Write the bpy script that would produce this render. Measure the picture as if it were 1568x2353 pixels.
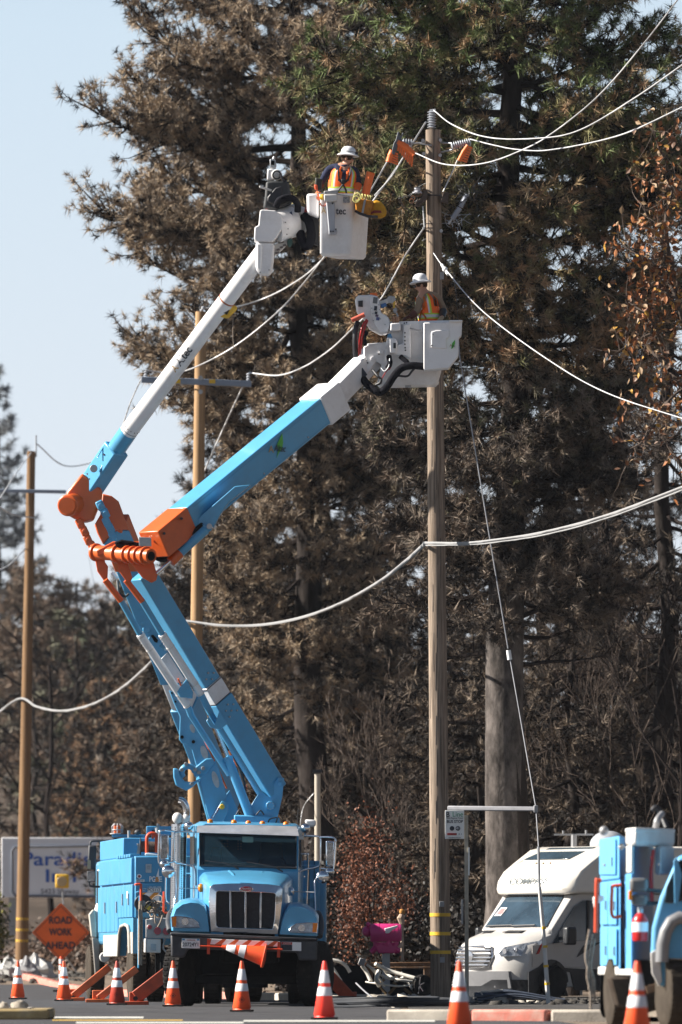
import bpy, math, random
import numpy as np
from mathutils import Vector, Matrix

for o in list(bpy.data.objects):
    bpy.data.objects.remove(o)
scene = bpy.context.scene
COL = scene.collection
PI = math.pi

# ---------------------------------------------------------------- camera
F = 16333.0          # focal length in layout units (250 mm on a 24 mm wide frame, 1568 units across)
CAMZ = 0.715
cam_d = bpy.data.cameras.new('camera')
cam_d.sensor_fit = 'HORIZONTAL'
cam_d.sensor_width = 24.0
cam_d.lens = 250.0
cam_d.shift_y = 0.658
cam_d.clip_start = 0.5
cam_d.clip_end = 9000
cam_d.dof.use_dof = True
cam_d.dof.focus_distance = 114.0
cam_d.dof.aperture_fstop = 3.0
cam = bpy.data.objects.new('camera', cam_d)
cam.location = (0, 0, CAMZ)
cam.rotation_euler = (PI/2, 0, 0)
COL.objects.link(cam)
scene.camera = cam

# ---------------------------------------------------------------- light
SUN_EL = math.radians(33)
SUN_AZ = math.radians(-89)      # from +Y (view direction) towards +X ; the sun stands to the left
world = bpy.data.worlds.new('World')
scene.world = world
world.use_nodes = True
wn = world.node_tree
bg = wn.nodes['Background']
sky = wn.nodes.new('ShaderNodeTexSky')
sky.sky_type = 'NISHITA'
sky.sun_disc = False
sky.sun_elevation = SUN_EL
sky.sun_rotation = SUN_AZ
sky.air_density = 1.0
sky.dust_density = 0.6
sky.ozone_density = 1.5
# pale winter haze low in the sky, all round the horizon
tcw = wn.nodes.new('ShaderNodeTexCoord'); sxyz = wn.nodes.new('ShaderNodeSeparateXYZ')
wn.links.new(tcw.outputs['Generated'], sxyz.inputs[0])
mrw = wn.nodes.new('ShaderNodeMapRange'); mrw.inputs[1].default_value = 0.13; mrw.inputs[2].default_value = 0.34
mrw.inputs[3].default_value = 0.97; mrw.inputs[4].default_value = 0.0
wn.links.new(sxyz.outputs[2], mrw.inputs[0])
rmp = wn.nodes.new('ShaderNodeValToRGB')
rmp.color_ramp.elements[0].position = 0.0; rmp.color_ramp.elements[0].color = (0.95, 0.96, 1.0, 1)
rmp.color_ramp.elements[1].position = 0.16; rmp.color_ramp.elements[1].color = (0.66, 0.84, 1.0, 1)
wn.links.new(sxyz.outputs[2], rmp.inputs[0])
vm = wn.nodes.new('ShaderNodeVectorMath'); vm.operation = 'SCALE'; vm.inputs[3].default_value = 6.1
wn.links.new(rmp.outputs[0], vm.inputs[0])
dk_ = wn.nodes.new('ShaderNodeVectorMath'); dk_.operation = 'SCALE'; dk_.inputs[3].default_value = 0.45; wn.links.new(sky.outputs[0], dk_.inputs[0])
mxw = wn.nodes.new('ShaderNodeMix'); mxw.data_type = 'RGBA'
wn.links.new(mrw.outputs[0], mxw.inputs[0]); wn.links.new(dk_.outputs[0], mxw.inputs[6]); wn.links.new(vm.outputs[0], mxw.inputs[7])
wn.links.new(mxw.outputs[2], bg.inputs[0])
bg.inputs[1].default_value = 0.0605
sun_d = bpy.data.lights.new('sun', 'SUN')
sun_d.energy = 5.0
sun_d.angle = math.radians(0.5)
sun_d.color = (1.0, 0.94, 0.84)
sun = bpy.data.objects.new('sun', sun_d)
sdir = Vector((math.sin(SUN_AZ)*math.cos(SUN_EL), math.cos(SUN_AZ)*math.cos(SUN_EL), math.sin(SUN_EL)))
sun.rotation_euler = (-sdir).to_track_quat('-Z', 'Y').to_euler()
sun.location = (-60, 100, 60)
COL.objects.link(sun)
vs = scene.view_settings
vs.view_transform = 'Standard'
vs.look = 'None'
vs.exposure = 1.32
vs.gamma = 1.0
vs.use_curve_mapping = False

# ---------------------------------------------------------------- helpers
def W(x, y, d):
    """the place a layout point has at distance d down the street"""
    return Vector(((x-784.0)/F*d, d, CAMZ+(2208.0-y)/F*d))
def view(x0, y0, s):
    return lambda zx, zy, d: W(x0+zx*s, y0+zy*s, d)
def px(n, d): return n*d/F

def mat(name, col, rough=0.5, metal=0.0, var=0.12, scale=6.0, bump=0.0, bscale=None, dirt=None, dirt_amt=0.35,
        stretch=None, spec=0.5, attr=None, emit=None, alpha=None, trans=0.0, coat=0.0, dscale=2.3):
    m = bpy.data.materials.new(name)
    m.use_nodes = True
    nt = m.node_tree; N = nt.nodes; L = nt.links
    p = N['Principled BSDF']
    p.inputs['Roughness'].default_value = rough
    p.inputs['Metallic'].default_value = metal
    if rough >= 0.8 and spec == 0.5: spec = 0.08
    if 'Specular IOR Level' in p.inputs: p.inputs['Specular IOR Level'].default_value = spec
    if trans: p.inputs['Transmission Weight'].default_value = trans
    if coat: p.inputs['Coat Weight'].default_value = coat; p.inputs['Coat Roughness'].default_value = 0.08
    if emit:
        p.inputs['Emission Color'].default_value = (*emit[0], 1); p.inputs['Emission Strength'].default_value = emit[1]
    tc = N.new('ShaderNodeTexCoord')
    mp = N.new('ShaderNodeMapping'); L.new(tc.outputs['Object'], mp.inputs[0])
    if stretch: mp.inputs['Scale'].default_value = stretch
    nz = N.new('ShaderNodeTexNoise'); nz.inputs['Scale'].default_value = scale; nz.inputs['Detail'].default_value = 6
    nz.inputs['Roughness'].default_value = 0.65
    L.new(mp.outputs[0], nz.inputs['Vector'])
    cr = N.new('ShaderNodeValToRGB')
    cr.color_ramp.elements[0].position = 0.3; cr.color_ramp.elements[1].position = 0.7
    a = tuple(max(0, c*(1-var)) for c in col); b = tuple(min(1, c*(1+var)) for c in col)
    cr.color_ramp.elements[0].color = (*a, 1); cr.color_ramp.elements[1].color = (*b, 1)
    L.new(nz.outputs['Fac'], cr.inputs[0])
    out = cr.outputs[0]
    if attr:
        at = N.new('ShaderNodeAttribute'); at.attribute_name = attr
        mx = N.new('ShaderNodeMix'); mx.data_type = 'RGBA'; mx.blend_type = 'MULTIPLY'
        mx.inputs[0].default_value = 1.0
        L.new(out, mx.inputs[6]); L.new(at.outputs['Color'], mx.inputs[7]); out = mx.outputs[2]
    if dirt:
        n2 = N.new('ShaderNodeTexNoise'); n2.inputs['Scale'].default_value = dscale; n2.inputs['Detail'].default_value = 9
        n2.inputs['Roughness'].default_value = 0.72
        L.new(mp.outputs[0], n2.inputs['Vector'])
        r2 = N.new('ShaderNodeMapRange'); r2.inputs[1].default_value = 0.48; r2.inputs[2].default_value = 0.72
        r2.inputs[3].default_value = 0; r2.inputs[4].default_value = dirt_amt
        L.new(n2.outputs['Fac'], r2.inputs[0])
        mx = N.new('ShaderNodeMix'); mx.data_type = 'RGBA'
        L.new(r2.outputs[0], mx.inputs[0]); L.new(out, mx.inputs[6]); mx.inputs[7].default_value = (*dirt, 1); out = mx.outputs[2]
    L.new(out, p.inputs['Base Color'])
    if rough < 0.6 and metal < 0.9:
        mr = N.new('ShaderNodeMapRange'); mr.inputs[3].default_value = rough*0.8; mr.inputs[4].default_value = min(1, rough*1.25)
        L.new(nz.outputs['Fac'], mr.inputs[0]); L.new(mr.outputs[0], p.inputs['Roughness'])
    if bump:
        bn = N.new('ShaderNodeTexNoise'); bn.inputs['Scale'].default_value = bscale or scale*3; bn.inputs['Detail'].default_value = 8
        L.new(mp.outputs[0], bn.inputs['Vector'])
        bp = N.new('ShaderNodeBump'); bp.inputs['Strength'].default_value = 1.0; bp.inputs['Distance'].default_value = bump
        L.new(bn.outputs['Fac'], bp.inputs['Height']); L.new(bp.outputs[0], p.inputs['Normal'])
    return m

def frame_of(d, up=Vector((0, 0, 1))):
    d = d.normalized()
    if abs(d.dot(up)) > 0.97: up = Vector((0, 1, 0))
    s = d.cross(up).normalized()
    u = s.cross(d).normalized()
    return d, s, u

class MB:
    def __init__(self): self.v = []; self.f = []; self.m = []
    def add(self, vs, fs, mi=0):
        b = len(self.v); self.v += [tuple(v) for v in vs]
        for f in fs: self.f.append(tuple(b+i for i in f)); self.m.append(mi)
        return self
    def box(self, c, s, R=None, mi=0):
        c = Vector(c); P = []
        for sx in (-.5, .5):
            for sy in (-.5, .5):
                for sz in (-.5, .5):
                    q = Vector((sx*s[0], sy*s[1], sz*s[2]))
                    if R is not None: q = R @ q
                    P.append(c+q)
        return self.add(P, [(0,1,3,2),(4,6,7,5),(0,4,5,1),(2,3,7,6),(0,2,6,4),(1,5,7,3)], mi)
    def prism(self, pts, dv, mi=0):
        n = len(pts); dv = Vector(dv)
        P = [Vector(p) for p in pts]+[Vector(p)+dv for p in pts]
        fs = [tuple(range(n)), tuple(range(2*n-1, n-1, -1))]
        fs += [(i, i+n, (i+1) % n+n, (i+1) % n) for i in range(n)]
        return self.add(P, fs, mi)
    def loft(self, rings, mi=0, caps=True, close=True):
        n = len(rings[0]); P = [p for r in rings for p in r]; fs = []
        for k in range(len(rings)-1):
            for i in range(n if close else n-1):
                j = (i+1) % n
                fs.append((k*n+i, k*n+j, (k+1)*n+j, (k+1)*n+i))
        if caps and close:
            fs.append(tuple(range(n-1, -1, -1))); fs.append(tuple((len(rings)-1)*n+i for i in range(n)))
        return self.add(P, fs, mi)
    def beam(self, p0, p1, w, h, up=Vector((0, 0, 1)), w1=None, h1=None, mi=0):
        p0 = Vector(p0); p1 = Vector(p1); d, s, u = frame_of(p1-p0, Vector(up))
        w1 = w if w1 is None else w1; h1 = h if h1 is None else h1
        R = [[p+s*(a*ww/2)+u*(b*hh/2) for a, b in ((-1,-1),(1,-1),(1,1),(-1,1))] for p, ww, hh in ((p0, w, h), (p1, w1, h1))]
        return self.loft(R, mi)
    def tube(self, pts, r, n=8, mi=0, caps=True):
        pts = [Vector(p) for p in pts]; k = len(pts)
        rs = r if isinstance(r, (list, tuple)) else [r]*k
        t = (pts[1]-pts[0]).normalized(); _, s, u = frame_of(t); rings = []
        for i, p in enumerate(pts):
            if i == 0: t2 = pts[1]-pts[0]
            elif i == k-1: t2 = pts[-1]-pts[-2]
            else: t2 = pts[i+1]-pts[i-1]
            if t2.length < 1e-9: t2 = t
            t2 = t2.normalized()
            s = (s-t2*s.dot(t2))
            s = s.normalized() if s.length > 1e-6 else frame_of(t2)[1]
            u = s.cross(t2)
            rings.append([p+(s*math.cos(2*PI*j/n)+u*math.sin(2*PI*j/n))*rs[i] for j in range(n)])
        return self.loft(rings, mi, caps)
    def cyl(self, p0, p1, r, r1=None, n=16, mi=0):
        return self.tube([p0, p1], [r, r if r1 is None else r1], n, mi)
    def lathe(self, prof, o, ax=(0, 0, 1), n=20, mi=0, sx=1.0):
        o = Vector(o); d, s, u = frame_of(Vector(ax))
        rings = [[o+d*h+(s*math.cos(2*PI*j/n)*sx+u*math.sin(2*PI*j/n))*max(r, 1e-4) for j in range(n)] for r, h in prof]
        return self.loft(rings, mi, True)
    def ball(self, c, r, n=12, mi=0, sz=1.0, ax=(0, 0, 1)):
        k = max(5, n//2+1)
        return self.lathe([(r*math.sin(PI*i/k), -r*sz*math.cos(PI*i/k)) for i in range(k+1)], c, ax, n, mi)
    def torus(self, c, R, r, ax=(0, 1, 0), n=24, k=8, mi=0, a0=0, a1=2*PI):
        d, s, u = frame_of(Vector(ax)); c = Vector(c)
        full = abs(a1-a0) >= 2*PI-1e-6
        m = n if full else n+1
        rings = []
        for i in range(m):
            a = a0+(a1-a0)*i/n; e = s*math.cos(a)+u*math.sin(a)
            rings.append([c+e*(R+r*math.cos(2*PI*j/k))+d*(r*math.sin(2*PI*j/k)) for j in range(k)])
        if full: rings.append(rings[0])
        return self.loft(rings, mi, not full)

def link(o):
    COL.objects.link(o); return o
def tagp(o, label=None, cat=None, group=None, kind=None):
    if label: o['label'] = label
    if cat: o['category'] = cat
    if group: o['group'] = group
    if kind: o['kind'] = kind
    return o
def thing(name, loc, label, cat, group=None):
    o = bpy.data.objects.new(name, None); o.empty_display_size = 0.2
    o.location = loc; link(o)
    return tagp(o, label, cat, group)
def root_loc(o):
    while o.parent: o = o.parent
    return Vector(o.location)
def build(name, mb, mats, parent=None, smooth=32, bevel=0.0, seg=2, label=None, kind=None, origin=None):
    me = bpy.data.meshes.new(name)
    off = root_loc(parent) if parent is not None else (Vector(origin) if origin is not None else Vector((0, 0, 0)))
    ox, oy, oz = off
    me.from_pydata([(x-ox, y-oy, z-oz) for x, y, z in mb.v], [], mb.f)
    if not isinstance(mats, (list, tuple)): mats = [mats]
    for m in mats: me.materials.append(m)
    if len(mats) > 1: me.polygons.foreach_set('material_index', mb.m)
    if smooth:
        me.polygons.foreach_set('use_smooth', [True]*len(me.polygons))
        me.set_sharp_from_angle(angle=math.radians(smooth))
    me.update()
    o = bpy.data.objects.new(name, me)
    if parent is not None: o.parent = parent
    elif origin is not None: o.location = off
    link(o)
    if bevel:
        b = o.modifiers.new('bevel', 'BEVEL'); b.width = bevel; b.segments = seg; b.limit_method = 'ANGLE'
        b.angle_limit = math.radians(35)
    if label: o['label'] = label
    if kind: o['kind'] = kind
    return o
def solo(name, mb, mats, label, cat, group=None, **k):
    vs_ = mb.v; n = len(vs_)
    zmin = min(v[2] for v in vs_)
    org = (sum(v[0] for v in vs_)/n, sum(v[1] for v in vs_)/n, zmin)
    o = build(name, mb, mats, origin=org, **k)
    return tagp(o, label, cat, group)
def npmesh(name, V, Fc, mats, parent, colors=None, kind=None, label=None, smooth=False, mi=None):
    """V (n,3) numpy world coordinates, Fc (m,3 or 4)"""
    me = bpy.data.meshes.new(name)
    off = np.array(root_loc(parent)) if parent is not None else np.zeros(3)
    V = V-off; k = Fc.shape[1]
    me.vertices.add(len(V)); me.vertices.foreach_set('co', V.astype(np.float32).ravel())
    me.loops.add(Fc.size); me.loops.foreach_set('vertex_index', Fc.astype(np.int32).ravel())
    me.polygons.add(len(Fc)); me.polygons.foreach_set('loop_start', np.arange(0, Fc.size, k, dtype=np.int32))
    me.polygons.foreach_set('loop_total', np.full(len(Fc), k, dtype=np.int32))
    if not isinstance(mats, (list, tuple)): mats = [mats]
    for m in mats: me.materials.append(m)
    if mi is not None: me.polygons.foreach_set('material_index', mi.astype(np.int32))
    if smooth: me.polygons.foreach_set('use_smooth', np.ones(len(Fc), dtype=bool))
    if colors is not None:
        ca = me.color_attributes.new('col', 'FLOAT_COLOR', 'POINT')
        c4 = np.ones((len(V), 4), dtype=np.float32); c4[:, :3] = colors
        ca.data.foreach_set('color', c4.ravel())
    me.update(calc_edges=True); me.validate()
    o = bpy.data.objects.new(name, me); link(o)
    if parent is not None: o.parent = parent
    if kind: o['kind'] = kind
    if label: o['label'] = label
    return o
def text(s, name, o, xd, ud, size, m, parent, align='CENTER', width=None, thick=0.002, shear=0.0, bold=0.0, label=None):
    """flat lettering laid on a surface: o = centre, xd = reading direction, ud = up"""
    cu = bpy.data.curves.new(name, 'FONT'); cu.body = s; cu.size = 1.0; cu.align_x = align; cu.align_y = 'CENTER'
    cu.shear = shear; cu.offset = bold
    cu.extrude = 0.001
    t = bpy.data.objects.new('tmp_text', cu); link(t)
    dg = bpy.context.evaluated_depsgraph_get(); dg.update()
    me = bpy.data.meshes.new_from_object(t.evaluated_get(dg))
    bpy.data.objects.remove(t); bpy.data.curves.remove(cu)
    co = np.empty(len(me.vertices)*3, dtype=np.float32); me.vertices.foreach_get('co', co); co = co.reshape(-1, 3)
    sx = size
    if width:
        wd = co[:, 0].max()-co[:, 0].min(); sx = width/wd
    xd = Vector(xd).normalized(); ud = Vector(ud); ud = (ud-xd*ud.dot(xd)).normalized(); nd = xd.cross(ud)
    off = root_loc(parent) if parent is not None else Vector((0, 0, 0))
    o = Vector(o)-off
    Mx = np.array([xd*sx, ud*size, nd*(thick/0.001)])
    co = co@Mx+np.array(o)
    me.vertices.foreach_set('co', co.astype(np.float32).ravel()); me.name = name
    me.materials.clear(); me.materials.append(m); me.update()
    ob = bpy.data.objects.new(name, me); link(ob)
    if parent is not None: ob.parent = parent
    if label: ob['label'] = label
    return ob
def dup(o, parent=None):
    c = o.copy(); COL.objects.link(c); c.parent = parent
    for ch in list(o.children): dup(ch, c)
    return c
def sag(p0, p1, drop, n=24):
    p0 = Vector(p0); p1 = Vector(p1)
    return [p0.lerp(p1, i/n)-Vector((0, 0, 4*drop*(i/n)*(1-i/n))) for i in range(n+1)]
def bez(ps, n=24):
    """Catmull-Rom through points"""
    ps = [Vector(p) for p in ps]; q = [2*ps[0]-ps[1]]+ps+[2*ps[-1]-ps[-2]]; out = []
    seg = len(ps)-1; per = max(2, n//seg)
    for i in range(seg):
        a, b, c, d = q[i:i+4]
        for k in range(per):
            t = k/per
            out.append(0.5*((2*b)+(c-a)*t+(2*a-5*b+4*c-d)*t*t+(3*b-a-3*c+d)*t**3))
    out.append(ps[-1]); return out

# ---------------------------------------------------------------- materials
BLUE = mat('utility blue paint', (0.085, 0.335, 0.565), 0.30, var=0.05, scale=2, dirt=(0.09, 0.19, 0.28), dirt_amt=0.3, coat=0.3, bump=0.0006, bscale=40)
BLUED = mat('older blue paint', (0.058, 0.265, 0.47), 0.42, var=0.08, scale=3, dirt=(0.16, 0.26, 0.33), dirt_amt=0.3)
ORANGE = mat('orange boom paint', (0.62, 0.11, 0.02), 0.35, var=0.08, scale=3, dirt=(0.30, 0.07, 0.03), dirt_amt=0.3, coat=0.2)
WHITE = mat('white fibreglass', (0.78, 0.77, 0.78), 0.38, var=0.04, scale=3, dirt=(0.42, 0.38, 0.34), dirt_amt=0.4, bump=0.0008, bscale=30)
WHITED = mat('scuffed white paint', (0.66, 0.64, 0.62), 0.45, var=0.08, scale=4, dirt=(0.36, 0.32, 0.28), dirt_amt=0.4)
CREAM = mat('cream camper paint', (0.72, 0.68, 0.62), 0.25, var=0.03, scale=2, coat=0.4, dirt=(0.5, 0.45, 0.4), dirt_amt=0.15)
CHROME = mat('chrome', (0.72, 0.73, 0.76), 0.12, metal=1.0, var=0.05, bump=0.0015, bscale=9)
STEEL = mat('galvanised steel', (0.42, 0.43, 0.45), 0.5, metal=0.6, var=0.15, scale=12)
BLACK = mat('black plastic', (0.018, 0.018, 0.022), 0.5, var=0.3, scale=8)
RUBBER = mat('tyre rubber', (0.022, 0.021, 0.021), 0.85, var=0.35, scale=6, bump=0.002, bscale=30, dirt=(0.12, 0.10, 0.085), dirt_amt=0.35)
DIRTYRUB = mat('dusty tyre rubber', (0.055, 0.045, 0.036), 0.9, var=0.3, scale=6, bump=0.003, bscale=30)
CLOTHB = mat('black hose sleeve', (0.012, 0.012, 0.016), 0.95, var=0.4, scale=30, bump=0.006, bscale=60)
GLASS = mat('dark window glass', (0.015, 0.03, 0.04), 0.06, var=0.3, scale=1.5, spec=0.8)
GREY = mat('grey metal', (0.30, 0.30, 0.31), 0.5, var=0.15, scale=10, metal=0.3)
DARK = mat('dark undercarriage', (0.012, 0.012, 0.013), 0.8, var=0.4, scale=8)
RED = mat('red lens', (0.40, 0.015, 0.015), 0.3, var=0.1)
AMBER = mat('amber lens', (0.85, 0.22, 0.01), 0.25, var=0.1)
YEL = mat('yellow plastic', (0.75, 0.46, 0.03), 0.5, var=0.12, dirt=(0.25, 0.16, 0.05), dirt_amt=0.4)
INKB = mat('dark print', (0.02, 0.025, 0.04), 0.6, var=0.05)
INKW = mat('white print', (0.8, 0.8, 0.8), 0.5, var=0.04)
WIREM = mat('pale aluminium wire', (0.55, 0.55, 0.56), 0.5, metal=0.3, var=0.1)
GUYM = mat('guy wire steel', (0.32, 0.32, 0.34), 0.5, metal=0.5, var=0.15)
# ================================================================ setting
def sstep(a, b, t):
    t = max(0.0, min(1.0, (t-a)/(b-a))); return t*t*(3-2*t)
def gz(X, Y):
    z = 0.30*sstep(150, 195, Y)
    z += 15.0*sstep(215, 430, Y)+0.8*math.sin(X*0.05+Y*0.02)*sstep(230, 300, Y)
    return z
DIRT = mat('dry ground', (0.20, 0.155, 0.12), 0.95, var=0.35, scale=0.8, bump=0.03, bscale=3, dirt=(0.08, 0.065, 0.055), dirt_amt=0.7, dscale=0.35)
ASPH = mat('asphalt', (0.066, 0.065, 0.07), 0.85, var=0.3, scale=1.2, bump=0.004, bscale=60, dirt=(0.11, 0.105, 0.10), dirt_amt=0.7, dscale=1.1)
CONC = mat('concrete', (0.42, 0.38, 0.33), 0.9, var=0.15, scale=3, bump=0.004, bscale=40, dirt=(0.22, 0.19, 0.16), dirt_amt=0.5)
REDCURB = mat('worn red kerb paint', (0.55, 0.20, 0.16), 0.85, var=0.2, scale=4, bump=0.003, bscale=40, dirt=(0.50, 0.42, 0.36), dirt_amt=0.75, dscale=5)
mb = MB()
def sheet(name, ys, m, label):
    mb = MB()
    mb.add([(x, y, gz(x, y)-0.012) for y in ys for x in xs], [(j*len(xs)+i, j*len(xs)+i+1, (j+1)*len(xs)+i+1, (j+1)*len(xs)+i) for j in range(len(ys)-1) for i in range(len(xs)-1)])
    tagp(build(name, mb, m), label, kind='structure')
xs = [-6000, -2000, -600, -200, -120, -80, -60, -45, -35, -25, -18, -12, -6, 0, 6, 12, 18, 25, 35, 45, 60, 80, 120, 200, 600, 2000, 6000]
sheet('ground', [-60, 0, 60, 100, 130, 145, 150, 160, 170, 180, 190, 200, 215, 230], DIRT, 'dry brown ground behind the street')
sheet('hillside', [230, 240, 255, 275, 300, 325, 350, 380, 410, 430, 500, 700, 1200, 2500, 6000], mat('burnt hillside', (0.075, 0.058, 0.047), 0.95, var=0.4, scale=0.5, bump=0.05, bscale=2, dirt=(0.03, 0.025, 0.02), dirt_amt=0.7, dscale=0.2), 'burnt dark brown hillside behind the street')
curb = [(3.3, 40), (3.0, 70), (2.55, 84.0), (0.9, 85.5), (0.75, 92), (0.9, 108), (0.7, 122), (-1.6, 131), (-4.2, 142), (-6.75, 168), (-9.2, 196), (-12.5, 240)]
mb = MB()
for (xa, ya), (xb, yb) in zip(curb[:-1], curb[1:]):
    mb.add([(-40, ya, gz(-40, ya)), (xa, ya, gz(xa, ya)), (xb, yb, gz(xb, yb)), (-40, yb, gz(-40, yb))], [(0, 1, 2, 3)])
mb.add([(-40, -60, 0), (3.3, -60, 0), (3.3, 40, 0), (-40, 40, 0)], [(0, 1, 2, 3)])
tagp(build('road', mb, ASPH), 'grey asphalt street', kind='structure')
# parking lot / driveway strip right of the kerb
mb = MB()
mb.add([(0.95, 86.2, 0.02), (9, 86.2, 0.02), (14, 150, 0.02), (-1.2, 131.5, 0.02), (0.75, 122.3, 0.02), (1.0, 108, 0.02)], [(0, 1, 2, 3, 4, 5)])
LOT = mat('parking lot asphalt', (0.06, 0.058, 0.058), 0.9, var=0.3, scale=1.5, bump=0.01, bscale=20, dirt=(0.17, 0.15, 0.13), dirt_amt=0.7, dscale=1.2)
tagp(build('parking_lot', mb, LOT), 'dark asphalt lot strewn with debris', kind='structure')
# kerbs: separate lengths of kerb stone
def kerb_run(a, b, m, wid=0.22, top=0.13, name='kerb_stone', parent=None, n=None):
    a = Vector(a); b = Vector(b); L_ = (b-a).length; n = n or max(1, round(L_/2.4))
    for i in range(n):
        p = a.lerp(b, i/n); q = a.lerp(b, (i+1)/n); q = p.lerp(q, 0.985)
        z = (gz(p.x, p.y)+gz(q.x, q.y))/2
        d, s, u = frame_of(q-p)
        k = MB(); k.beam(p+Vector((0, 0, z-0.1+top/2)), q+Vector((0, 0, z-0.1+top/2)), wid, top+0.2)
        build(name, k, m, parent, bevel=0.03)
kr = thing('kerb', (-6, 165, 0), 'long faded red kerb running back along the street behind the left trucks', 'kerb')
tagp(kr, kind='structure'); del kr['category']
for i in range(5, 10):
    kerb_run((*curb[i], 0), (*curb[i+1], 0), REDCURB if i > 6 else CONC, parent=kr)
kr2 = thing('kerb', (1.7, 84.8, 0), 'short pale concrete kerb with faded red paint at the bottom right of the photo', 'kerb')
tagp(kr2, kind='structure'); del kr2['category']
def Gp(x, y):            # ground point under layout point
    return W(x, y, F*CAMZ/(y-2208.0))
kerb_run(W(895, 2345, 85.3)*Vector((1, 1, 0)).x if False else Vector((0.58, 85.6, 0)), Vector((1.58, 85.2, 0)), CONC, parent=kr2, n=1)
kerb_run(Vector((1.60, 85.2, 0)), Vector((2.50, 84.8, 0)), REDCURB, parent=kr2, n=1)
kerb_run(Vector((2.52, 84.8, 0)), Vector((3.6, 84.6, 0)), CONC, parent=kr2, n=1)
mb = MB(); mb.add([(0.6, 85.7, 0.045), (3.7, 84.7, 0.045), (6, 84.7, 0.045), (6, 98, 0.045), (1.2, 98, 0.045)], [(0, 1, 2, 3, 4)])
SAND = mat('gravelly verge', (0.34, 0.28, 0.22), 0.95, var=0.3, scale=6, bump=0.03, bscale=25, dirt=(0.12, 0.10, 0.09), dirt_amt=0.6, dscale=3)
tagp(build('verge', mb, SAND), 'gravelly tan strip behind the short kerb', kind='structure')
# painted markings
LINEW = mat('worn white road paint', (0.55, 0.54, 0.50), 0.8, var=0.2, scale=5, dirt=(0.12, 0.12, 0.12), dirt_amt=0.8, dscale=6)
LINEY = mat('worn yellow road paint', (0.55, 0.36, 0.10), 0.8, var=0.2, scale=5, dirt=(0.12, 0.11, 0.10), dirt_amt=0.8, dscale=6)
def strip(name, x0, x1, y0, y1, m, label):
    a = [Gp(x0, y0), Gp(x1, y0), Gp(x1, y1), Gp(x0, y1)]
    k = MB(); k.add([(p.x, p.y, 0.004) for p in a], [(0, 1, 2, 3)])
    tagp(build(name, k, m), label, kind='structure')
strip('road_line', 175, 560, 2349, 2353, LINEW, 'worn white road line at the lower edge')
strip('road_line', 10, 330, 2337, 2341, LINEW, 'worn white road line in front of the island')
strip('road_line', 120, 420, 2344, 2346.5, LINEY, 'worn yellow road line')
strip('road_line', 560, 1000, 2345, 2349, LINEW, 'pale worn road line in front of the middle cones')
# tar-sealed cracks and a patch in the asphalt
TAR = mat('tar sealed crack', (0.018, 0.018, 0.02), 0.6, var=0.2)
def crack(x0, y0, x1, y1, label):
    a, b = Gp(x0, y0), Gp(x1, y1); r_ = random.Random(int(x0)); n = 14; P = [a.lerp(b, i/n)+Vector((r_.uniform(-.12, .12), r_.uniform(-.8, .8), 0)) for i in range(n+1)]
    k = MB(); k.add([(p.x, p.y-.09, .004) for p in P]+[(p.x, p.y+.09, .004) for p in P], [(i, i+1, n+2+i, n+1+i) for i in range(n)]); tagp(build('road_crack', k, TAR), label, kind='structure')
crack(120, 2325, 700, 2331, 'tar sealed crack in the asphalt before the cones'); crack(600, 2340, 1000, 2334, 'tar sealed crack by the near cones')
# ================================================================ vegetation
rng = np.random.default_rng(7)
BARK = mat('burnt and shaded pine bark', (0.028, 0.023, 0.021), 0.95, var=0.5, scale=3, bump=0.02, bscale=9, stretch=(1, 1, 0.4), dirt=(0.075, 0.06, 0.055), dirt_amt=0.6, dscale=2.5)
BARKG = mat('grey plated pine bark', (0.088, 0.076, 0.07), 0.95, var=0.8, scale=4, bump=0.05, bscale=5, stretch=(1, 1, 0.45), dirt=(0.02, 0.018, 0.017), dirt_amt=0.95, dscale=3.2)
TWIG = mat('dark limbs', (0.022, 0.017, 0.016), 0.95, var=0.4, scale=5)
TWIGP = mat('pale bare twigs', (0.085, 0.066, 0.056), 0.9, var=0.5, scale=5)
NEED = mat('pine needles', (1, 1, 1), 0.7, var=0.0, attr='col', spec=0.25)
LEAF = mat('dry leaves', (1, 1, 1), 0.6, var=0.0, attr='col', spec=0.3)

def unit(n):
    v = rng.normal(size=(n, 3)); return v/np.linalg.norm(v, axis=1)[:, None]
def tufts_mesh(name, C, D, R, colr, parent, needles=26, wid=0.011, spread=0.95, label=None):
    """C centres (n,3), D twig direction (n,3), R radius (n,), colr (n,3): thin triangular needles"""
    n = len(C); k = needles
    dirs = rng.normal(size=(n, k, 3)); dirs /= np.linalg.norm(dirs, axis=2)[:, :, None]
    dirs = dirs*spread+D[:, None, :]*0.75; dirs /= np.linalg.norm(dirs, axis=2)[:, :, None]
    L_ = R[:, None]*(0.75+0.35*rng.random((n, k)))
    base = C[:, None, :]-D[:, None, :]*(R[:, None, None]*0.55*rng.random((n, k, 1)))
    tip = base+dirs*L_[:, :, None]; tip[:, :, 2] -= 0.10*L_
    side = np.cross(dirs, rng.normal(size=(n, k, 3))); side /= np.linalg.norm(side, axis=2)[:, :, None]+1e-9
    w = wid*(0.7+0.6*rng.random((n, k, 1)))
    V = np.stack([base-side*w, base+side*w, tip], axis=2).reshape(-1, 3)
    c = colr[:, None, :]*(0.75+0.5*rng.random((n, k, 1)))
    Cc = np.repeat(c.reshape(-1, 3), 3, axis=0)
    Fc = np.arange(len(V)).reshape(-1, 3)
    return npmesh(name, V, Fc, NEED, parent, colors=Cc, kind='stuff', label=label)
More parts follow.
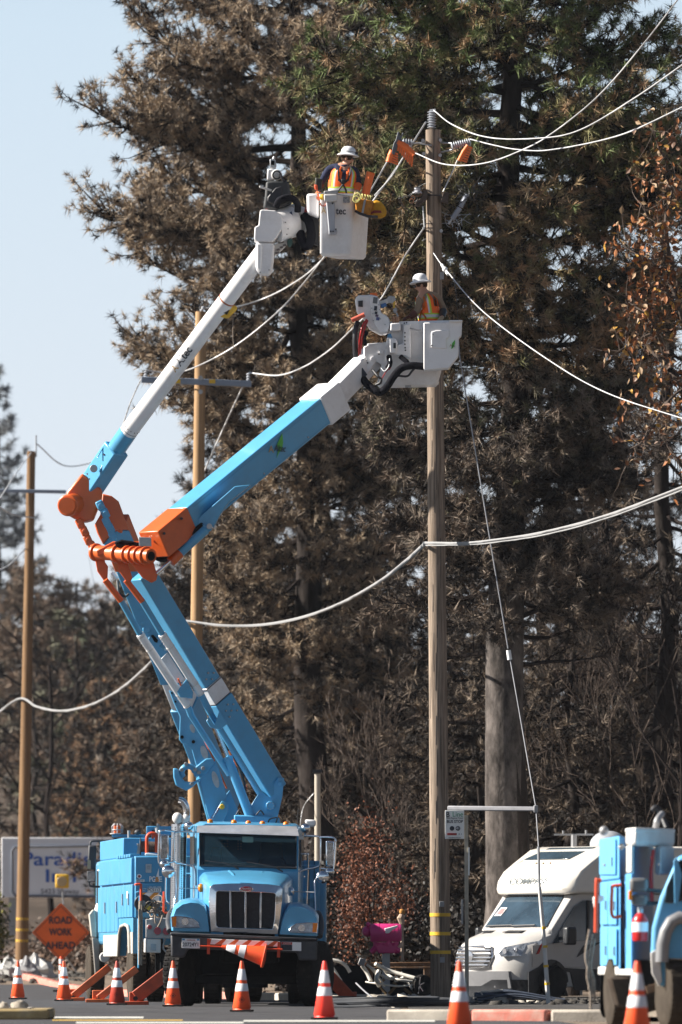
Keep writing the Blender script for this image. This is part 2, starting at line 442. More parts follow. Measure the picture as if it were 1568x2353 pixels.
def limb(mbx, p, d0, length, r0, up, n=7, wob=0.12, seg=5):
    pts = [Vector(p)]; d = Vector(d0).normalized(); st = length/n
    for i in range(n):
        d = (d+Vector((rng.normal()*wob, rng.normal()*wob, rng.normal()*wob+up*(i/n))) ).normalized()
        pts.append(pts[-1]+d*st)
    mbx.tube(pts, [r0*(1-0.88*i/n) for i in range(n+1)], seg, caps=False)
    return pts
def pine(name, base, H, r0, outline, label, pal, n_limbs=60, zmin=2.0, tuft=0.19, needles=24, per=7, lean=0.0, bark=BARK,
         group=None, dens=1.0, wid=0.011, droop=-0.25, upt=0.22, zone=None, dead_below=0.0, fork=None):
    """outline(z)->reach in metres; pal(z, out)->rgb ; a conifer with whorled limbs, side branches and needle tufts"""
    base = Vector(base); root = thing(name, base, label, 'tree', group)
    tk = MB(); k = 14
    tp = [base+Vector((lean*(i/k)+0.10*math.sin(i*1.3), 0.10*math.cos(i*0.9), H*i/k-0.3*(i == 0))) for i in range(k+1)]
    tk.tube(tp, [r0*(1.18 if i == 0 else 1)*(1-0.80*i/k) for i in range(k+1)], 12)
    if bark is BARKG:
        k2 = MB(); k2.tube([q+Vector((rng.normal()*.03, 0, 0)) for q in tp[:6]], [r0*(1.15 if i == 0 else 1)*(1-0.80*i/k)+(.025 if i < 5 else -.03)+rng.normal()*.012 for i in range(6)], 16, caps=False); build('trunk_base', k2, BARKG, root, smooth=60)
        bark = BARK  # upper trunk near black: the crown's shade is put into its colour
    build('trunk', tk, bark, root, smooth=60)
    br = MB(); C = []; D = []; Cl = []; R = []
    for i in range(n_limbs):
        z = zmin+(H-zmin)*((i+rng.random())/n_limbs)**0.92
        az = i*2.39996+rng.normal()*0.25
        reach = outline(z, az)*(0.78+0.32*rng.random())
        if reach < 0.3: continue
        fz = z/H*k; i0 = min(k-1, int(fz)); p = tp[i0].lerp(tp[i0+1], fz-i0)
        if zone and not zone(p, az): continue
        d = Vector((math.cos(az), math.sin(az), droop+0.22*rng.normal()))
        pts = limb(br, p, d, reach, 0.028+0.013*reach, upt*1.0, n=8, wob=0.07)
        dead = z < dead_below
        nb = max(3, int(reach*per*(0.35 if dead else 1)))
        for b in range(nb):
            t = 0.22+0.78*(b+rng.random())/nb; ft = t*8; j = min(7, int(ft)); q = pts[j].lerp(pts[j+1], ft-j)
            ld = (pts[j+1]-pts[j]).normalized(); sd = ld.cross(Vector((0, 0, 1))).normalized()*(1 if b % 2 else -1)
            dd = (ld*0.8+sd*(0.9*rng.random()+0.15)+Vector((0, 0, 0.18+0.5*rng.normal()))).normalized()
            bl = (0.35+0.85*rng.random())*(0.5+0.22*reach)*(1.15-0.55*t)
            bp = limb(br, q, dd, bl, 0.011+0.004*reach, 0.25, n=4, wob=0.16, seg=3)
            if dead and rng.random() < 0.6: continue
            nt = max(2, int(bl*6.5*dens))
            for c in range(nt):
                tt = 0.25+0.75*(c+1)/nt; f2 = tt*4; jj = min(3, int(f2)); cc = bp[jj].lerp(bp[jj+1], f2-jj)
                cc = cc+Vector(rng.normal(size=3)*0.07)
                out = (t*0.6+tt*0.4)
                C.append(cc); D.append((bp[jj+1]-bp[jj]).normalized()); R.append(tuft*(0.75+0.5*rng.random()))
                Cl.append(pal(cc, out))
    build('limbs', br, TWIG, root, smooth=60, kind='stuff')
    print(name, 'tufts', len(C))
    tufts_mesh('crown', np.array(C), np.array(D), np.array(R), np.array(Cl), root, needles, wid)
    return root

def lerp3(a, b, t): return tuple(a[i]+(b[i]-a[i])*t for i in range(3))
BRN = (0.32, 0.235, 0.16); GRYB = (0.24, 0.195, 0.155); RUST = (0.36, 0.20, 0.10); DKB = (0.13, 0.09, 0.065)
CHAR = (0.035, 0.027, 0.023)
def zof(y, d): return CAMZ+(2208-y)/F*d
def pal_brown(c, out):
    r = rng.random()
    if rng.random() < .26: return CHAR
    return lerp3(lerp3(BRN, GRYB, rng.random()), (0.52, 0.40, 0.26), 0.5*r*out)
def pal_green(c, out):
    if rng.random() < (.30 if c.z > 11 else .5): return (0.028, 0.026, 0.018) if c.z > 11 else CHAR
    h = (c.z-11.5)/7.5; g = max(0, min(1, h+0.25*rng.normal()))
    g *= 1 if rng.random() < 0.72 else 0.15
    b = lerp3(BRN, RUST, rng.random()*0.8) if c.z > 12 else lerp3(GRYB, DKB, rng.random())
    return lerp3(b, (0.125, 0.165, 0.06), g)

# the big scorched pine on the left: profile read down its left edge
dA = 166.0
edgeA = [(0, 290), (60, 300), (190, 215), (330, 190), (400, 240), (480, 235), (560, 300), (620, 185), (690, 190), (760, 310), (860, 235), (930, 265), (1000, 240), (1080, 290), (1200, 360), (1400, 430), (1700, 480), (2200, 520)]
def outA(z, az):
    y = 2208-(z-CAMZ)*F/dA
    y += -10
    e = np.interp(y, [a[0] for a in edgeA], [a[1] for a in edgeA])
    r = (700-e)/F*dA
    c = math.cos(az)
    lump = 1
    if c > 0: r *= 0.85
    r *= 0.80+0.20*abs(c)
    if y < 0: r = max(1.0, 3.8*(1-(z-20.3)/9))
    return max(0.6, r)
bA = W(735, 2208, dA); bA.z = 0
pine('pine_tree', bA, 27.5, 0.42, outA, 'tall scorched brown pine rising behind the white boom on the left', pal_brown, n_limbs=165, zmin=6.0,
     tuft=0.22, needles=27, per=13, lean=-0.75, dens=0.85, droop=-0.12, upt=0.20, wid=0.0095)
# the green topped pine on the right
dB = 137.0
edgeB = [(-400, 860), (0, 810), (150, 770), (300, 640), (420, 620), (560, 660), (700, 740), (900, 800), (1100, 850), (1400, 900), (2200, 980)]
def outB(z, az):
    y = 2208-(z-CAMZ)*F/dB
    e = np.interp(y, [a[0] for a in edgeB], [a[1] for a in edgeB])
    r = (1175-e)/F*dB
    return max(0.8, r*(0.9+0.1*abs(math.cos(az))))
bB = W(1160, 2208, dB); bB.z = 0
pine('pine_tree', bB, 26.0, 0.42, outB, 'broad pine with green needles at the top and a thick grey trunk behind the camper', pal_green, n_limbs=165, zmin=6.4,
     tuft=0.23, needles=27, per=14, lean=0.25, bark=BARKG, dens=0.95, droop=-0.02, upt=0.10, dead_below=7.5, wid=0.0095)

def cone_out(H, zmin, rmax, top=0.5):
    return lambda z, az: max(0.25, rmax*(1-((z-zmin)/(H-zmin))**1.5*0.85)*(0.75 if z < zmin+1.5 else 1))
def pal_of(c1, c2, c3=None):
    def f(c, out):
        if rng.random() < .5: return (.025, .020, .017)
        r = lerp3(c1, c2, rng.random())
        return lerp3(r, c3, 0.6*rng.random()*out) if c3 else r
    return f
PGD = pal_of((.14, .108, .084), (.05, .038, .03), (.24, .18, .125)); PRU = pal_of(RUST, DKB, BRN)
def tree2(x, d, ytop, rmax, r0, pal, label, zmin=1.5, n=60, tuft=0.22, needles=20, per=6, group=None, dens=0.7, wid=0.011, **k):
    b = W(x, 2208, d); b.z = gz(b.x, b.y)-0.05
    H = zof(ytop, d)-b.z
    return pine('pine_tree', b, H, r0, cone_out(H, zmin, rmax), label, pal, n_limbs=n, zmin=zmin, tuft=tuft, needles=needles, per=per,
                dens=dens, wid=wid, group=group, **k)
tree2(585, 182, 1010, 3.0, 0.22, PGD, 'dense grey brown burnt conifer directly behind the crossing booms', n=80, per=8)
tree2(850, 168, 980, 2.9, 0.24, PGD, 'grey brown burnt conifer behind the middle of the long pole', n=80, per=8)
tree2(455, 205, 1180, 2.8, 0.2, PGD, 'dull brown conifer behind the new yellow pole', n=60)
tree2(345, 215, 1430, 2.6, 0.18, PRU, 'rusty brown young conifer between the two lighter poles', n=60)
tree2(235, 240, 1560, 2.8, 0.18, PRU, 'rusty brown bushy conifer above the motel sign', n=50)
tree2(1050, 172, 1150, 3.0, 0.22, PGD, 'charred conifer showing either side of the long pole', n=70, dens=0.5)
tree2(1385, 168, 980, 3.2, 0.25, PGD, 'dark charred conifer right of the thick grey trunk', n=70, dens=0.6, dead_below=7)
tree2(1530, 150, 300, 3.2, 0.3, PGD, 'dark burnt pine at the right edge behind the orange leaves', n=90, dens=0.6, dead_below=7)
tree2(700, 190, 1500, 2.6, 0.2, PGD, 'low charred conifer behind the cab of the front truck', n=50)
tree2(-8, 380, 850, 2.6, 0.3, (lambda c, o: lerp3((.20, .21, .22), (.13, .14, .15), rng.random())), 'tall hazy grey tree at the left edge of the photo', n=60, tuft=0.45, wid=0.03, per=3, zmin=6)  # haze is put into the pale grey needle colours
for x, yt, lb in ((300, 1300, 'brown burnt conifer far behind the orange elbow at the left'), (180, 1340, 'brown burnt conifer far behind the left boom elbow'), (70, 1290, 'brown burnt conifer far behind the far left pole'), (520, 880, 'tall dark burnt conifer far behind the long blue boom'), (930, 700, 'tall dark burnt conifer far behind the lower worker'), (1250, 820, 'tall dark burnt conifer far behind the thick grey trunk'),
                  (1420, 640, 'tall dark burnt conifer far behind the orange leaves'), (760, 1080, 'dark burnt conifer far behind the middle of the photo')):
    fl_ = x < 320
    tree2(x, 310 if fl_ else 205, yt, 3.6 if fl_ else 4.2, 0.18 if fl_ else .28, (lambda c, o: lerp3((.24, .165, .115), (.12, .10, .08), rng.random())) if fl_ else pal_of(DKB, (.07, .055, .045), GRYB), lb, n=85, tuft=0.36, needles=22, per=5, wid=0.016, dens=.6, zmin=3)  # leftmost trees: warmer palette with distance haze put into the colour
for x, d, yt, lb in ((1100, 150, 1260, 'charred low conifer with hanging clumps just left of the thick grey trunk'), (1310, 147, 1240, 'charred low conifer with hanging clumps behind the camper'), (690, 172, 1230, 'grey brown clumpy conifer behind the lower blue boom')):
    tree2(x, d, yt, 2.6, 0.16, PGD, lb, n=60, tuft=0.22, needles=24, per=7, dens=.75, zmin=1.5, wid=.010)
# snags
def bare(name, base, H, r0, m, label, depth=4, group=None, spread=0.5, lean=(0, 0), cat='tree', kids=4, tw=None, part='trunk', up=0.35):
    root = thing(name, base, label, cat, group)
    tk = MB(); tb = MB()
    def grow(p, d, L_, r, lev):
        pts = [Vector(p)]; n = 6
        for i in range(n):
            d = (d+Vector(rng.normal(size=3)*0.10)+Vector((0, 0, up*0.12))).normalized(); pts.append(pts[-1]+d*L_/n)
        (tk if lev == 0 else tb).tube(pts, [max(0.006, r*(1-0.65*i/n)) for i in range(n+1)], 8 if lev == 0 else 4, caps=False)
        if lev >= depth: return
        for c in range(kids+(3 if lev == 0 else 0)):
            t = 0.3+0.7*(c+rng.random())/(kids+(3 if lev == 0 else 0)); ft = min(n-1e-3, t*n); j = int(ft)
            q = pts[j].lerp(pts[j+1], ft-j); a = rng.random()*2*PI
            s_, u_ = frame_of(d)[1:]
            nd = (d*(1-spread*0.5)+(s_*math.cos(a)+u_*math.sin(a))*spread*1.1+Vector((0, 0, up*0.5))).normalized()
            grow(q, nd, L_*(0.38+0.25*rng.random()), r*0.45*(1.1-0.5*t), lev+1)
    grow(base, Vector((lean[0], lean[1], 1)).normalized(), H*0.75, r0, 0)
    build(part, tk, m, root, smooth=60)
    build('branches', tb, tw or m, root, smooth=60, kind='stuff')
    return root, tb
def gbase(x, d):
    b = W(x, 2208, d); b.z = gz(b.x, b.y)-0.05; return b
bare('burnt_tree', gbase(132, 235), zof(1290, 235)-gz(-9, 235), 0.13, TWIG, 'thin black burnt snag between the left pole and the new yellow pole', depth=2, spread=0.9)
bare('burnt_tree', gbase(1290, 150), zof(1380, 150), 0.09, TWIGP, 'pale leafless tree with thin twigs right of the thick trunk', depth=4, tw=TWIGP)
bare('burnt_tree', gbase(1440, 145), zof(1450, 145), 0.08, TWIG, 'dark leafless sapling behind the roof of the camper', depth=4, tw=TWIGP)
bare('burnt_tree', gbase(1545, 140), zof(1300, 140), 0.09, TWIG, 'bare dark tree above the blue truck at the right edge', depth=4, tw=TWIG)
bare('burnt_tree', gbase(905, 152), zof(1650, 152), 0.07, TWIG, 'low bare burnt tree left of the long pole', depth=4, tw=TWIGP)
bare('burnt_tree', gbase(800, 154), zof(1720, 154), 0.06, TWIG, 'thin bare burnt tree behind the short grey post', depth=4, tw=TWIGP)
# far wood on the hillside: trees nothing in the photo tells apart
fw = 'trees of the far wood on the hillside'
spots = []
for i in range(64):
    x = -60+1700*((i*0.618034) % 1); d = 255+150*((i*0.7548) % 1)
    yt = 1240+170*rng.random() if x < 560 else 1500+260*rng.random()
    if 200 < x < 420: yt += 30
    spots.append((x, d, yt))
for i, (x, d, yt) in enumerate(sorted(spots, key=lambda s: -s[1])):
    pal = [pal_of((0.13, 0.115, 0.085), (0.10, 0.085, 0.065)), pal_of((0.17, 0.115, 0.08), (0.11, 0.08, 0.06)), pal_of((0.07, 0.085, 0.05), (0.10, 0.09, 0.06))][i % 3 if x < 420 else i % 2]
    H = zof(yt, d)-gz(0, d)
    if H < 4: H = 4
    b = gbase(x, d)
    pine('pine_tree', b, H, 0.15, cone_out(H, 0.8, 1.6+H*0.13), 'brownish blurred conifer of the far wood on the hillside', pal, n_limbs=26, zmin=0.8, tuft=0.5,
         needles=12, per=2.2, dens=0.55, wid=0.04, group=fw)

# shrubs
def shrub(name, x, d, w_, h_, cols, label, n=2500, leaf=0.05, zb=None, cat='shrub', part='foliage', stems=True, group=None, dy=None):
    b = gbase(x, d)
    if zb is not None: b.z = zb
    root = thing(name, b, label, cat, group)
    cl = 14
    cc = np.stack([rng.normal(size=cl)*w_*0.27, rng.normal(size=cl)*(dy or w_)*0.22, h_*(0.25+0.6*rng.random(cl))], 1)
    idx = rng.integers(0, cl, n); P = cc[idx]+rng.normal(size=(n, 3))*np.array([w_*0.13, w_*0.13, h_*0.13])
    P[:, 2] = np.clip(P[:, 2], 0.03, None); P += np.array(b)
    s1 = unit(n); s2 = np.cross(s1, unit(n)); s2 /= np.linalg.norm(s2, axis=1)[:, None]+1e-9
    L_ = leaf*(0.6+0.8*rng.random((n, 1)))
    V = np.stack([P-s1*L_, P+s2*L_*0.55, P+s1*L_, P-s2*L_*0.55], 1).reshape(-1, 3)
    t = rng.random((n, 1)); ca = np.array(cols[0])*t+np.array(cols[1])*(1-t); ca *= 0.7+0.6*rng.random((n, 1))
    npmesh(part, V, np.arange(4*n).reshape(-1, 4), LEAF, root, colors=np.repeat(ca, 4, axis=0), kind='stuff')
    if stems:
        st = MB()
        for i in range(cl):
            q = b+Vector(cc[i]); st.tube([b+Vector((rng.normal()*w_*0.04, 0, 0)), b.lerp(q, 0.5)+Vector(rng.normal(size=3)*0.1), q+Vector((0, 0, h_*0.15))], [0.03, 0.02, 0.006], 4, caps=False)
        build('stems', st, TWIG, root, kind='stuff')
    return root
shrub('shrub', 872, 143, 1.5, 3.5, ((0.22, 0.075, 0.035), (0.12, 0.05, 0.03)), 'tall rust brown shrub behind the pink mailbox', n=7000, leaf=0.03)
DKC = ((0.030, 0.022, 0.017), (0.010, 0.008, 0.007))
for x, d, w_, h_, lb in [(800, 152, 3.0, 2.6, 'charred black bush right behind the front truck'), (930, 150, 3.4, 2.4, 'charred black bush behind the pink mailbox'),
                     (1060, 143, 2.6, 2.0, 'charred dark bush behind the bus stop sign post'), (1250, 160, 4.5, 3.4, 'wide dark bush behind the camper roof'),
                     (1440, 165, 4.5, 3.2, 'dark scorched bush behind the blue truck at the right'), (660, 160, 3.5, 3.0, 'dark bush behind the cab roof of the front truck')]:
    shrub('shrub', x, d, w_, h_, DKC, lb, n=11000, leaf=0.06)
shrub('shrub', -34, 185, 1.0, 2.2, ((0.16, 0.15, 0.04), (0.06, 0.07, 0.025)), 'yellow green shrub at the left edge beside the motel sign', n=2500, leaf=0.07)
shrub('shrub', 190, 212, 6.0, 1.6, ((0.16, 0.10, 0.07), (0.08, 0.055, 0.04)), 'low dry brown brush below the motel sign', n=4000, leaf=0.08)
# the leafy oak at the right edge
def oak():
    d = 129
    b = gbase(1640, d)
    root = thing('oak_tree', b, 'oak with rusty orange leaves reaching in from the right edge', 'tree')
    st = MB(); ends = []
    for (pp) in [[(1640, 2208), (1640, 1500), (1630, 1150), (1600, 950), (1540, 850), (1470, 790), (1410, 815)],
                 [(1630, 1150), (1560, 1060), (1510, 1000), (1450, 1040)], [(1600, 950), (1560, 700), (1500, 610), (1430, 560)],
                 [(1600, 950), (1590, 760), (1540, 650), (1520, 560), (1475, 470)], [(1560, 700), (1530, 520), (1545, 420), (1500, 300)], [(1540, 850), (1500, 740), (1440, 690)],
                 [(1630, 1150), (1600, 1000), (1575, 900), (1530, 930), (1480, 1010), (1450, 1030)]]:
        ps = bez([W(x, y, d+rng.normal()*0.4) for x, y in pp], 24); ps[0] = W(*pp[0], d)
        r0_ = 0.16 if pp[0][1] > 2000 else 0.05
        st.tube(ps, [max(0.012, r0_*(1-0.95*i/len(ps))) for i in range(len(ps))], 6, caps=False)
        for i in range(len(ps)//3, len(ps)):
            for _ in range(3):
                q = limb(st, ps[i], unit(1)[0], 0.5+0.5*rng.random(), 0.012, 0.1, n=4, wob=0.25, seg=3); ends += q[1:]
    build('trunk', st, TWIGP, root, smooth=60)
    ends = [e for e in ends if (e.x/d*F+784) > 1385]
    lm = MB(); lm.add([(0, 0, 0), (0.3, 0.22, 0.05), (0.55, 0.28, 0), (1, 0, -0.12), (0.55, -0.28, 0.0), (0.3, -0.22, 0.05)], [(0, 1, 2, 3), (0, 3, 4, 5)])
    mats_ = [mat('oak leaf %s' % n_, c, 0.55, var=0.2, scale=3) for n_, c in (('rust', (0.26, 0.095, 0.03)), ('tan', (0.28, 0.18, 0.10)), ('gold', (0.42, 0.23, 0.04)), ('brown', (0.14, 0.065, 0.035)))]
    metas = []
    for m_ in mats_:
        me = bpy.data.meshes.new('leaf'); me.from_pydata(lm.v, [], lm.f); me.materials.append(m_); metas.append(me)
    rl = root_loc(root); n_obj = 300; V = []; Cc = []
    for i in range(1800):
        e = ends[int(rng.integers(len(ends)))]+Vector(rng.normal(size=3)*0.07)
        if rng.random() < 0.7 and e.z < 10.5: continue
        k = int(rng.choice(4, p=[0.42, 0.25, 0.10, 0.23]))
        q = Matrix.Rotation(rng.random()*2*PI, 4, 'Z') @ Matrix.Rotation(rng.normal()*0.9, 4, 'Y') @ Matrix.Rotation(rng.normal()*0.9, 4, 'X')
        s_ = 0.10+0.07*rng.random()
        if i < n_obj:
            o = bpy.data.objects.new('leaf', metas[k]); link(o); o.parent = root
            o.matrix_local = Matrix.Translation(e-rl) @ q @ Matrix.Scale(s_, 4)
        else:
            for f_ in lm.f:
                for j in f_: V.append(e+(q @ Vector(lm.v[j]))*s_); Cc.append([(0.26, 0.095, 0.03), (0.28, 0.18, 0.10), (0.42, 0.23, 0.04), (0.12, 0.06, 0.035)][k])
    npmesh('foliage', np.array(V), np.arange(len(V)).reshape(-1, 4), LEAF, root, colors=np.array(Cc), kind='stuff')
oak()
# ================================================================ poles, wires, signs
VP = view(861.5, 229.7, .18315); VD = view(717.9, 2067.7, .21978); VE = view(0, 1838, .27472); VR = view(1005.1, 1809.2, .35897)
V8 = view(746.6, 0, .5238); V7 = view(0, 0, .5128)
WOOD = mat('weathered pole wood', (0.25, 0.195, 0.152), 0.9, var=0.6, scale=5, stretch=(5, 5, 0.22), bump=0.004, bscale=9, dirt=(0.07, 0.05, 0.04), dirt_amt=0.6, dscale=3)
WOODY = mat('new yellow pole wood', (0.37, 0.235, 0.13), 0.85, var=0.3, scale=4, stretch=(4, 4, 0.2), bump=0.003, bscale=8, dirt=(0.24, 0.15, 0.08), dirt_amt=0.5)
WOODB = mat('brown pole wood', (0.21, 0.13, 0.072), 0.85, var=0.35, scale=4, stretch=(4, 4, 0.2), bump=0.003, bscale=8, dirt=(0.12, 0.07, 0.04), dirt_amt=0.5)
INSG = mat('grey polymer insulator', (0.36, 0.38, 0.42), 0.35, var=0.08)
ORUB = mat('orange insulating rubber', (0.85, 0.17, 0.03), 0.5, var=0.1, scale=5)
RUBG = mat('grey rubber blanket', (0.10, 0.11, 0.13), 0.6, var=0.2)
ARMB = mat('grey blue fibreglass arm', (0.22, 0.26, 0.33), 0.5, var=0.1)
REFL = mat('reflective white band', (0.72, 0.71, 0.74), 0.4, var=0.08, scale=6, dirt=(0.45, 0.42, 0.40), dirt_amt=0.3)
CONEO = mat('orange cone plastic', (0.90, 0.095, 0.02), 0.45, var=0.06, scale=4, dirt=(0.45, 0.07, 0.03), dirt_amt=0.35, dscale=5)

def pole(name, pts, r0, r1, m, label, n=20):
    base = Vector(pts[0]); root = thing(name, base, label, 'utility pole')
    k = MB(); N_ = 16
    P = [pts[0].lerp(pts[1], i/N_) for i in range(N_+1)]
    k.tube(P, [r0+(r1-r0)*i/N_ for i in range(N_+1)], n)
    build('shaft', k, m, root, smooth=50)
    return root
dP = 117.0
pb = W(1013.5, 2208, dP); pb.z = 0; pt = W(995.5, 298, dP)
mp_ = pole('utility_pole', [pb, pt], px(23.5, dP), px(17, dP), WOOD, 'tall weathered wooden utility pole between the two work buckets')
def pole_at(y, off=0.0):      # centre of the main pole at height of layout row y
    t = (CAMZ+(2208-y)/F*dP)/pt.z
    return pb.lerp(pt, t)
for y in (2102.4, 2145.7, 2188.4):
    k = MB(); c = pole_at(y); rr = px(23.5-6.5*(2308-y)/2010, dP)+0.006
    k.cyl(c-Vector((0, 0, .028)), c+Vector((0, 0, .028)), rr, n=24)
    build('band', k, YEL, mp_)
for y in (2078, 2206):
    k = MB(); k.box(pole_at(y)+Vector((0.03, -0.17, 0)), (0.08, 0.03, 0.09)); build('tag_plate', k, GREY, mp_, bevel=0.005)
# shallow drying cracks and pole steps
k = MB()
for i in range(46):
    y = 330+i*42+rng.normal()*8; c = pole_at(y); a = -PI/2+rng.normal()*0.8; rr = px(23.5-6.5*(2308-y)/2010, dP)
    k.box(c+Vector((math.cos(a)*rr, math.sin(a)*rr, 0)), (0.004, 0.006, 0.25+0.6*rng.random()), Matrix.Rotation(a, 3, 'Z'))
build('crack', k, BLACK, mp_, kind='stuff')
def rod(p, q, r, name='rod', m=STEEL, parent=mp_, **kw):
    k = MB(); k.cyl(p, q, r, n=8); return build(name, k, m, parent, **kw)
def insulator(p, q, r, n, m=INSG, parent=mp_, name='insulator', core=0.55):
    p = Vector(p); q = Vector(q); L_ = (q-p).length; prof = [(r*core*0.8, 0)]
    for i in range(n):
        a = L_*(i+0.08)/n; b = L_*(i+0.92)/n
        prof += [(r*core, a), (r*0.97, a+(b-a)*0.42), (r, a+(b-a)*0.55), (r*0.9, a+(b-a)*0.66), (r*core, b)]
    prof.append((r*core*0.8, L_))
    k = MB(); k.lathe(prof, p, q-p, 18); return build(name, k, m, parent, smooth=40)
insulator(VP(715, 358, dP), VP(718, 135, dP), px(10.8, dP), 7)
k = MB(); k.cyl(VP(690, 130, dP), VP(765, 122, dP), 0.02, n=8); build('wire_clamp', k, STEEL, mp_)
dq = dP-0.15
insulator(VP(475, 540, dq), VP(345, 530, dq), px(10, dP), 4)
rod(VP(475, 540, dq), VP(640, 532, dP), 0.014)
rod(VP(565, 545, dq), VP(715, 566, dq), 0.010)
insulator(VP(960, 578, dq), VP(1205, 520, dq), px(9.5, dP), 9)
rod(VP(800, 528, dP), VP(965, 540, dq), 0.014); rod(VP(800, 660, dP), VP(985, 615, dq), 0.014)
for a, b in ((606, 505), (825, 500), (822, 690), (616, 670), (835, 1640)):
    k = MB(); k.cyl(VP(a, b, dP-.02), VP(a, b, dP-.16), 0.03, n=8); build('bolt', k, STEEL, mp_)
# rubber line hoses and blanket
def hose_cover(p, q, r, teeth, label, dn=Vector((0.1, 0, -1))):
    p = Vector(p); q = Vector(q); root = thing('line_cover', p.lerp(q, .5), label, 'cover', None)
    k = MB(); P = [p.lerp(q, i/10)+Vector((0, 0, 0.02*math.sin(i*PI/10))) for i in range(11)]
    k.tube(P, [r*(1.12 if i in (0, 5, 10) else 1) for i in range(11)], 12); build('sleeve', k, ORUB, root, smooth=50)
    dn = Vector(dn).normalized()
    for i in range(teeth):
        c = p.lerp(q, (i+.5)/teeth); k = MB(); w_ = (q-p).length/teeth*0.72
        d_, s_, u_ = frame_of(q-p)
        hh = r*(1.3+1.4*i/teeth)
        k.beam(c+dn*r*0.5, c+dn*(r+hh), w_, 0.05, up=(0, 1, 0)); build('fin', k, ORUB, root, bevel=0.004)
    return root
do = dP-0.30
hose_cover(VP(290, 525, do), VP(490, 690, do), px(8, dP), 8, 'orange ribbed line hose left of the pole top, sagging to the right', (-0.1, 0, -1))
hose_cover(VP(222, 635, do), VP(175, 775, do), px(6.5, dP), 5, 'short orange line hose hanging under the grey blanket', (1, 0, -.4))
hose_cover(VP(1172, 570, do), VP(1060, 760, do), px(5, dP), 7, 'orange line hose hanging under the right insulator', (1, 0, -.3))
bl = MB()
bl.prism([VP(a, b, do-.05) for a, b in ((262, 500), (290, 392), (306, 395), (318, 455), (352, 402), (362, 410), (338, 470), (352, 520), (300, 505), (285, 560), (262, 640), (245, 690), (212, 660), (222, 600), (240, 530))], (0, 0.12, 0))
solo('rubber_blanket', bl, RUBG, 'grey rubber blanket clipped over the wire end left of the pole top', 'blanket', bevel=0.01)
# lower brackets
k = MB(); k.prism([VP(a, b, dP-.25) for a, b in ((598, 1128), (662, 1130), (660, 1230), (560, 1325), (505, 1322), (510, 1280), (590, 1215))], (0, 0.2, 0)); build('bracket', k, mat('sooty wood block', (0.09, 0.07, 0.06), .9, var=.3), mp_, bevel=.01)
k = MB(); k.prism([VP(a, b, dP-.25) for a, b in ((858, 1148), (935, 1155), (925, 1290), (828, 1278))], (0, 0.2, 0)); build('bracket', k, bpy.data.materials['sooty wood block'], mp_, bevel=.01)
k = MB(); k.lathe([(.02, 0), (.085, .01), (.075, .035), (.04, .06), (.055, .075), (.05, .10), (.02, .115)], VP(535, 1175, dP-.25), (0, 0, 1), 16); build('insulator', k, mat('glazed insulator', (.5, .5, .54), .15, var=.1), mp_, smooth=50)
k = MB(); k.cyl(VP(550, 1098, dP-.25), VP(550, 1085, dP-.25), .05, n=12); build('insulator_cap', k, BLACK, mp_)
for c in ((480, 1228), (548, 1180), (465, 1265)):
    k = MB(); k.torus(VP(*c, dP-.27), .035, .009, (0.3, 1, 0.1), 16, 6); build('ring', k, mat('rusty iron', (.16, .08, .05), .8, var=.3) if 'rusty iron' not in bpy.data.materials else bpy.data.materials['rusty iron'], mp_)
rod(VP(640, 1185, dP-.12), VP(845, 1195, dP-.12), .011, m=BLACK); rod(VP(920, 1180, dP-.14), VP(1180, 1200, dP-.14), .008, m=BLACK)
hi = thing('hanging_insulator', VP(985, 1500, dq), 'long grey ribbed insulator hanging at a slant right of the pole', 'insulator')
insulator(VP(1160, 1175, dq), VP(1075, 1340, dq), px(6.6, dP), 11, mat('blue grey insulator', (.46, .49, .56), .3, var=.08), hi)
insulator(VP(1068, 1350, dq), VP(975, 1490, dq), px(7.2, dP), 11, bpy.data.materials['blue grey insulator'], hi)
rod(VP(975, 1480, dq), VP(925, 1555, dq), .02, name='end_fitting', parent=hi)
def tangle(c, r, n, parent, m, name='wire_ends'):
    k = MB()
    for _ in range(n):
        p = Vector(c)+Vector(rng.normal(size=3)*r*0.3); P = [p]
        d = Vector(unit(1)[0])
        for _ in range(5): d = (d+Vector(rng.normal(size=3)*.6)).normalized(); P.append(P[-1]+d*r*.45)
        k.tube(bez(P, 15), .0045, 4, caps=False)
    build(name, k, m, parent, kind='stuff')
tangle(VP(1200, 1200, dq), .17, 16, hi, BLACK); tangle(VP(990, 1540, dq), .15, 14, hi, STEEL); tangle(VP(1080, 1190, dq), .1, 6, hi, BLACK)
tangle(VP(480, 1130, dP-.3), .14, 9, mp_, BLACK)
k = MB(); k.torus(VP(672, 1560, dP), px(18.5, dP), .008, (0, 0, 1), 20, 6); build('strap', k, BLACK, mp_)
for yz in (1480, 1580, 1740): k = MB(); k.cyl(VP(640, yz, dP-.1), VP(600, yz+20, dP-.15), .008, n=6); build('bolt', k, STEEL, mp_)
k = MB(); k.box(W(1016, 633, dP-.13), (px(9, dP), .01, px(17, dP))); build('number_plate', k, GREY, mp_)

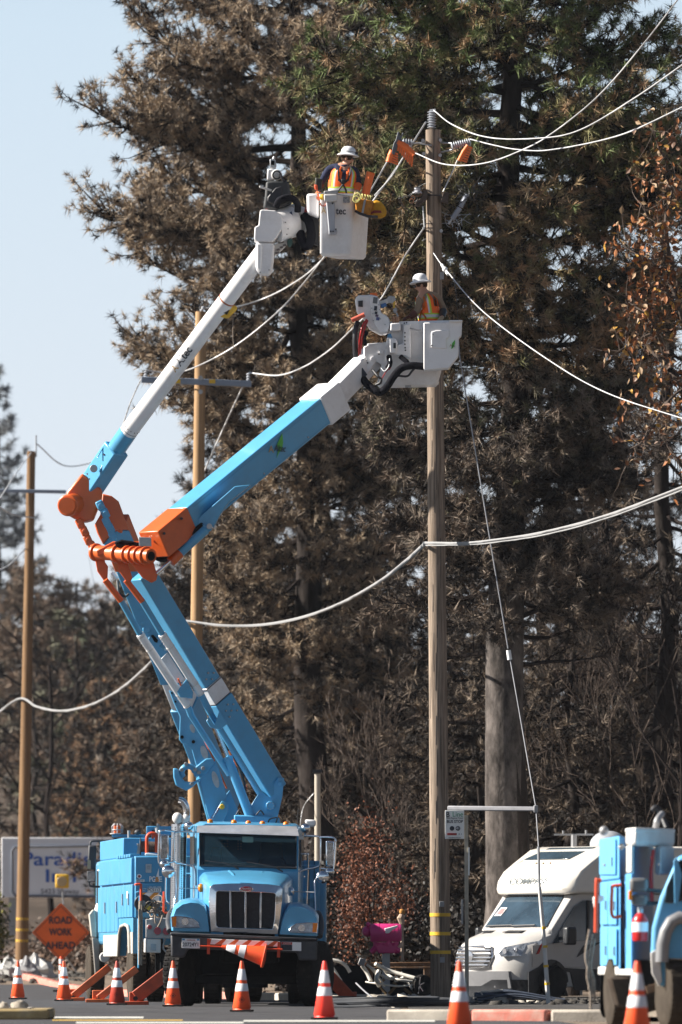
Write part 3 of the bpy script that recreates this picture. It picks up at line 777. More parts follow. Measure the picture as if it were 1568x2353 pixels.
WG = 'overhead power wires'
def wire(pts, r, label, m=WIREM, name='power_wire', cat='wire', group=None, n=60):
    k = MB(); k.tube(bez(pts, n), r, 6)
    return solo(name, k, m, label, cat, group, smooth=60)
wr = .0108
wire([V8(*p) for p in ((478, 482, dP), (560, 545, 115.5), (700, 598, 113.5), (880, 608, 111), (1100, 577, 108), (1350, 435, 105), (1600, 262, 102))], wr, 'white wire dipping right from the pole top insulator')
wire([V8(*p) for p in ((638, 609, dq), (740, 635, 115), (850, 655, 113.5), (1000, 655, 111), (1300, 590, 107), (1600, 455, 103))], wr, 'white wire running right from the slanted grey insulator')
wire([V8(*p) for p in ((392, 668, do), (530, 720, 115.5), (700, 715, 113.5), (870, 655, 111.5), (1000, 582, 110), (1200, 420, 107), (1400, 190, 104), (1600, -70, 101))], wr, 'white wire crossing in front of the pole and climbing to the top right corner')
wire([V8(*p) for p in ((478, 1110, dP-.18), (530, 1180, 116.3), (700, 1370, 114.5), (1000, 1590, 112), (1250, 1728, 109), (1600, 1845, 106))], wr*.9, 'wire sloping down right from a knot beside the lower worker')
k = MB(); k.ball(W(1023, 618.5, 116.3), .045, 10); k.cyl(W(1016, 608, 116.5), W(1030, 630, 116.2), .025, n=8); solo('wire_clamp', k, INKW, 'small white clamp on the sloping wire beside the pole', 'clamp', smooth=60)
dl = 176.0
wire([W(979, 280, dP), W(925, 365, 119), W(862, 455, 125), W(800, 535, 133), W(745, 592, 141), W(695, 637, 147), W(620, 680, 150), W(545, 704, 150), W(470, 708, 150)], .016, 'thin wire from the pole top to the peak of the new yellow pole')
wire([VP(160, 765, do), W(850, 440, 120), W(800, 512, 127), W(745, 590, 137), W(700, 648, 146), W(640, 715, 147), W(540, 795, 148), W(440, 847, 149), W(385, 856, 150), W(335, 850, 150)], .016, 'long sagging wire down to the left end of the blue grey crossarm')
wire([VP(375, 690, do), W(900, 405, 119), W(862, 448, 123)], .013, 'short wire from the orange line hose down toward the upper bucket')
wire([VP(620, 1600, dP-.16), W(930, 590, 121), W(873, 690, 128), W(810, 755, 137), W(760, 802, 143), W(700, 842, 147), W(640, 862, 149), W(572, 856, 150)], .016, 'long sagging wire down to the right end of the blue grey crossarm')
wire([VP(605, 1330, dP-.2), VP(625, 1590, dP-.2)], .012, 'short wire hanging under the left bracket of the pole')
wire([VP(1040, 750, do), VP(960, 930, dP-.25), VP(858, 1150, dP-.25)], .010, 'short wire from the right line hose to the block on the pole')
wire([W(1043, 625, 116.8), W(1050, 690, 116.9), W(1053, 742, 117)], .008, 'dark thin cable hanging right of the pole beside the lower bucket', m=BLACK)
COMM = mat('grey telephone cable', (.26, .26, .265), .8, var=.15, scale=30)
wire([W(978, 1247, dP-.17), W(1060, 1248, 115), W(1130, 1242, 113), W(1250, 1223, 110), W(1400, 1183, 106), W(1600, 1108, 100)], .024, 'thick grey telephone cable running right from the pole', m=COMM, name='telephone_cable', cat='cable')
wire([W(978, 1253, dP-.17), W(1060, 1252, 115), W(1130, 1247, 113), W(1250, 1229, 110), W(1400, 1189, 106), W(1600, 1114, 100)], .012, 'thin strand under the thick telephone cable right of the pole', m=COMM, name='telephone_cable', cat='cable')
wire([W(976, 1250, dP-.17), W(930, 1292, 124), W(870, 1338, 133), W(780, 1388, 140), W(690, 1420, 145), W(600, 1436, 148), W(510, 1437, 149), W(428, 1427, 149.8)], .032, 'thick grey telephone cable sagging left to the new yellow pole', m=COMM, name='telephone_cable', cat='cable')
wire([W(355, 1515, 158), W(300, 1566, 165), W(250, 1601, 171), W(200, 1623, 177), W(140, 1634, 184), W(85, 1624, 191), W(45, 1606, 196), W(-20, 1650, 200)], .036, 'grey telephone cable sagging between the two lighter poles at the lower left', m=COMM, name='telephone_cable', cat='cable')
wire([W(428, 1427, 149.8), W(400, 1468, 153), W(355, 1515, 158)], .040, 'grey telephone cable behind the boom left of the yellow pole', m=COMM, name='telephone_cable', cat='cable')
k = MB(); k.cyl(W(972, 1249, dP-.17), W(984, 1249, dP-.17), .03, n=8); build('cable_clamp', k, STEEL, mp_)

# new yellow pole with crossarm
d2 = 150.0
b2 = W(440, 2208, d2); b2.z = gz(b2.x, b2.y); t2 = W(462, 716, d2)
p2 = pole('utility_pole', [b2, t2], px(15.5, d2), px(12.5, d2), WOODY, 'new yellow wooden utility pole with a blue grey crossarm')
k = MB(); k.beam(W(325, 872, d2-.2), W(578, 882, d2-.2), .1, px(14, d2)); build('crossarm', k, ARMB, p2, bevel=.01)
for a in (408, 488):
    k = MB(); k.box(W(a, 876, d2-.26), (px(14, d2), .01, px(9, d2))); build('tag_plate', k, YEL, p2)
for a, b in ((335, 852), (571, 857)):
    insulator(W(a, b+18, d2-.2), W(a, b, d2-.2), px(5, d2), 3, INSG, p2)
insulator(t2, W(469, 704, d2), px(5, d2), 2, INSG, p2)
for y in (868, 900):
    k = MB(); k.cyl(W(461, y, d2-.25), W(461, y, d2-.32), .05, n=10); build('bolt', k, STEEL, p2)
wire([W(325, 870, d2), W(300, 925, 151), W(275, 1000, 152)], .014, 'thin wire dropping left from the crossarm behind the white boom')
wire([W(560, 884, d2), W(520, 970, 151), W(470, 1082, 152)], .020, 'thin wire dropping from the right end of the crossarm to the yellow pole')
# brown pole at the left
d1 = 196.0
b1 = W(49, 2208, d1); b1.z = gz(b1.x, b1.y); t1 = W(72, 1037, d1)
p1 = pole('utility_pole', [b1, t1], px(15, d1), px(9.5, d1), WOODB, 'brown wooden utility pole at the far left with faded yellow bands')
k = MB(); k.beam(W(-10, 1127, d1-.15), W(152, 1130, d1-.15), .09, px(8, d1)); build('crossarm', k, ARMB, p1, bevel=.01)
k = MB(); k.cyl(W(83, 1050, d1-.1), W(83, 1000, d1-.1), .02, n=6); build('ground_rod', k, STEEL, p1)
for y in (2112, 2137, 2162):
    t = (zof(y, d1)-b1.z)/(t1.z-b1.z); c = b1.lerp(t1, t); k = MB(); k.cyl(c-Vector((0, 0, .035)), c+Vector((0, 0, .035)), px(14.6-5.5*t, d1)+.006, n=16); build('band', k, YEL, p1)
wire([W(85, 1020, d1), W(150, 1070, 205), W(235, 1058, 215)], .018, 'faint wire dipping right from the top of the far left pole')
wire([W(0, 1165, 185), W(30, 1182, 190), W(78, 1190, d1)], .018, 'wire meeting the far left pole below its crossarm')
wire([W(-5, 1312, 170), W(25, 1295, 180), W(58, 1260, d1)], .018, 'wire meeting the far left pole from the left edge')
wire([W(0, 1145, 170), W(35, 1090, 184), W(72, 1040, d1)], .014, 'thin guy wire reaching the top of the far left pole')

# sidewalk guy of the main pole
gk = thing('guy_wire', VR(708, 1370, 115), 'guy wire from the lower bucket over a horizontal strut down to its white guard pipe', 'guy wire')
k = MB(); k.tube([W(1052, 760, 116.6), W(1057, 820, 116.5), W(1168, 1490, 115.8)], .010, 6); build('upper_wire', k, GUYM, gk)
k = MB(); k.cyl(W(1169, 1494, 115.8), W(1172, 1516, 115.8), .038, n=12); build('strain_insulator', k, INKW, gk)
k = MB(); k.tube([W(1173, 1516, 115.8), W(1205, 1700, 115.5), W(1232, 1856, 115.2), W(1238, 1945, 115)], .010, 6); build('middle_wire', k, GUYM, gk)
k = MB(); k.tube([VR(648, 380, 115), VR(655, 640, 115)], .022, 8); build('thin_sleeve', k, STEEL, gk)
k = MB(); k.tube([VR(655, 640, 115), VR(685, 980, 115), VR(712, 1385, 115)], [.030, .034, .038], 10); build('guard_pipe', k, WHITED, gk)
for zx, zy in ((682, 900), (691, 1020), (697, 1145), (705, 1258)):
    k = MB(); k.cyl(VR(zx-.6, zy-8, 115), VR(zx+.6, zy+8, 115), .042, n=10); build('yellow_mark', k, YEL, gk)
k = MB(); k.beam(W(1030, 1857, 116.2), W(1234, 1859, 115.2), px(9, 116), px(11, 116)); build('strut', k, mat('weathered strut', (.20, .20, .22), .7, var=.2), mp_, bevel=.02)
k = MB(); k.box(W(1232, 1859, 115.2), (px(10, 115), .1, px(17, 115))); build('strut_cap', k, GREY, mp_, bevel=.01)

# bus stop sign
ds = 114.6
bs = thing('bus_stop_sign', W(1073, 2296, ds), 'white bus stop sign on a slim post right of the tall pole', 'sign')
SGN = mat('white sign face', (.78, .78, .76), .4, var=.03)
GRNP = mat('green print', (.03, .22, .12), .5, var=.05)
k = MB(); k.beam(W(1072, 1873, ds), W(1073.5, 2300, ds), px(9, ds), .03); build('post', k, mat('dusty post', (.40, .36, .29), .7, var=.2, dirt=(.2, .18, .16), dirt_amt=.5), bs)
k = MB(); k.box(VR(111.5, 239, ds-.05), (px(44, ds), .012, px(65.5, ds))); build('sign_panel', k, SGN, bs, bevel=.004)
XD = Vector((1, 0, 0)); ZD = Vector((0, 0, 1))
def tx(s, n, v, zx, zy, d, size, m, par, **k): return text(s, n, v(zx, zy, d), XD, ZD, size, m, par, **k)
dt = ds-.06
tx('B', 'lettering', VR, 68, 176, dt, .12, INKB, bs, bold=.02, width=px(7.5, ds))
tx('Line', 'lettering', VR, 132, 174, dt, .115, GRNP, bs, width=px(24, ds))
tx('Butte Regional Transit', 'lettering', VR, 113, 197, dt, .04, INKB, bs, width=px(38, ds))
tx('BUS STOP', 'lettering', VR, 113, 220, dt, .065, INKB, bs, bold=.02, width=px(37, ds))
for zx in (95, 133):
    k = MB(); k.cyl(VR(zx, 263, dt+.004), VR(zx, 263, dt-.004), px(5.4, ds), n=20); build('route_disc', k, INKB, bs)
tx('41', 'lettering', VR, 133, 263, dt-.006, .06, INKW, bs)
k = MB(); k.box(VR(95, 300, dt), (px(22, ds), .004, px(5, ds))); build('red_strip', k, RED, bs)
k = MB(); k.box(VR(145, 300, dt), (px(12, ds), .004, px(5, ds))); build('white_strip', k, INKW, bs)
tx('2755  8 3', 'lettering', VR, 125, 300, dt-.004, .03, INKB, bs, width=px(24, ds))
tx('www.blinetransit.com', 'lettering', VR, 112, 322, dt, .03, INKB, bs, width=px(28, ds))
k = MB(); k.box(VR(203, 475, ds), (px(3.5, ds), .06, px(64, ds))); build('side_plate', k, SGN, bs)
k = MB(); k.box(VR(160, 797, ds-.03), (px(4.5, ds), .12, px(57, ds))); build('timetable_board', k, GREY, bs)

# motel sign
dm = 226.0
ms = thing('motel_sign', gbase(140, dm), 'big white motel sign board with blue lettering behind the left truck', 'sign')
BOARD = mat('white sign board', (.74, .74, .77), .6, var=.06, scale=.8)
BLUEP = mat('blue print', (.02, .10, .42), .6, var=.05)
k = MB(); k.box(W(132, 1994, dm), (px(256, dm), .35, px(138, dm))); build('board', k, BOARD, ms, bevel=.02)
k = MB()
A = [(26, 1943), (262, 1943), (262, 2060), (40, 2060), (26, 2046)]
k.tube([W(a, b, dm-.19) for a, b in ((34, 2058), (28, 2050), (27, 1955), (34, 1946), (255, 1943))], .045, 6); k.tube([W(34, 2059, dm-.19), W(258, 2061, dm-.19)], .045, 6)
build('border', k, mat('dark border', (.08, .09, .12), .6), ms)
tx('Paradise', 'lettering', VE, 520, 500, dm-.2, px(44, dm), BLUEP, ms, width=px(186, dm), bold=.01)
tx('Inn', 'lettering', VE, 508, 642, dm-.2, px(42, dm), BLUEP, ms, width=px(69, dm), bold=.012)
tx('5423 Skyway', 'lettering', VE, 500, 768, dm-.2, px(16, dm), mat('grey print', (.12, .12, .15), .6), ms, width=px(88, dm))
k = MB(); k.prism([VE(a, b, dm-.19) for a, b in ((790, 800), (785, 700), (850, 620), (870, 470), (885, 440), (905, 480), (910, 800))], (0, .02, 0)); build('green_motif', k, GRNP, ms)
for x in (30, 232):
    k = MB(); k.box(W(x, 2095, dm+.1)+Vector((0, 0, -.1)), (.25, .25, px(95, dm)), ); build('leg', k, GREY, ms)

# road work sign
dr = 200.0
rs = thing('road_work_sign', gbase(140, dr), 'orange diamond road work sign with black lettering at the lower left', 'sign')
SGO = mat('orange sign sheeting', (.90, .14, .010), .5, var=.08, scale=2, dirt=(.6, .10, .02), dirt_amt=.3)
c = W(140, 2143, dr); h_ = px(66, dr)
k = MB(); k.prism([c+Vector((-h_, 0, 0)), c+Vector((-.03, 0, h_)), c+Vector((.03, 0, h_)), c+Vector((h_, 0, 0)), c+Vector((0, 0, -h_))], (0, .02, 0)); build('sign_panel', k, SGO, rs)
k = MB()
q = [c+Vector((-h_*.92, -.01, 0)), c+Vector((0, -.01, h_*.92)), c+Vector((h_*.92, -.01, 0)), c+Vector((0, -.01, -h_*.92))]
for a, b in zip(q, q[1:]+q[:1]): k.beam(a, b, .012, .022, up=(0, 1, 0))
build('border', k, INKB, rs)
for s_, yy, w_ in (('ROAD', 2115.5, 53), ('WORK', 2142.5, 53), ('AHEAD', 2173.5, 70)):
    text(s_, 'lettering', W(139, yy, dr-.015), XD, ZD, px(22, dr), INKB, rs, width=px(w_, dr), bold=.03)
k = MB(); k.cyl(W(146, 2078, dr), W(143, 2040, dr), .02, n=6); build('beacon_rod', k, GREY, rs)
k = MB(); k.box(W(143, 2025, dr), (px(31, dr), .15, px(32, dr))); build('beacon_box', k, YEL, rs, bevel=.03)
k = MB(); k.cyl(W(142, 2026, dr-.075), W(142, 2026, dr-.11), px(12, dr), n=20); build('beacon_lens', k, mat('pale amber lens', (.50, .36, .18), .3), rs, bevel=.01)
for sx_ in (-.5, .5):
    k = MB(); k.beam(c+Vector((0, .05, -.5)), Vector((c.x+sx_, c.y+.3, gz(c.x, c.y))), .03, .03); build('leg', k, GREY, rs)

# cones
def make_cone(loc, label, group, emblem, tone=CONEO):
    r = thing('traffic_cone', loc, label, 'traffic cone', group); L0 = Vector(loc)
    h = .71
    def rad(z): return .118*(1-z/h)+.022
    k = MB(); k.lathe([(.128, .028), (.118, .045), (rad(.06), .06), (rad(h*.55), h*.55), (rad(h*.97), h*.97), (.018, h), (.001, h)], L0, (0, 0, 1), 28); build('cone_body', k, tone, r, smooth=50)
    for a, b in ((.403, .555), (.622, .84)):
        k = MB(); k.lathe([(rad(h*a)+.0005, h*a), (rad(h*a)+.003, h*a+.002), (rad(h*b)+.003, h*b-.002), (rad(h*b)+.0005, h*b)], L0, (0, 0, 1), 28); build('reflective_band', k, REFL, r, smooth=60)
    k = MB(); k.box(L0+Vector((0, 0, .016)), (.33, .33, .026))
    for a in (-.12, 0, .12): k.box(L0+Vector((a, -.165, .006)), (.05, .02, .012))
    build('base', k, RUBBER, r, bevel=.006)
    if emblem:
        k = MB(); cc = L0+Vector((0, -(rad(.17)+.002), .17)); s_ = .042
        q = [cc+Vector((-s_, 0, 0)), cc+Vector((0, .006, s_)), cc+Vector((s_, 0, 0)), cc+Vector((0, -.006, -s_))]
        for a, b in zip(q, q[1:]+q[:1]): k.beam(a, b, .006, .004, up=(0, 1, 0))
        k.box(cc, (.03, .006, .03), Matrix.Rotation(.78, 3, 'Y')); build('stencil', k, mat('faded stencil', (.22, .03, .02), .7) if 'faded stencil' not in bpy.data.materials else bpy.data.materials['faded stencil'], r)
    return r
CG = 'orange traffic cones lined up in front of the trucks'
cones = [(41, 124, 'traffic cone at the far left in front of the brown pole', False), (147, 130, 'traffic cone in front of the road work sign', False),
         (269, 143, 'dull dark traffic cone in front of the left truck rear wheels', True), (398, 148, 'traffic cone before the left front wheel of the front truck', True),
         (556, 165, 'traffic cone standing below the middle of the front bumper', True), (746, 190, 'bright red orange traffic cone at the right corner of the front truck', False),
         (1056, 222, 'large near traffic cone below the bus stop sign', False), (1465, 252, 'largest nearest traffic cone in front of the blue truck at the right', False)]
CONED = mat('darkened cone plastic', (.40, .035, .015), .5, var=.08, scale=4)
CONER = mat('fluorescent red cone plastic', (.95, .05, .03), .4, var=.04)
for x, ppm, lb, em in cones:
    d_ = F/ppm; c_ = W(x, 2208, d_); c_.z = 0.004
    make_cone(c_, lb, CG, em, CONED if x == 269 else CONER if x == 746 else CONEO)
dcn = 152.0; cc = gbase(141, dcn); cc.z = gz(cc.x, cc.y)+.05
ch = thing('channelizer', cc, 'slim orange and white delineator post behind the cone near the road work sign', 'delineator')
k = MB(); k.lathe([(.07, 0), (.05, .05), (.045, .70), (.03, .74), (.03, .76)], cc, (0, 0, 1), 16); build('post', k, CONEO, ch)
for a in (.28, .46, .6):
    k = MB(); k.cyl(cc+Vector((0, 0, a)), cc+Vector((0, 0, a+.1)), .052, n=16); build('reflective_band', k, REFL, ch)
k = MB(); k.box(cc+Vector((0, 0, .02)), (.35, .35, .04)); build('base', k, RUBBER, ch, bevel=.01)

# traffic island at the lower left
ti = thing('traffic_island', W(50, 2343, 86.3)*Vector((1, 1, 0)) if False else Vector((W(50, 0, 86.3).x, 87, 0)), 'low yellowed concrete traffic island with two small stones at the bottom left', 'traffic island')
YC = mat('yellowed kerb', (.36, .27, .14), .9, var=.3, scale=5, bump=.004, bscale=40, dirt=(.30, .27, .23), dirt_amt=.7)
xa, xb = W(-30, 0, 86.3).x, W(113, 0, 86.3).x
k = MB(); k.box(((xa+xb)/2, 87.2, .065), (xb-xa, 1.8, .13)); build('kerb_block', k, YC, ti, bevel=.03)
k = MB(); k.box(((xa+xb)/2-.1, 87.3, .135), (xb-xa-.3, 1.4, .012)); build('top_slab', k, CONC, ti)
STONE = mat('pale stone', (.34, .30, .25), .9, var=.3, scale=6, bump=.01, bscale=20)
for zx, w_, h_ in ((30, 95, 42), (160, 150, 55)):
    k = MB(); c0 = VE(zx, 1745, 86.8); k.lathe([(px(w_*.137, 87)*f, px(h_*.27, 87)*g) for f, g in ((1, -.1), (.97, .3), (.8, .65), (.5, .9), (.1, 1))], (c0.x, c0.y, .14), (0, 0, 1), 11)
    k.v = [tuple(np.array(v)+rng.normal(size=3)*.008) for v in k.v]; solo('stone', k, STONE, 'low rounded pale stone lying on the traffic island, %s of the two' % ('smaller' if zx == 30 else 'larger'), 'stone', smooth=60)

# short burnt posts in the background
sp = thing('post', gbase(730, 140), 'short pale grey post with a flat cap right of the cab roof', 'post')
b = gbase(731, 140); k = MB(); k.cyl(b, W(730, 1778, 140), px(8, 140), px(7, 140), n=12); build('shaft', k, mat('pale burnt wood', (.42, .37, .31), .8, var=.2, stretch=(4, 4, .3)), sp)
k = MB(); k.box(W(729, 1772, 140), (px(22, 140), .2, px(7, 140))); build('cap', k, BLACK, sp)
wire([W(722, 1822, 140), W(700, 1850, 140), W(692, 1880, 139.8), W(690, 1915, 139.8)], .008, 'thin pale wire hanging from the short grey post', name='loose_wire')
k = MB(); k.cyl(gbase(1335, 150), W(1335, 1774, 150), px(4.2, 150), n=10); k.box(W(1336, 1921, 149.8), (px(40, 150), .1, px(5, 150)))
solo('post', k, mat('pale pipe', (.36, .34, .32), .7, var=.2), 'slim grey pipe post standing behind the camper roof', 'post')
# ================================================================ front bucket truck
DT = 111.0
rt = thing('bucket_truck', W(571, 2313, DT+1.0)*Vector((1, 1, 0)) if False else Vector(((571-784)/F*DT, DT, 0)),
           'blue long nosed bucket truck facing the camera with its lower bucket at the tall pole', 'truck')
def Lf(zx, zy, v=0.0):
    u = (zx-775)/557; w = 3.036-.001794*(zy)
    k_ = 1+v/DT
    return Vector(((571-784)/F*DT*k_+u*k_, DT+v, CAMZ+(w-CAMZ)*k_))
def LP(pts, v): return [Lf(a, b, v) for a, b in pts]
def part(name, k, m, parent=rt, **kw): return build(name, k, m, parent, **kw)
def pr(name, pts, v0, v1, m, parent=rt, **kw):
    k = MB(); k.prism(LP(pts, v0), (0, v1-v0, 0)); return part(name, k, m, parent, **kw)
def tb(name, pts, r, m, parent=rt, V=Lf, n=10, smoothn=0, **kw):
    k = MB(); P = [V(*p) for p in pts]
    if smoothn: P = bez(P, smoothn)
    k.tube(P, r, n); return part(name, k, m, parent, smooth=60, **kw)

MESHG = mat('grille mesh', (.035, .037, .042), .5, metal=.6, var=.6, scale=60, bump=.01, bscale=110)
HLENS = mat('headlight lens', (.42, .45, .50), .08, var=.5, scale=12, bump=.01, bscale=22, spec=.8)
GL2 = mat('tinted windscreen', (.012, .03, .045), .05, var=.2, spec=.7)
GL2.node_tree.nodes['Principled BSDF'].inputs['Alpha'].default_value = .6
INTER = mat('dark cab interior', (.03, .035, .04), .8, var=.3)
MUDB = mat('dusty black plastic', (.035, .037, .045), .55, var=.3, scale=5, dirt=(.12, .11, .10), dirt_amt=.35)

# hood, lofted from grille to windscreen
k = MB()
r0 = [(440, 650), (470, 630), (600, 621), (770, 619), (950, 627), (1040, 641), (1068, 662), (1078, 900), (1040, 1062), (440, 1040), (425, 900)]
r1 = [(395, 605), (432, 578), (590, 563), (770, 560), (960, 568), (1085, 587), (1120, 614), (1138, 900), (1130, 1062), (375, 1040), (380, 850)]
r2 = [(345, 565), (385, 522), (580, 507), (770, 505), (970, 514), (1112, 541), (1162, 580), (1165, 900), (1160, 1062), (342, 1040), (345, 850)]
k.loft([LP(r0, .30), LP([((a[0]+b[0])/2, (a[1]+b[1])/2-6) for a, b in zip(r0, r1)], .55), LP(r1, 1.0), LP([((a[0]+b[0])/2, (a[1]+b[1])/2-6) for a, b in zip(r1, r2)], 1.5), LP(r2, 2.1)])
hood = part('hood', k, BLUE, smooth=50, bevel=.02)
for a, b, c, d_ in ((610, 518, 672, 590), (900, 528, 850, 600)):
    k = MB(); k.tube([Lf(a, b, 1.9), Lf((a+c)/2, (b+d_)/2-6, 1.35), Lf(c, d_, .85)], [.03, .035, .02], 8); part('hood_vent', k, BLUE, hood, smooth=60)
pr('hood_latch', [(705, 612), (812, 617), (812, 628), (705, 623)], .25, .32, BLUE, hood)
# fenders
fl = [(100, 1030), (98, 905), (128, 822), (190, 776), (270, 757), (345, 765), (400, 800), (432, 900), (447, 1040)]
fr = [(1386, 1078), (1388, 905), (1352, 858), (1290, 818), (1205, 794), (1135, 800), (1095, 850), (1062, 930), (1035, 1060)]
for nm, f_, cx, cy in (('fender', fl, 300, 1020), ('fender', fr, 1190, 1050)):
    k = MB()
    def sc(q, s, dy=0): return [(cx+(a-cx)*s, cy+(b-cy)*s+dy) for a, b in q]
    k.loft([LP(sc(f_, .90, 4), .12), LP(sc(f_, .97, 1), .2), LP(f_, .42), LP(sc(f_, 1.0, -14), 1.1), LP(sc(f_, 1.0, 20), 1.75), LP(sc(f_, .98, 120), 2.0)])
    part('fender', k, BLUE, smooth=60)
# rubber fender flares
tb('fender_flare', [(92, 1035, .3), (80, 960, .5), (92, 890, .8), (120, 860, 1.3)], .05, MUDB, smoothn=12)
tb('fender_flare', [(1395, 1080, .3), (1408, 1000, .5), (1400, 920, .8), (1380, 880, 1.3)], .05, MUDB, smoothn=12)
# grille
k = MB()
out = [(440, 652), (470, 629), (600, 621), (770, 619), (950, 627), (1045, 641), (1074, 666), (1068, 800), (1052, 930), (1030, 1063), (735, 1056), (448, 1042), (435, 900), (430, 780)]
inn = [(497, 700), (512, 688), (620, 690), (755, 693), (900, 699), (1000, 706), (1012, 722), (1008, 820), (1003, 930), (985, 1020), (740, 1011), (518, 1003), (496, 985), (494, 830)]
k.loft([LP(out, .30), LP(out, .16), LP(inn, .12), LP(inn, .24)], caps=False)
gr = part('grille_surround', k, CHROME, smooth=40, bevel=.008)
xs_ = [496, 617, 750, 885, 1010]
for i in range(4):
    pr('grille_mesh', [(xs_[i], 690), (xs_[i+1], 700), (xs_[i+1], 1014), (xs_[i], 1005)], .22, .26, MESHG, gr)
for x_ in xs_[1:4]:
    xo = x_-(x_-757)*.035
    pr('grille_bar', [(x_-9, 691), (x_+9, 693), (xo+8, 1014), (xo-9, 1010)], .16, .22, CHROME, gr, bevel=.006)
k = MB()
ov = lambda rx, ry, v: LP([(757+rx*math.cos(a), 665+ry*math.sin(a)) for a in [2*PI*i/28 for i in range(28)]], v)
k.loft([ov(62, 27, .16), ov(62, 27, .11), ov(50, 18, .10)]); bd = part('badge', k, CHROME)
k = MB(); k.loft([ov(52, 20, .12), ov(50, 18, .088)]); part('badge_face', k, mat('dark red enamel', (.30, .012, .03), .2), bd)
text('Peterbilt', 'lettering', Lf(757, 666, .084), XD, ZD, .05, INKW, bd, width=.145, shear=.3)
# headlights
for pts, am in (([(106, 912), (150, 906), (215, 912), (290, 926), (338, 962), (353, 1001), (230, 1003), (112, 998)], [(106, 914), (150, 908), (146, 998), (114, 996)]),
            ([(1131, 1032), (1148, 998), (1190, 972), (1290, 962), (1381, 963), (1372, 1049), (1250, 1049), (1145, 1043)], [(1338, 966), (1380, 966), (1371, 1046), (1332, 1046)])):
    h = pr('headlight', pts, .10, .3, HLENS, bevel=.01)
    k = MB(); P = LP(pts, .095); k.tube(P+[P[0]], .010, 6); part('headlight_trim', k, CHROME, h, smooth=60)
    pr('turn_signal', am, .09, .12, AMBER, h)
    cx = sum(p[0] for p in pts)/len(pts); cy = sum(p[1] for p in pts)/len(pts)
    k = MB(); k.cyl(Lf(cx, cy, .099), Lf(cx, cy, .085), .055, n=18); part('bulb_reflector', k, CHROME, h)
for a, b in ((245, 903), (1235, 950)): pr('sticker', [(a-35, b-12), (a+32, b-8), (a+32, b+10), (a-35, b+4)], .14, .15, INKW)
# bumper
pr('bumper', [(97, 1066), (1374, 1112), (1372, 1290), (1215, 1290), (1195, 1222), (250, 1192), (215, 1268), (102, 1262)], -.02, .35, MUDB, bevel=.03)
pr('bumper_step', [(95, 1046), (1376, 1098), (1376, 1118), (95, 1072)], -.06, .4, MUDB, bevel=.015)
# licence plate, placards, striped bar
pl = pr('licence_plate', [(196, 1098), (353, 1102), (353, 1187), (196, 1183)], -.05, -.035, INKW, bevel=.003)
text('20724Y1', 'lettering', Lf(274, 1154, -.054), XD, ZD, .085, INKB, pl, width=.245, bold=.01)
text('California', 'lettering', Lf(274, 1114, -.054), XD, ZD, .035, RED, pl, width=.13, shear=.3)
pr('registration_sticker', [(200, 1102), (222, 1102), (222, 1116), (200, 1116)], -.056, -.05, BLUED, pl); pr('registration_sticker', [(328, 1104), (350, 1104), (350, 1118), (328, 1118)], -.056, -.05, BLUED, pl)
pd = pr('danger_placard', [(1062, 1128), (1236, 1133), (1236, 1209), (1062, 1204)], -.05, -.035, INKW, bevel=.003)
pr('placard_head', [(1064, 1130), (1156, 1133), (1156, 1153), (1064, 1150)], -.054, -.05, RED, pd)
pr('placard_text_block', [(1064, 1152), (1156, 1155), (1156, 1204), (1064, 1201)], -.054, -.05, INKB, pd)
text('DANGER', 'lettering', Lf(1112, 1141, -.056), XD, ZD, .025, INKW, pd, width=.12)
bar = pr('striped_bar', [(418, 1101), (1052, 1127), (1052, 1172), (418, 1150)], -.09, -.06, INKW, bevel=.004)
for i in range(6):
    a = 418+i*112; sl = 26/634.
    q = [(a+18 if i else a, 1101+(a-418)*sl), (a+78-25, 1101+(a+60-418)*sl), (a+10, 1150+(a+10-418)*.035), (a-48 if i else a, 1150+(max(a-48, 418)-418)*.035)]
    if i == 0: q = [(418, 1101), (455, 1103), (440, 1151), (418, 1150)]
    q = [(min(x, 1050), y) for x, y in q]
    pr('red_stripe', q, -.094, -.09, ORANGE, bar)
RO = mat('red orange rack paint', (.60, .06, .015), .45, var=.1)
pr('rack_bracket', [(416, 1102), (442, 1104), (440, 1238), (414, 1236)], -.11, -.095, RO); pr('rack_bracket', [(1030, 1128), (1055, 1130), (1050, 1266), (1024, 1264)], -.11, -.095, RO)
tb('rack_bar', [(352, 1166, -.12), (720, 1178, -.13), (1072, 1196, -.12)], .014, RO)
pr('rack_hook', [(917, 1150), (940, 1158), (925, 1290), (905, 1352), (898, 1350), (912, 1240)], -.16, -.14, RO)
# the cone stowed sideways on the bumper
sc_ = thing('traffic_cone', Lf(720, 1300, -.3), 'dirty orange traffic cone stowed sideways on the front bumper of the truck', 'traffic cone')
a0, a1 = Lf(540, 1168, -.2), Lf(905, 1252, -.2); ax = a1-a0; hl = ax.length
def rad2(t): return .022+(.165-.022)*t
k = MB(); k.lathe([(.001, 0), (.022, .004), (.16, hl)], a0, ax, 24); part('cone_body', k, CONEO, sc_, smooth=50)
for t0, t1 in ((.12, .33), (.42, .57)):
    k = MB(); k.lathe([(rad2(t0)*.97, hl*t0), (rad2(t0)+.004, hl*t0+.002), (rad2(t1)+.003, hl*t1), (rad2(t1)*.97, hl*t1+.002)], a0, ax, 24); part('reflective_band', k, REFL, sc_, smooth=60)
k = MB(); k.box(a1+ax.normalized()*.012, (.03, .36, .37), Matrix.Rotation(.23, 3, 'Y')); part('base', k, CONEO, sc_, bevel=.008)
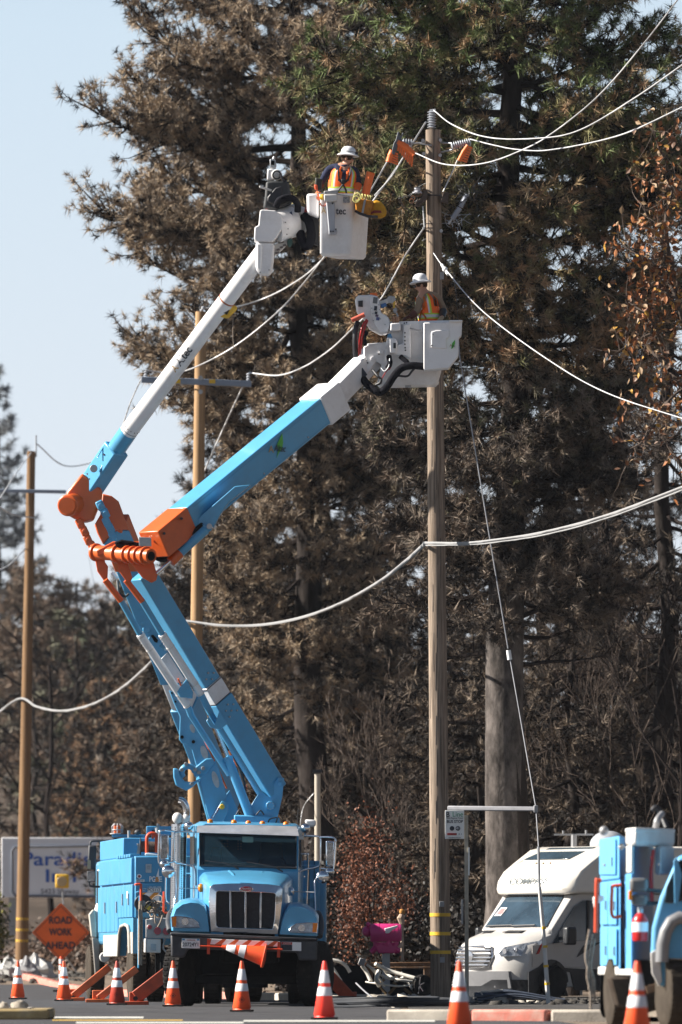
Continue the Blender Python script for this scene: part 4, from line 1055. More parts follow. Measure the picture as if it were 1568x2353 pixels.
# cab
CABF = [(335, 176), (1212, 204), (1208, 520), (1206, 1000), (335, 970), (333, 500)]
CABB = [(268, 172), (1256, 204), (1254, 520), (1252, 1000), (270, 970), (268, 500)]
k = MB()
FV = [2.55, 2.55, 2.1, 2.1, 2.1, 2.1]
fr_ = [Lf(a, b, v) for (a, b), v in zip(CABF, FV)]; bk_ = LP(CABB, 3.9)
n6 = 6
# side, floor and roof skins (front left open round the windscreen)
k.loft([fr_, bk_], caps=False)
k.add(bk_, [tuple(range(n6))])
k.add([Lf(335, 176, 2.55), Lf(1212, 204, 2.55), Lf(1190, 207, 2.53), Lf(356, 184, 2.53), Lf(333, 500, 2.1), Lf(1208, 520, 2.1), Lf(1193, 486, 2.13), Lf(350, 464, 2.13)],
      [(0, 1, 2, 3), (0, 3, 7, 4), (1, 5, 6, 2), (4, 7, 6, 5)])
k.add([Lf(333, 500, 2.1), Lf(1208, 520, 2.1), Lf(1206, 1000, 2.1), Lf(335, 970, 2.1)], [(0, 1, 2, 3)])
cab = part('cab', k, BLUE, smooth=30)
k = MB(); k.add([Lf(352, 182, 2.535), Lf(1194, 206, 2.535), Lf(1195, 488, 2.125), Lf(348, 466, 2.125)], [(0, 1, 2, 3)])
part('windscreen', k, GL2, cab)
k = MB(); P = [Lf(354, 186, 2.52), Lf(1192, 209, 2.52), Lf(1192, 486, 2.11), Lf(351, 464, 2.11)]; k.tube(P+[P[0]], .018, 6); part('windscreen_seal', k, BLACK, cab)
# cab interior
k = MB()
for a, b, c_, e in ((860, 260, 1090, 560), (430, 300, 560, 560)):
    k.prism(LP([(a+20, b), (c_-20, b+5), (c_, e), (a-10, e)], 2.95), (0, .2, 0))
part('seat', k, INTER, cab, bevel=.04)
k = MB(); k.prism(LP([(380, 430), (1180, 455), (1180, 560), (380, 540)], 2.25), (0, .4, 0)); part('dashboard', k, INTER, cab, bevel=.03)
k = MB(); k.torus(Lf(985, 470, 2.75), .21, .018, (0, 1, -.5), 24, 8); part('steering_wheel', k, BLACK, cab)
k = MB()
for i in range(5):
    for j in range(4):
        if rng.random() < .75: k.box(Lf(545+i*24+(70 if i > 2 else 0), 250+j*24, 3.85), (.026, .01, .022))
part('rear_window_opening', k, mat('bright rear opening', (.55, .6, .62), .6), cab)
pr('inspection_card', [(722, 212), (818, 214), (818, 264), (722, 262)], 2.42, 2.43, mat('faded green card', (.16, .26, .24), .6), cab)
# wipers, side windows
tb('wiper', [(398, 424, 2.12), (560, 446, 2.08), (640, 470, 2.07), (692, 495, 2.06)], .012, BLACK, cab); tb('wiper', [(760, 436, 2.12), (920, 462, 2.08), (1010, 480, 2.07), (1075, 518, 2.06)], .012, BLACK, cab)
for s_, ptsw in ((-1, [(286, 212, 3.35), (322, 210, 2.62), (322, 450, 2.35), (286, 470, 3.35)]), (1, [(1244, 240, 3.35), (1218, 236, 2.7), (1214, 480, 2.4), (1244, 500, 3.35)])):
    k = MB(); P = [Lf(a+(-12 if s_ < 0 else 10), b, v) for a, b, v in ptsw]; k.prism(P, (.012*s_, 0, 0)); dr_ = part('side_window', k, GLASS, cab)
    tb('door_handle', [(268 if s_ < 0 else 1262, 560, 3.3), (268 if s_ < 0 else 1262, 560, 3.1)], .014, CHROME, cab)
# roof and visor
k = MB()
k.loft([LP([(330, 178), (1213, 206), (1205, 150), (1150, 112), (760, 100), (400, 95), (338, 130)], 2.50),
        LP([(322, 174), (1222, 206), (1226, 128), (1180, 98), (760, 86), (360, 82), (312, 110)], 2.85),
        LP([(300, 172), (1235, 206), (1240, 132), (1190, 100), (760, 84), (350, 80), (290, 112)], 3.5), LP([(285, 172), (1245, 206), (1245, 140), (1190, 112), (760, 98), (350, 94), (280, 125)], 3.9)])
part('roof', k, BLUE, cab, smooth=50, bevel=.015)
k = MB(); k.loft([[Lf(330, 116, 2.42), Lf(770, 110, 2.40), Lf(1196, 124, 2.42), Lf(1216, 206, 2.20), Lf(770, 190, 2.12), Lf(326, 176, 2.20)],
                  [Lf(330, 122, 2.47), Lf(770, 116, 2.45), Lf(1196, 130, 2.47), Lf(1214, 210, 2.24), Lf(770, 194, 2.16), Lf(328, 180, 2.24)]])
part('sun_visor', k, mat('polished visor', (.62, .62, .65), .38, metal=.7, var=.1, bump=.004, bscale=5), cab, smooth=50)
for a, b in ((442, 84), (650, 90), (775, 97), (898, 101), (1102, 107)):
    k = MB(); k.lathe([(.045, -.02), (.045, .03), (.038, .055), (.018, .066), (.001, .068)], Lf(a, b+12, 2.62), (0, 0, 1), 16, sx=1.0); m_ = part('marker_light', k, AMBER, cab, smooth=60)
    k = MB(); k.cyl(Lf(a, b+20, 2.62), Lf(a, b+11, 2.62), .052, n=16); part('light_base', k, CHROME, m_)
# mirrors
def mirror_chrome(name, x0, x1, y0, y1, v):
    k = MB(); k.prism(LP([(x0, y0), (x1, y0+3), (x1, y1+3), (x0, y1)], v), (0, .09, 0)); return part(name, k, CHROME, cab, bevel=.025, seg=3)
mirror_chrome('wing_mirror', 4, 84, 190, 412, 2.3); mirror_chrome('wing_mirror', 1446, 1526, 248, 474, 2.3)
for P in ([(322, 176, 2.5), (200, 168, 2.4), (150, 172, 2.35), (128, 200, 2.33), (124, 330, 2.33), (132, 430, 2.35), (200, 448, 2.4), (280, 468, 2.4), (312, 500, 2.35), (316, 640, 2.3)],
          [(150, 172, 2.35), (60, 158, 2.3), (15, 162, 2.3), (0, 190, 2.3), (-6, 420, 2.3), (20, 440, 2.3), (124, 432, 2.33)],
          [(1260, 204, 2.55), (1360, 208, 2.45), (1400, 224, 2.4), (1404, 300, 2.38), (1400, 440, 2.38), (1370, 478, 2.4), (1250, 505, 2.4), (1205, 540, 2.35), (1192, 660, 2.3)],
          [(1400, 216, 2.4), (1500, 218, 2.3), (1532, 240, 2.3), (1536, 300, 2.3), (1520, 480, 2.3), (1495, 496, 2.3), (1404, 490, 2.35)]):
    tb('mirror_bracket', P, .016, CHROME, cab, smoothn=40)
for c in ((44, 452), (1478, 520)):
    k = MB(); k.ball(Lf(*c, 2.32), .085, 16, sz=.8); part('convex_mirror', k, CHROME, cab, smooth=80)
for c in ((77, 517), (1420, 565)):
    k = MB(); k.lathe([(.001, -.03), (.06, -.026), (.095, -.008), (.102, .01), (.08, .05), (.001, .07)], Lf(*c, 1.2), (0, 1, 0), 24); part('hood_mirror', k, CHROME, smooth=60)
tb('hood_mirror_arm', [(140, 520, 1.25), (142, 700, 1.2), (125, 830, 1.1), (148, 862, 1.0)], .013, CHROME, smoothn=20); tb('hood_mirror_arm', [(1370, 572, 1.25), (1352, 620, 1.2), (1358, 860, 1.1), (1350, 912, 1.0)], .013, CHROME, smoothn=20)
tb('hood_mirror_arm', [(165, 662, 1.2), (360, 664, 1.3)], .008, STEEL); tb('hood_mirror_arm', [(1150, 690, 1.3), (1352, 698, 1.2)], .009, STEEL)
for c in ((362, 660), (1148, 690)):
    k = MB(); k.ball(Lf(*c, 1.3), .05, 10, sz=1.4); part('turn_lamp', k, AMBER if c[0] < 500 else CHROME, smooth=60)
# horns / lamps on the roof corners
for c, m_ in (((255, 122), CHROME), ((1272, 140), CHROME)):
    k = MB(); k.ball(Lf(*c, 2.7), .078, 18); k.cyl(Lf(c[0], c[1]+30, 2.7), Lf(c[0], c[1]+75, 2.75), .02, n=8); part('spot_lamp', k, m_, cab, smooth=60)
k = MB(); k.prism(LP([(1266, 62), (1362, 66), (1364, 118), (1330, 130), (1270, 100)], 3.0), (0, .2, 0)); part('strobe_lamp', k, WHITE, cab, bevel=.03)
k = MB(); k.ball(Lf(158, 52, 3.1), .085, 14, sz=1.1); k.ball(Lf(228, 62, 3.1), .075, 14, sz=1.1); part('strobe_lamp', k, WHITED, cab, smooth=60)
tb('aerial', [(1205, 110, 2.9), (1200, 40, 2.9), (1212, -30, 2.9)], .005, BLACK, cab)
# exhaust stack
PERF = mat('perforated chrome shield', (.70, .71, .73), .2, metal=1.0, var=.05)
nt = PERF.node_tree; tc = nt.nodes.new('ShaderNodeTexCoord'); vo = nt.nodes.new('ShaderNodeTexVoronoi'); vo.inputs['Scale'].default_value = 34; vo.inputs['Randomness'].default_value = .15
nt.links.new(tc.outputs['Object'], vo.inputs['Vector']); mr = nt.nodes.new('ShaderNodeMath'); mr.operation = 'LESS_THAN'; mr.inputs[1].default_value = .36
nt.links.new(vo.outputs['Distance'], mr.inputs[0]); mx = nt.nodes.new('ShaderNodeMix'); mx.data_type = 'RGBA'; pb_ = nt.nodes['Principled BSDF']
src = pb_.inputs['Base Color'].links[0].from_socket; nt.links.new(mr.outputs[0], mx.inputs[0]); nt.links.new(src, mx.inputs[6]); mx.inputs[7].default_value = (.02, .03, .04, 1); nt.links.new(mx.outputs[2], pb_.inputs['Base Color'])
k = MB(); k.cyl(Lf(172, 112, 3.2), Lf(160, 890, 3.2), .125, n=28); ex = part('exhaust_shield', k, PERF, smooth=60)
k = MB(); k.cyl(Lf(172, 104, 3.2), Lf(172, 120, 3.2), .132, n=28); part('shield_collar', k, CHROME, ex)
k = MB(); P = bez([W(411, 1838, 114.2), W(420, 1841, 114.2), W(427, 1853, 114.2), W(429, 1872, 114.2), W(427, 1905, 114.2)], 20); k.tube(P, px(8.2, 114), 18); part('exhaust_pipe', k, CHROME, ex, smooth=60)
k = MB(); k.cyl(P[0]+Vector((-.004, 0, .0)), P[0]+Vector((.004, 0, 0)), px(6.8, 114), n=16); part('pipe_mouth', k, BLACK, ex)
# grab rails
tb('grab_rail', [(58, 560, 2.9), (56, 740, 2.9), (70, 785, 2.9), (95, 800, 2.9)], .013, CHROME, smoothn=16)
tb('grab_rail', [(1250, 362, 3.5), (1285, 366, 3.5), (1297, 400, 3.5), (1282, 800, 3.5)], .014, CHROME, smoothn=20)
tb('grab_rail', [(305, 640, 2.6), (302, 760, 2.6)], .012, STEEL)
tb('rack_frame', [(40, 690, 3.4), (38, 860, 3.4), (52, 878, 3.4), (90, 878, 3.4)], .018, RO)
# utility body behind the cab
k = MB(); k.box(((571-784)/F*DT+.02, DT+7.2, 1.52), (2.32, 5.4, 1.25)); ub = part('utility_body', k, BLUED, bevel=.02)
for i in range(4):
    for s_ in (-1, 1):
        k = MB(); k.box(((571-784)/F*DT+.02+s_*1.165, DT+5.2+i*1.32, 1.55), (.03, 1.2, 1.05)); dd_ = part('locker_door', k, BLUED, ub, bevel=.012)
        k = MB(); k.box(((571-784)/F*DT+.02+s_*1.19, DT+5.2+i*1.32, 1.55), (.03, .12, .04)); part('latch', k, STEEL, dd_)
pr('side_box', [(1210, 418), (1392, 424), (1394, 1000), (1210, 1000)], 4.3, 4.5, BLUED, ub, bevel=.01)
pr('shelf', [(1238, 742), (1345, 748), (1345, 760), (1238, 754)], 4.25, 4.3, BLUED, ub)
for x_ in (1236, 1300, 1346): pr('door_seam', [(x_, 424), (x_+5, 424), (x_+5, 998), (x_, 998)], 4.285, 4.3, DARK, ub)
tb('ladder_bar', [(1205, 462, 4.2), (1392, 466, 4.2)], .012, BLUE, ub)
pr('top_rail', [(0, 122), (180, 122), (180, 150), (0, 150)], 5.5, 5.6, BLUED, ub)
# chassis
cx0 = (571-784)/F*DT
k = MB()
for s_ in (-.42, .42): k.box((cx0+s_, DT+5.2, .82), (.09, 9.6, .26))
k.box((cx0, DT+1.1, .95), (.8, 1.3, .55)); k.box((cx0, DT+1.15, .42), (1.7, .14, .14)); k.box((cx0, DT+3.4, .75), (1.9, 1.2, .5)); k.box((cx0, DT+8.2, .52), (1.6, .3, .3))
part('chassis', k, DARK, bevel=.02)
for s_ in (-1, 1):
    k = MB(); k.box((cx0+s_*.95, DT+3.6, .78), (.35, 1.5, .55)); part('fuel_tank', k, MUDB, bevel=.06)
k = MB(); k.prism(LP([(130, 1060), (1340, 1090), (1320, 1340), (1180, 1420), (320, 1400), (200, 1330)], 1.95), (0, .1, 0)); part('splash_guard', k, DARK)
def wheel(name, c, R, wd, yaw, parent, rimm=GREY, tyre=RUBBER, dual=False, lug=True):
    c = Vector(c); ax = Vector((math.cos(yaw), math.sin(yaw), 0))
    k = MB(); k.lathe([(R*.60, -wd*.5), (R*.90, -wd*.5), (R*.975, -wd*.42), (R, -wd*.25), (R, wd*.25), (R*.975, wd*.42), (R*.90, wd*.5), (R*.60, wd*.5)], c, ax, 36)
    w = build('wheel', k, tyre, parent, smooth=35)
    k = MB()
    for i in range(40):
        a = 2*PI*i/40; d_, s_, u_ = frame_of(ax); e = s_*math.cos(a)+u_*math.sin(a); t_ = d_.cross(e)
        for q in (-.3, 0, .3):
            M_ = Matrix((e, d_, t_)).transposed(); k.box(c+e*R*1.0+d_*wd*q, (R*.03, wd*.24, R*.085), M_)
    build('tread', k, tyre, w, kind='stuff')
    k = MB(); k.lathe([(R*.60, -wd*.42), (R*.56, -wd*.36), (R*.50, -wd*.1), (R*.25, -wd*.05), (R*.22, -wd*.34), (R*.001, -wd*.36)], c, ax, 28)
    k.lathe([(R*.60, wd*.42), (R*.56, wd*.36), (R*.50, wd*.1), (R*.25, wd*.05), (R*.22, wd*.34), (R*.001, wd*.36)], c, ax, 28)
    r_ = build('rim', k, rimm, w, smooth=40)
    return w
wheel('wheel', (cx0-1.06, DT+1.15, .51), .51, .30, -.35, rt, mat('grey steel wheel', (.42, .43, .44), .45, var=.1, metal=.3)); wheel('wheel', (cx0+1.04, DT+1.15, .51), .51, .30, -.35, rt)
for y_ in (7.5, 8.9):
    for s_ in (-1.02, -.70, .70, 1.02): wheel('wheel', (cx0+s_, DT+y_, .51), .51, .27, 0, rt)
# outriggers
OUTR = mat('worn dark orange steel', (.42, .06, .02), .55, var=.25, scale=4, dirt=(.12, .04, .025), dirt_amt=.6)
def outrigger(a, b, wd, d_, parent, foot=True, dep=.2, m=OUTR):
    a = W(*a, d_); b = W(*b, d_); k = MB(); k.beam(a, b, dep, wd, up=(0, 0, 1)); o = build('outrigger', k, m, parent, bevel=.012)
    if foot:
        f = Vector((b.x, b.y, 0)); k = MB(); k.box((b.x, b.y, .03), (.42, .42, .06)); k.box((b.x, b.y, .12), (.2, .16, .18)); build('foot', k, m, o, bevel=.01)
        k = MB(); k.cyl(b+Vector((0, -dep/2-.005, -.02)), b+Vector((0, -dep/2-.04, -.02)), .04, n=12); build('pin', k, BLACK, o)
    return o
outrigger((752, 2238), (806, 2297), px(30, 115), 115.5, rt); outrigger((385, 2236), (312, 2292), px(30, 115), 115.2, rt)
outrigger((690, 2262), (712, 2300), px(18, 119), 119, rt)

# ---------------------------------------------------------------- turntable and booms of the front truck
B2 = view(114.9, 919, .32967); B3 = view(229.7, 1435.9, .32967); V1 = view(516.9, 229.7, .3663); VL = view(775.4, 603.1, .20147); VU = view(562.9, 315.9, .21246)
def bm(name, p, q, w_, h_, m, parent, w1=None, h1=None, **kw):
    k = MB(); k.beam(p, q, w_, h_, w1=w1, h1=h1); return build(name, k, m, parent, **kw)
def pv(name, V, pts, d0, th, m, parent, **kw):
    k = MB(); k.prism([V(a, b, d0) for a, b in pts], (0, th, 0)); return build(name, k, m, parent, **kw)
tt = pv('turntable', B3, [(935, 1325), (1150, 1330), (1255, 1345), (1255, 1400), (935, 1400)], 114.8, 1.0, BLUE, rt, bevel=.02)
pv('turret_plate', B3, [(1285, 1068), (1272, 1200), (1232, 1372), (1075, 1375), (1010, 1330), (1120, 1150), (1165, 1195), (1240, 1065)], 114.9, .05, BLUE, tt, bevel=.006)
pv('turret_plate', B3, [(1285, 1068), (1272, 1200), (1232, 1372), (1075, 1375), (1010, 1330), (1120, 1150), (1165, 1195), (1240, 1065)], 115.4, .05, BLUE, tt, bevel=.006)
for c, r_ in (((1258, 1105), .035), ((1190, 1262), .075)):
    k = MB(); k.cyl(B3(*c, 114.9), B3(*c, 114.84), r_, n=18); build('pivot_pin', k, BLUE, tt, bevel=.008)
for i in range(8):
    a = 2*PI*i/8; k = MB(); c = B3(1190, 1262, 114.84)+Vector((math.cos(a)*.055, 0, math.sin(a)*.055)); k.cyl(c, c-Vector((0, .02, 0)), .009, n=6); build('bolt', k, STEEL, tt)
tb('hose_loop', [(1090, 1325, 114.7), (1120, 1295, 114.7), (1145, 1325, 114.7)], .012, BLACK, tt, V=B3, smoothn=10); tb('hose_loop', [(1170, 1390, 114.7), (1185, 1355, 114.7), (1235, 1345, 114.7), (1225, 1385, 114.7)], .012, BLACK, tt, V=B3, smoothn=12)
tb('hose_loop', [(950, 1325, 114.7), (975, 1290, 114.7), (1000, 1325, 114.7)], .012, BLACK, tt, V=B3, smoothn=10)
# lower boom
e1, e2 = W(327, 1318, 113.6), W(628, 1818, 115.1)
ax_ = (e2-e1)
lb = bm('lower_boom', e1, e1+ax_*.50, .30, .34, BLUE, rt, bevel=.02)
bm('boom_insert', e1+ax_*.50, e1+ax_*.575, .315, .36, WHITE, lb, bevel=.015)
bm('boom_base_section', e1+ax_*.575, e2, .34, .385, BLUE, lb, bevel=.02)
d_, s_, u_ = frame_of(ax_)
for t_, rows in ((.455, 3), (.60, 4)):
    for i in range(rows):
        for j in (-1, 0, 1):
            if (i+j) % 2: continue
            # fastening bolts on the camera-side face
            side = s_ if s_.y < 0 else -s_
            c = e1+ax_*(t_+.014*i)+side*.155*(1.12 if t_ > .5 else 1)+u_*.09*j
            k = MB(); k.cyl(c, c+side*.025, .014, n=8); build('bolt', k, YEL if False else STEEL, lb)
for t_ in (.503, .572):
    k = MB()
    for sg in (-1, 1):
        k.beam(e1+ax_*t_-s_*.162+u_*.183*sg, e1+ax_*t_+s_*.162+u_*.183*sg, .01, .01); k.beam(e1+ax_*t_-u_*.183+s_*.16*sg, e1+ax_*t_+u_*.183+s_*.16*sg, .01, .01)
    build('rivet_line', k, BLACK, lb)
# white dielectric rods beside the lower boom
def rodline(V_list, rs, names, mats_, parent):
    first = None
    for (p, q), r_, nm, m_ in zip(V_list, rs, names, mats_):
        k = MB(); k.cyl(p, q, r_, n=16); o = build(nm, k, m_, first or parent, smooth=50); first = first or o
for (pts) in ([(385, 1255), (497, 1402), (628, 1632), (962, 2135), (985, 2200), (1250, 2610)], [(530, 1255), (645, 1405), (782, 1632), (1052, 2050), (1120, 2185), (1460, 2740)]):
    ds_ = [113.2, 113.3, 113.5, 114.1, 114.2, 114.7]
    P = [B2(a, b, dd) for (a, b), dd in zip(pts, ds_)]
    rodline([(P[0], P[1]), (P[1], P[2]), (P[2], P[3]), (P[3], P[4]), (P[4], P[5])], [.05, .05, .066, .056, .05], ['levelling_rod', 'rod_tube', 'rod_sleeve', 'rod_tube', 'rod_tube'], [ORANGE, BLUE, WHITE, BLUE, BLUE], rt)
    for t_ in (.02, .2, .98, .82):
        c = P[2].lerp(P[3], t_); dr2 = (P[3]-P[2]).normalized(); k = MB(); k.cyl(c, c+dr2*.02, .071, n=16); build('rod_collar', k, WHITED, rt)
    for t_ in (.05, .09, .13, .17, .86, .9, .94):
        c = P[2].lerp(P[3], t_)+Vector((-.06, -.03, 0)); k = MB(); k.cyl(c, c+Vector((-.02, -.01, 0)), .013, n=6); build('bolt', k, STEEL, rt)
# bracket between the rods
k = MB(); k.prism([B3(a, b, 113.9) for a, b in ((535, 465), (605, 375), (650, 470), (645, 510), (560, 505))], (0, .25, 0)); build('rod_bracket', k, BLUE, lb, bevel=.01)
k = MB(); k.prism([B3(a, b, 114.0) for a, b in ((740, 670), (760, 640), (800, 700), (835, 590), (860, 640), (885, 690), (840, 730), (770, 715))], (0, .2, 0)); build('rod_bracket', k, BLUE, lb, bevel=.01)
# lift cylinder
k = MB(); k.cyl(B3(800, 700, 114.4), B3(895, 925, 114.6), .032, n=14); cyl_ = build('lift_cylinder', k, CHROME, rt, smooth=60)
k = MB(); k.cyl(B3(890, 925, 114.6), B3(1045, 1330, 114.9), .075, n=20); build('cylinder_barrel', k, BLUE, cyl_, smooth=60)
k = MB(); k.cyl(B3(888, 920, 114.6), B3(896, 942, 114.6), .085, n=20); build('cylinder_gland', k, BLUE, cyl_)
tb('hydraulic_hose', [(930, 900, 114.9), (965, 980, 115), (990, 1060, 115), (1005, 1110, 115), (1010, 1180, 115)], .028, BLACK, cyl_, V=B3, smoothn=16)
tb('orange_hose', [(900, 880, 114.95), (960, 985, 115), (1000, 1080, 115.1), (1030, 1150, 115)], .014, ORANGE, cyl_, V=B3, smoothn=16)
# elbow: orange pin housing with its flanges
el = B2(510, 1082, 112.9)
k = MB(); k.cyl(B2(325, 1062, 113.3), B2(705, 1088, 112.35), px(16.5, 113), n=28); eb = build('elbow_pin_housing', k, ORANGE, rt, smooth=50)
for zx, rr, th in ((322, 21, .05), (470, 22, .05), (540, 21, .04), (582, 21, .04), (622, 21, .04), (668, 21.5, .04)):
    c = B2(zx, 1062+(zx-325)*.0684, 113.3-(zx-325)/380*.95); axd = (B2(705, 1088, 112.35)-B2(325, 1062, 113.3)).normalized()
    k = MB(); k.cyl(c-axd*th*.5, c+axd*th*.5, px(rr, 113), n=24); build('flange', k, ORANGE, eb, bevel=.008)
c = B2(705, 1088, 112.345); k = MB(); k.cyl(c, c+axd*.012, px(10.5, 113), n=20); build('pin_bore', k, DARK, eb)
pv('elbow_bracket', B2, [(305, 1060), (330, 1045), (370, 1060), (385, 1130), (405, 1160), (400, 1262), (382, 1268), (330, 1195)], 113.35, .06, ORANGE, eb, bevel=.01)
pv('elbow_bracket', B2, [(455, 1070), (500, 1050), (525, 1100), (560, 1190), (575, 1240), (560, 1270), (530, 1262), (478, 1190)], 113.15, .06, ORANGE, eb, bevel=.01)
pv('elbow_bracket', B2, [(560, 1130), (640, 1110), (720, 1120), (748, 1222), (742, 1255), (708, 1275), (640, 1235)], 112.75, .07, ORANGE, eb, bevel=.012)
pv('elbow_saddle', B2, [(320, 1050), (440, 985), (620, 985), (700, 1020), (690, 1050), (420, 1060), (330, 1085)], 113.0, .4, ORANGE, eb, bevel=.015)
k = MB(); k.prism([B2(a, b, 112.75) for a, b in ((445, 990), (500, 972), (570, 982), (640, 1000), (672, 1020), (640, 1030), (540, 1018), (470, 1028))], (0, .2, 0)); build('hose_cover', k, CLOTHB, eb, bevel=.025)
k = MB()
for c_ in ((360, 1175), (500, 1185), (700, 1240), (735, 985)): k.cyl(B2(*c_, 112.6), B2(*c_, 112.5), .03, n=12)
build('bracket_bolts', k, ORANGE, eb, kind='stuff')
# upper boom
u1, u2 = W(372, 1236, 112.7), W(738, 936, 115.35)
au = u2-u1
ubm = bm('upper_boom', u1+au*.13, u2, .44, .46, BLUE, rt, bevel=.02)
bm('boom_root', u1-au*.05, u1+au*.13, .45, .47, ORANGE, ubm, bevel=.02)
pv('root_hatch', B2, [(618, 955), (705, 958), (708, 1020), (622, 1018)], 112.28, .03, STEEL, ubm, bevel=.005)
for c_ in ((797, 930), (918, 826)):
    k = MB(); k.cyl(B2(*c_, 112.7), B2(*c_, 112.36 if c_[0] < 900 else 112.5), .022, n=12); build('plug', k, BLACK, ubm)
# belly plate and its cylinder
pv('belly_plate', B2, [(930, 960), (1090, 880), (1140, 885), (1185, 800), (1245, 712), (1400, 590), (1290, 600), (1060, 800)], 113.0, .3, BLUE, ubm, bevel=.01)
pv('cylinder_bracket', B2, [(1062, 862), (1110, 890), (1130, 870), (1128, 905), (1095, 925), (1075, 900)], 112.9, .1, BLUE, ubm, bevel=.006)
k = MB(); k.cyl(B2(1112, 880, 112.95), B2(1112, 880, 112.85), .045, n=16); build('pin', k, STEEL, ubm)
k = MB(); k.cyl(B2(742, 1212, 112.7), B2(845, 1118, 112.75), .035, n=14); tc_ = build('tilt_cylinder', k, CHROME, rt, smooth=60)
k = MB(); k.cyl(B2(840, 1130, 112.75), B2(905, 1066, 112.8), .085, n=20); build('cylinder_collar', k, ORANGE, tc_, bevel=.01)
k = MB(); k.cyl(B2(903, 1068, 112.8), B2(1085, 905, 112.95), .075, n=20); build('cylinder_barrel', k, BLUE, tc_, smooth=60)
tb('hose_sleeve', [(740, 1090, 112.9), (790, 1105, 112.85), (850, 1070, 112.85), (930, 990, 112.9), (1010, 920, 112.95), (1070, 875, 113)], .06, CLOTHB, ubm, V=B2, smoothn=24)
for y_ in (-.19, .17):
    k = MB(); sd_ = frame_of(au)[1]; sd_ = sd_ if sd_.y < 0 else -sd_; k.beam(u1+au*.16+sd_*.222+frame_of(au)[2]*y_, u1+au*.97+sd_*.222+frame_of(au)[2]*y_, .006, .008); build('weld_seam', k, BLUED, ubm)
for t_ in (.32, .55, .83):
    k = MB(); sd_ = frame_of(au)[1]; sd_ = sd_ if sd_.y < 0 else -sd_; k.cyl(u1+au*t_+sd_*.215-frame_of(au)[2]*.16, u1+au*t_+sd_*.235-frame_of(au)[2]*.16, .014, n=8); build('bolt', k, STEEL, ubm)
# logo on the blue boom
LG = bpy.data.materials['green print']
GOLD = mat('gold print', (.42, .26, .08), .5)
side = frame_of(au)[1]; side = side if side.y < 0 else -side
def on_boom(x, y, off): return u1+au*x+side*(.23+off)+frame_of(au)[2]*y
LEAFG = mat('leaf green print', (.09, .42, .05), .5)
k = MB(); c = on_boom(.665, .03, .004); a_ = au.normalized(); v_ = frame_of(au)[2]
zz = Vector((0, 0, 1)); zz = (zz-side*zz.dot(side)).normalized(); xx = zz.cross(side)*-1
xx = xx if xx.x > 0 else -xx
q = [c+xx*a+zz*b for a, b in ((-.03, -.12), (.0, -.02), (-.02, .05), (.03, .13), (.07, .19), (.085, .08), (.07, -.01), (.015, -.05))]
q = [c+(p-c)*1.3 for p in q]; k.prism(q, side*.004); build('logo_leaf', k, LEAFG, ubm)
text('Altec', 'lettering', c+side*.008+xx*.03+zz*-.005, xx, zz, .15, INKB, ubm, width=.27, shear=.25, bold=.01)
text('A', 'lettering', c+side*.008+xx*-.17+zz*-.03, xx, zz, .16, GOLD, ubm, width=.12)
# white tip section
w1_, w2_ = u2-au*.03, VL(470, 1010, 116.25)
col_ = bm('boom_collar', u2-au*.035, u2+au*.085, .50, .52, WHITE, rt, bevel=.02)
bm('inner_boom', u2+au*.05, w2_, .32, .34, WHITE, col_, bevel=.02)
aw = (w2_-u2).normalized(); sw = frame_of(w2_-u2)[1]; sw = sw if sw.y < 0 else -sw; uw = frame_of(w2_-u2)[2]
k = MB(); cst = VL(290, 1215, 116.0); k.box(u2.lerp(w2_, .60)+sw*.162, (.1, .01, .14), Matrix.Rotation(-.6, 3, 'Y')); build('sticker', k, INKB, col_)
k = MB()
for i in range(9): k.box(u2.lerp(w2_, .72)+sw*.163+uw*(.03*i-.13), (.02, .008, .008))
build('rivet', k, INKB, col_)
kn = pv('knuckle_plate', VL, [(300, 960), (360, 925), (560, 905), (600, 950), (598, 1000), (588, 1140), (545, 1190), (445, 1120), (410, 1180), (350, 1275), (300, 1120)], 115.85, .10, WHITE, rt, bevel=.02)
pv('knuckle_plate', VL, [(300, 960), (360, 925), (560, 905), (600, 950), (598, 1000), (588, 1140), (545, 1190), (445, 1120), (410, 1180), (350, 1275), (300, 1120)], 116.25, .10, WHITE, kn, bevel=.02)
for c_ in ((565, 965), (500, 1020), (405, 1095)):
    k = MB(); k.cyl(VL(*c_, 115.86), VL(*c_, 115.80), .035, n=16); build('pin_cap', k, WHITE, kn, bevel=.006)
k = MB(); k.cyl(VL(475, 1042, 115.85), VL(475, 1042, 115.82), .012, n=8); k.cyl(VL(348, 1145, 115.85), VL(348, 1145, 115.82), .012, n=8); build('bolt', k, INKB, kn)
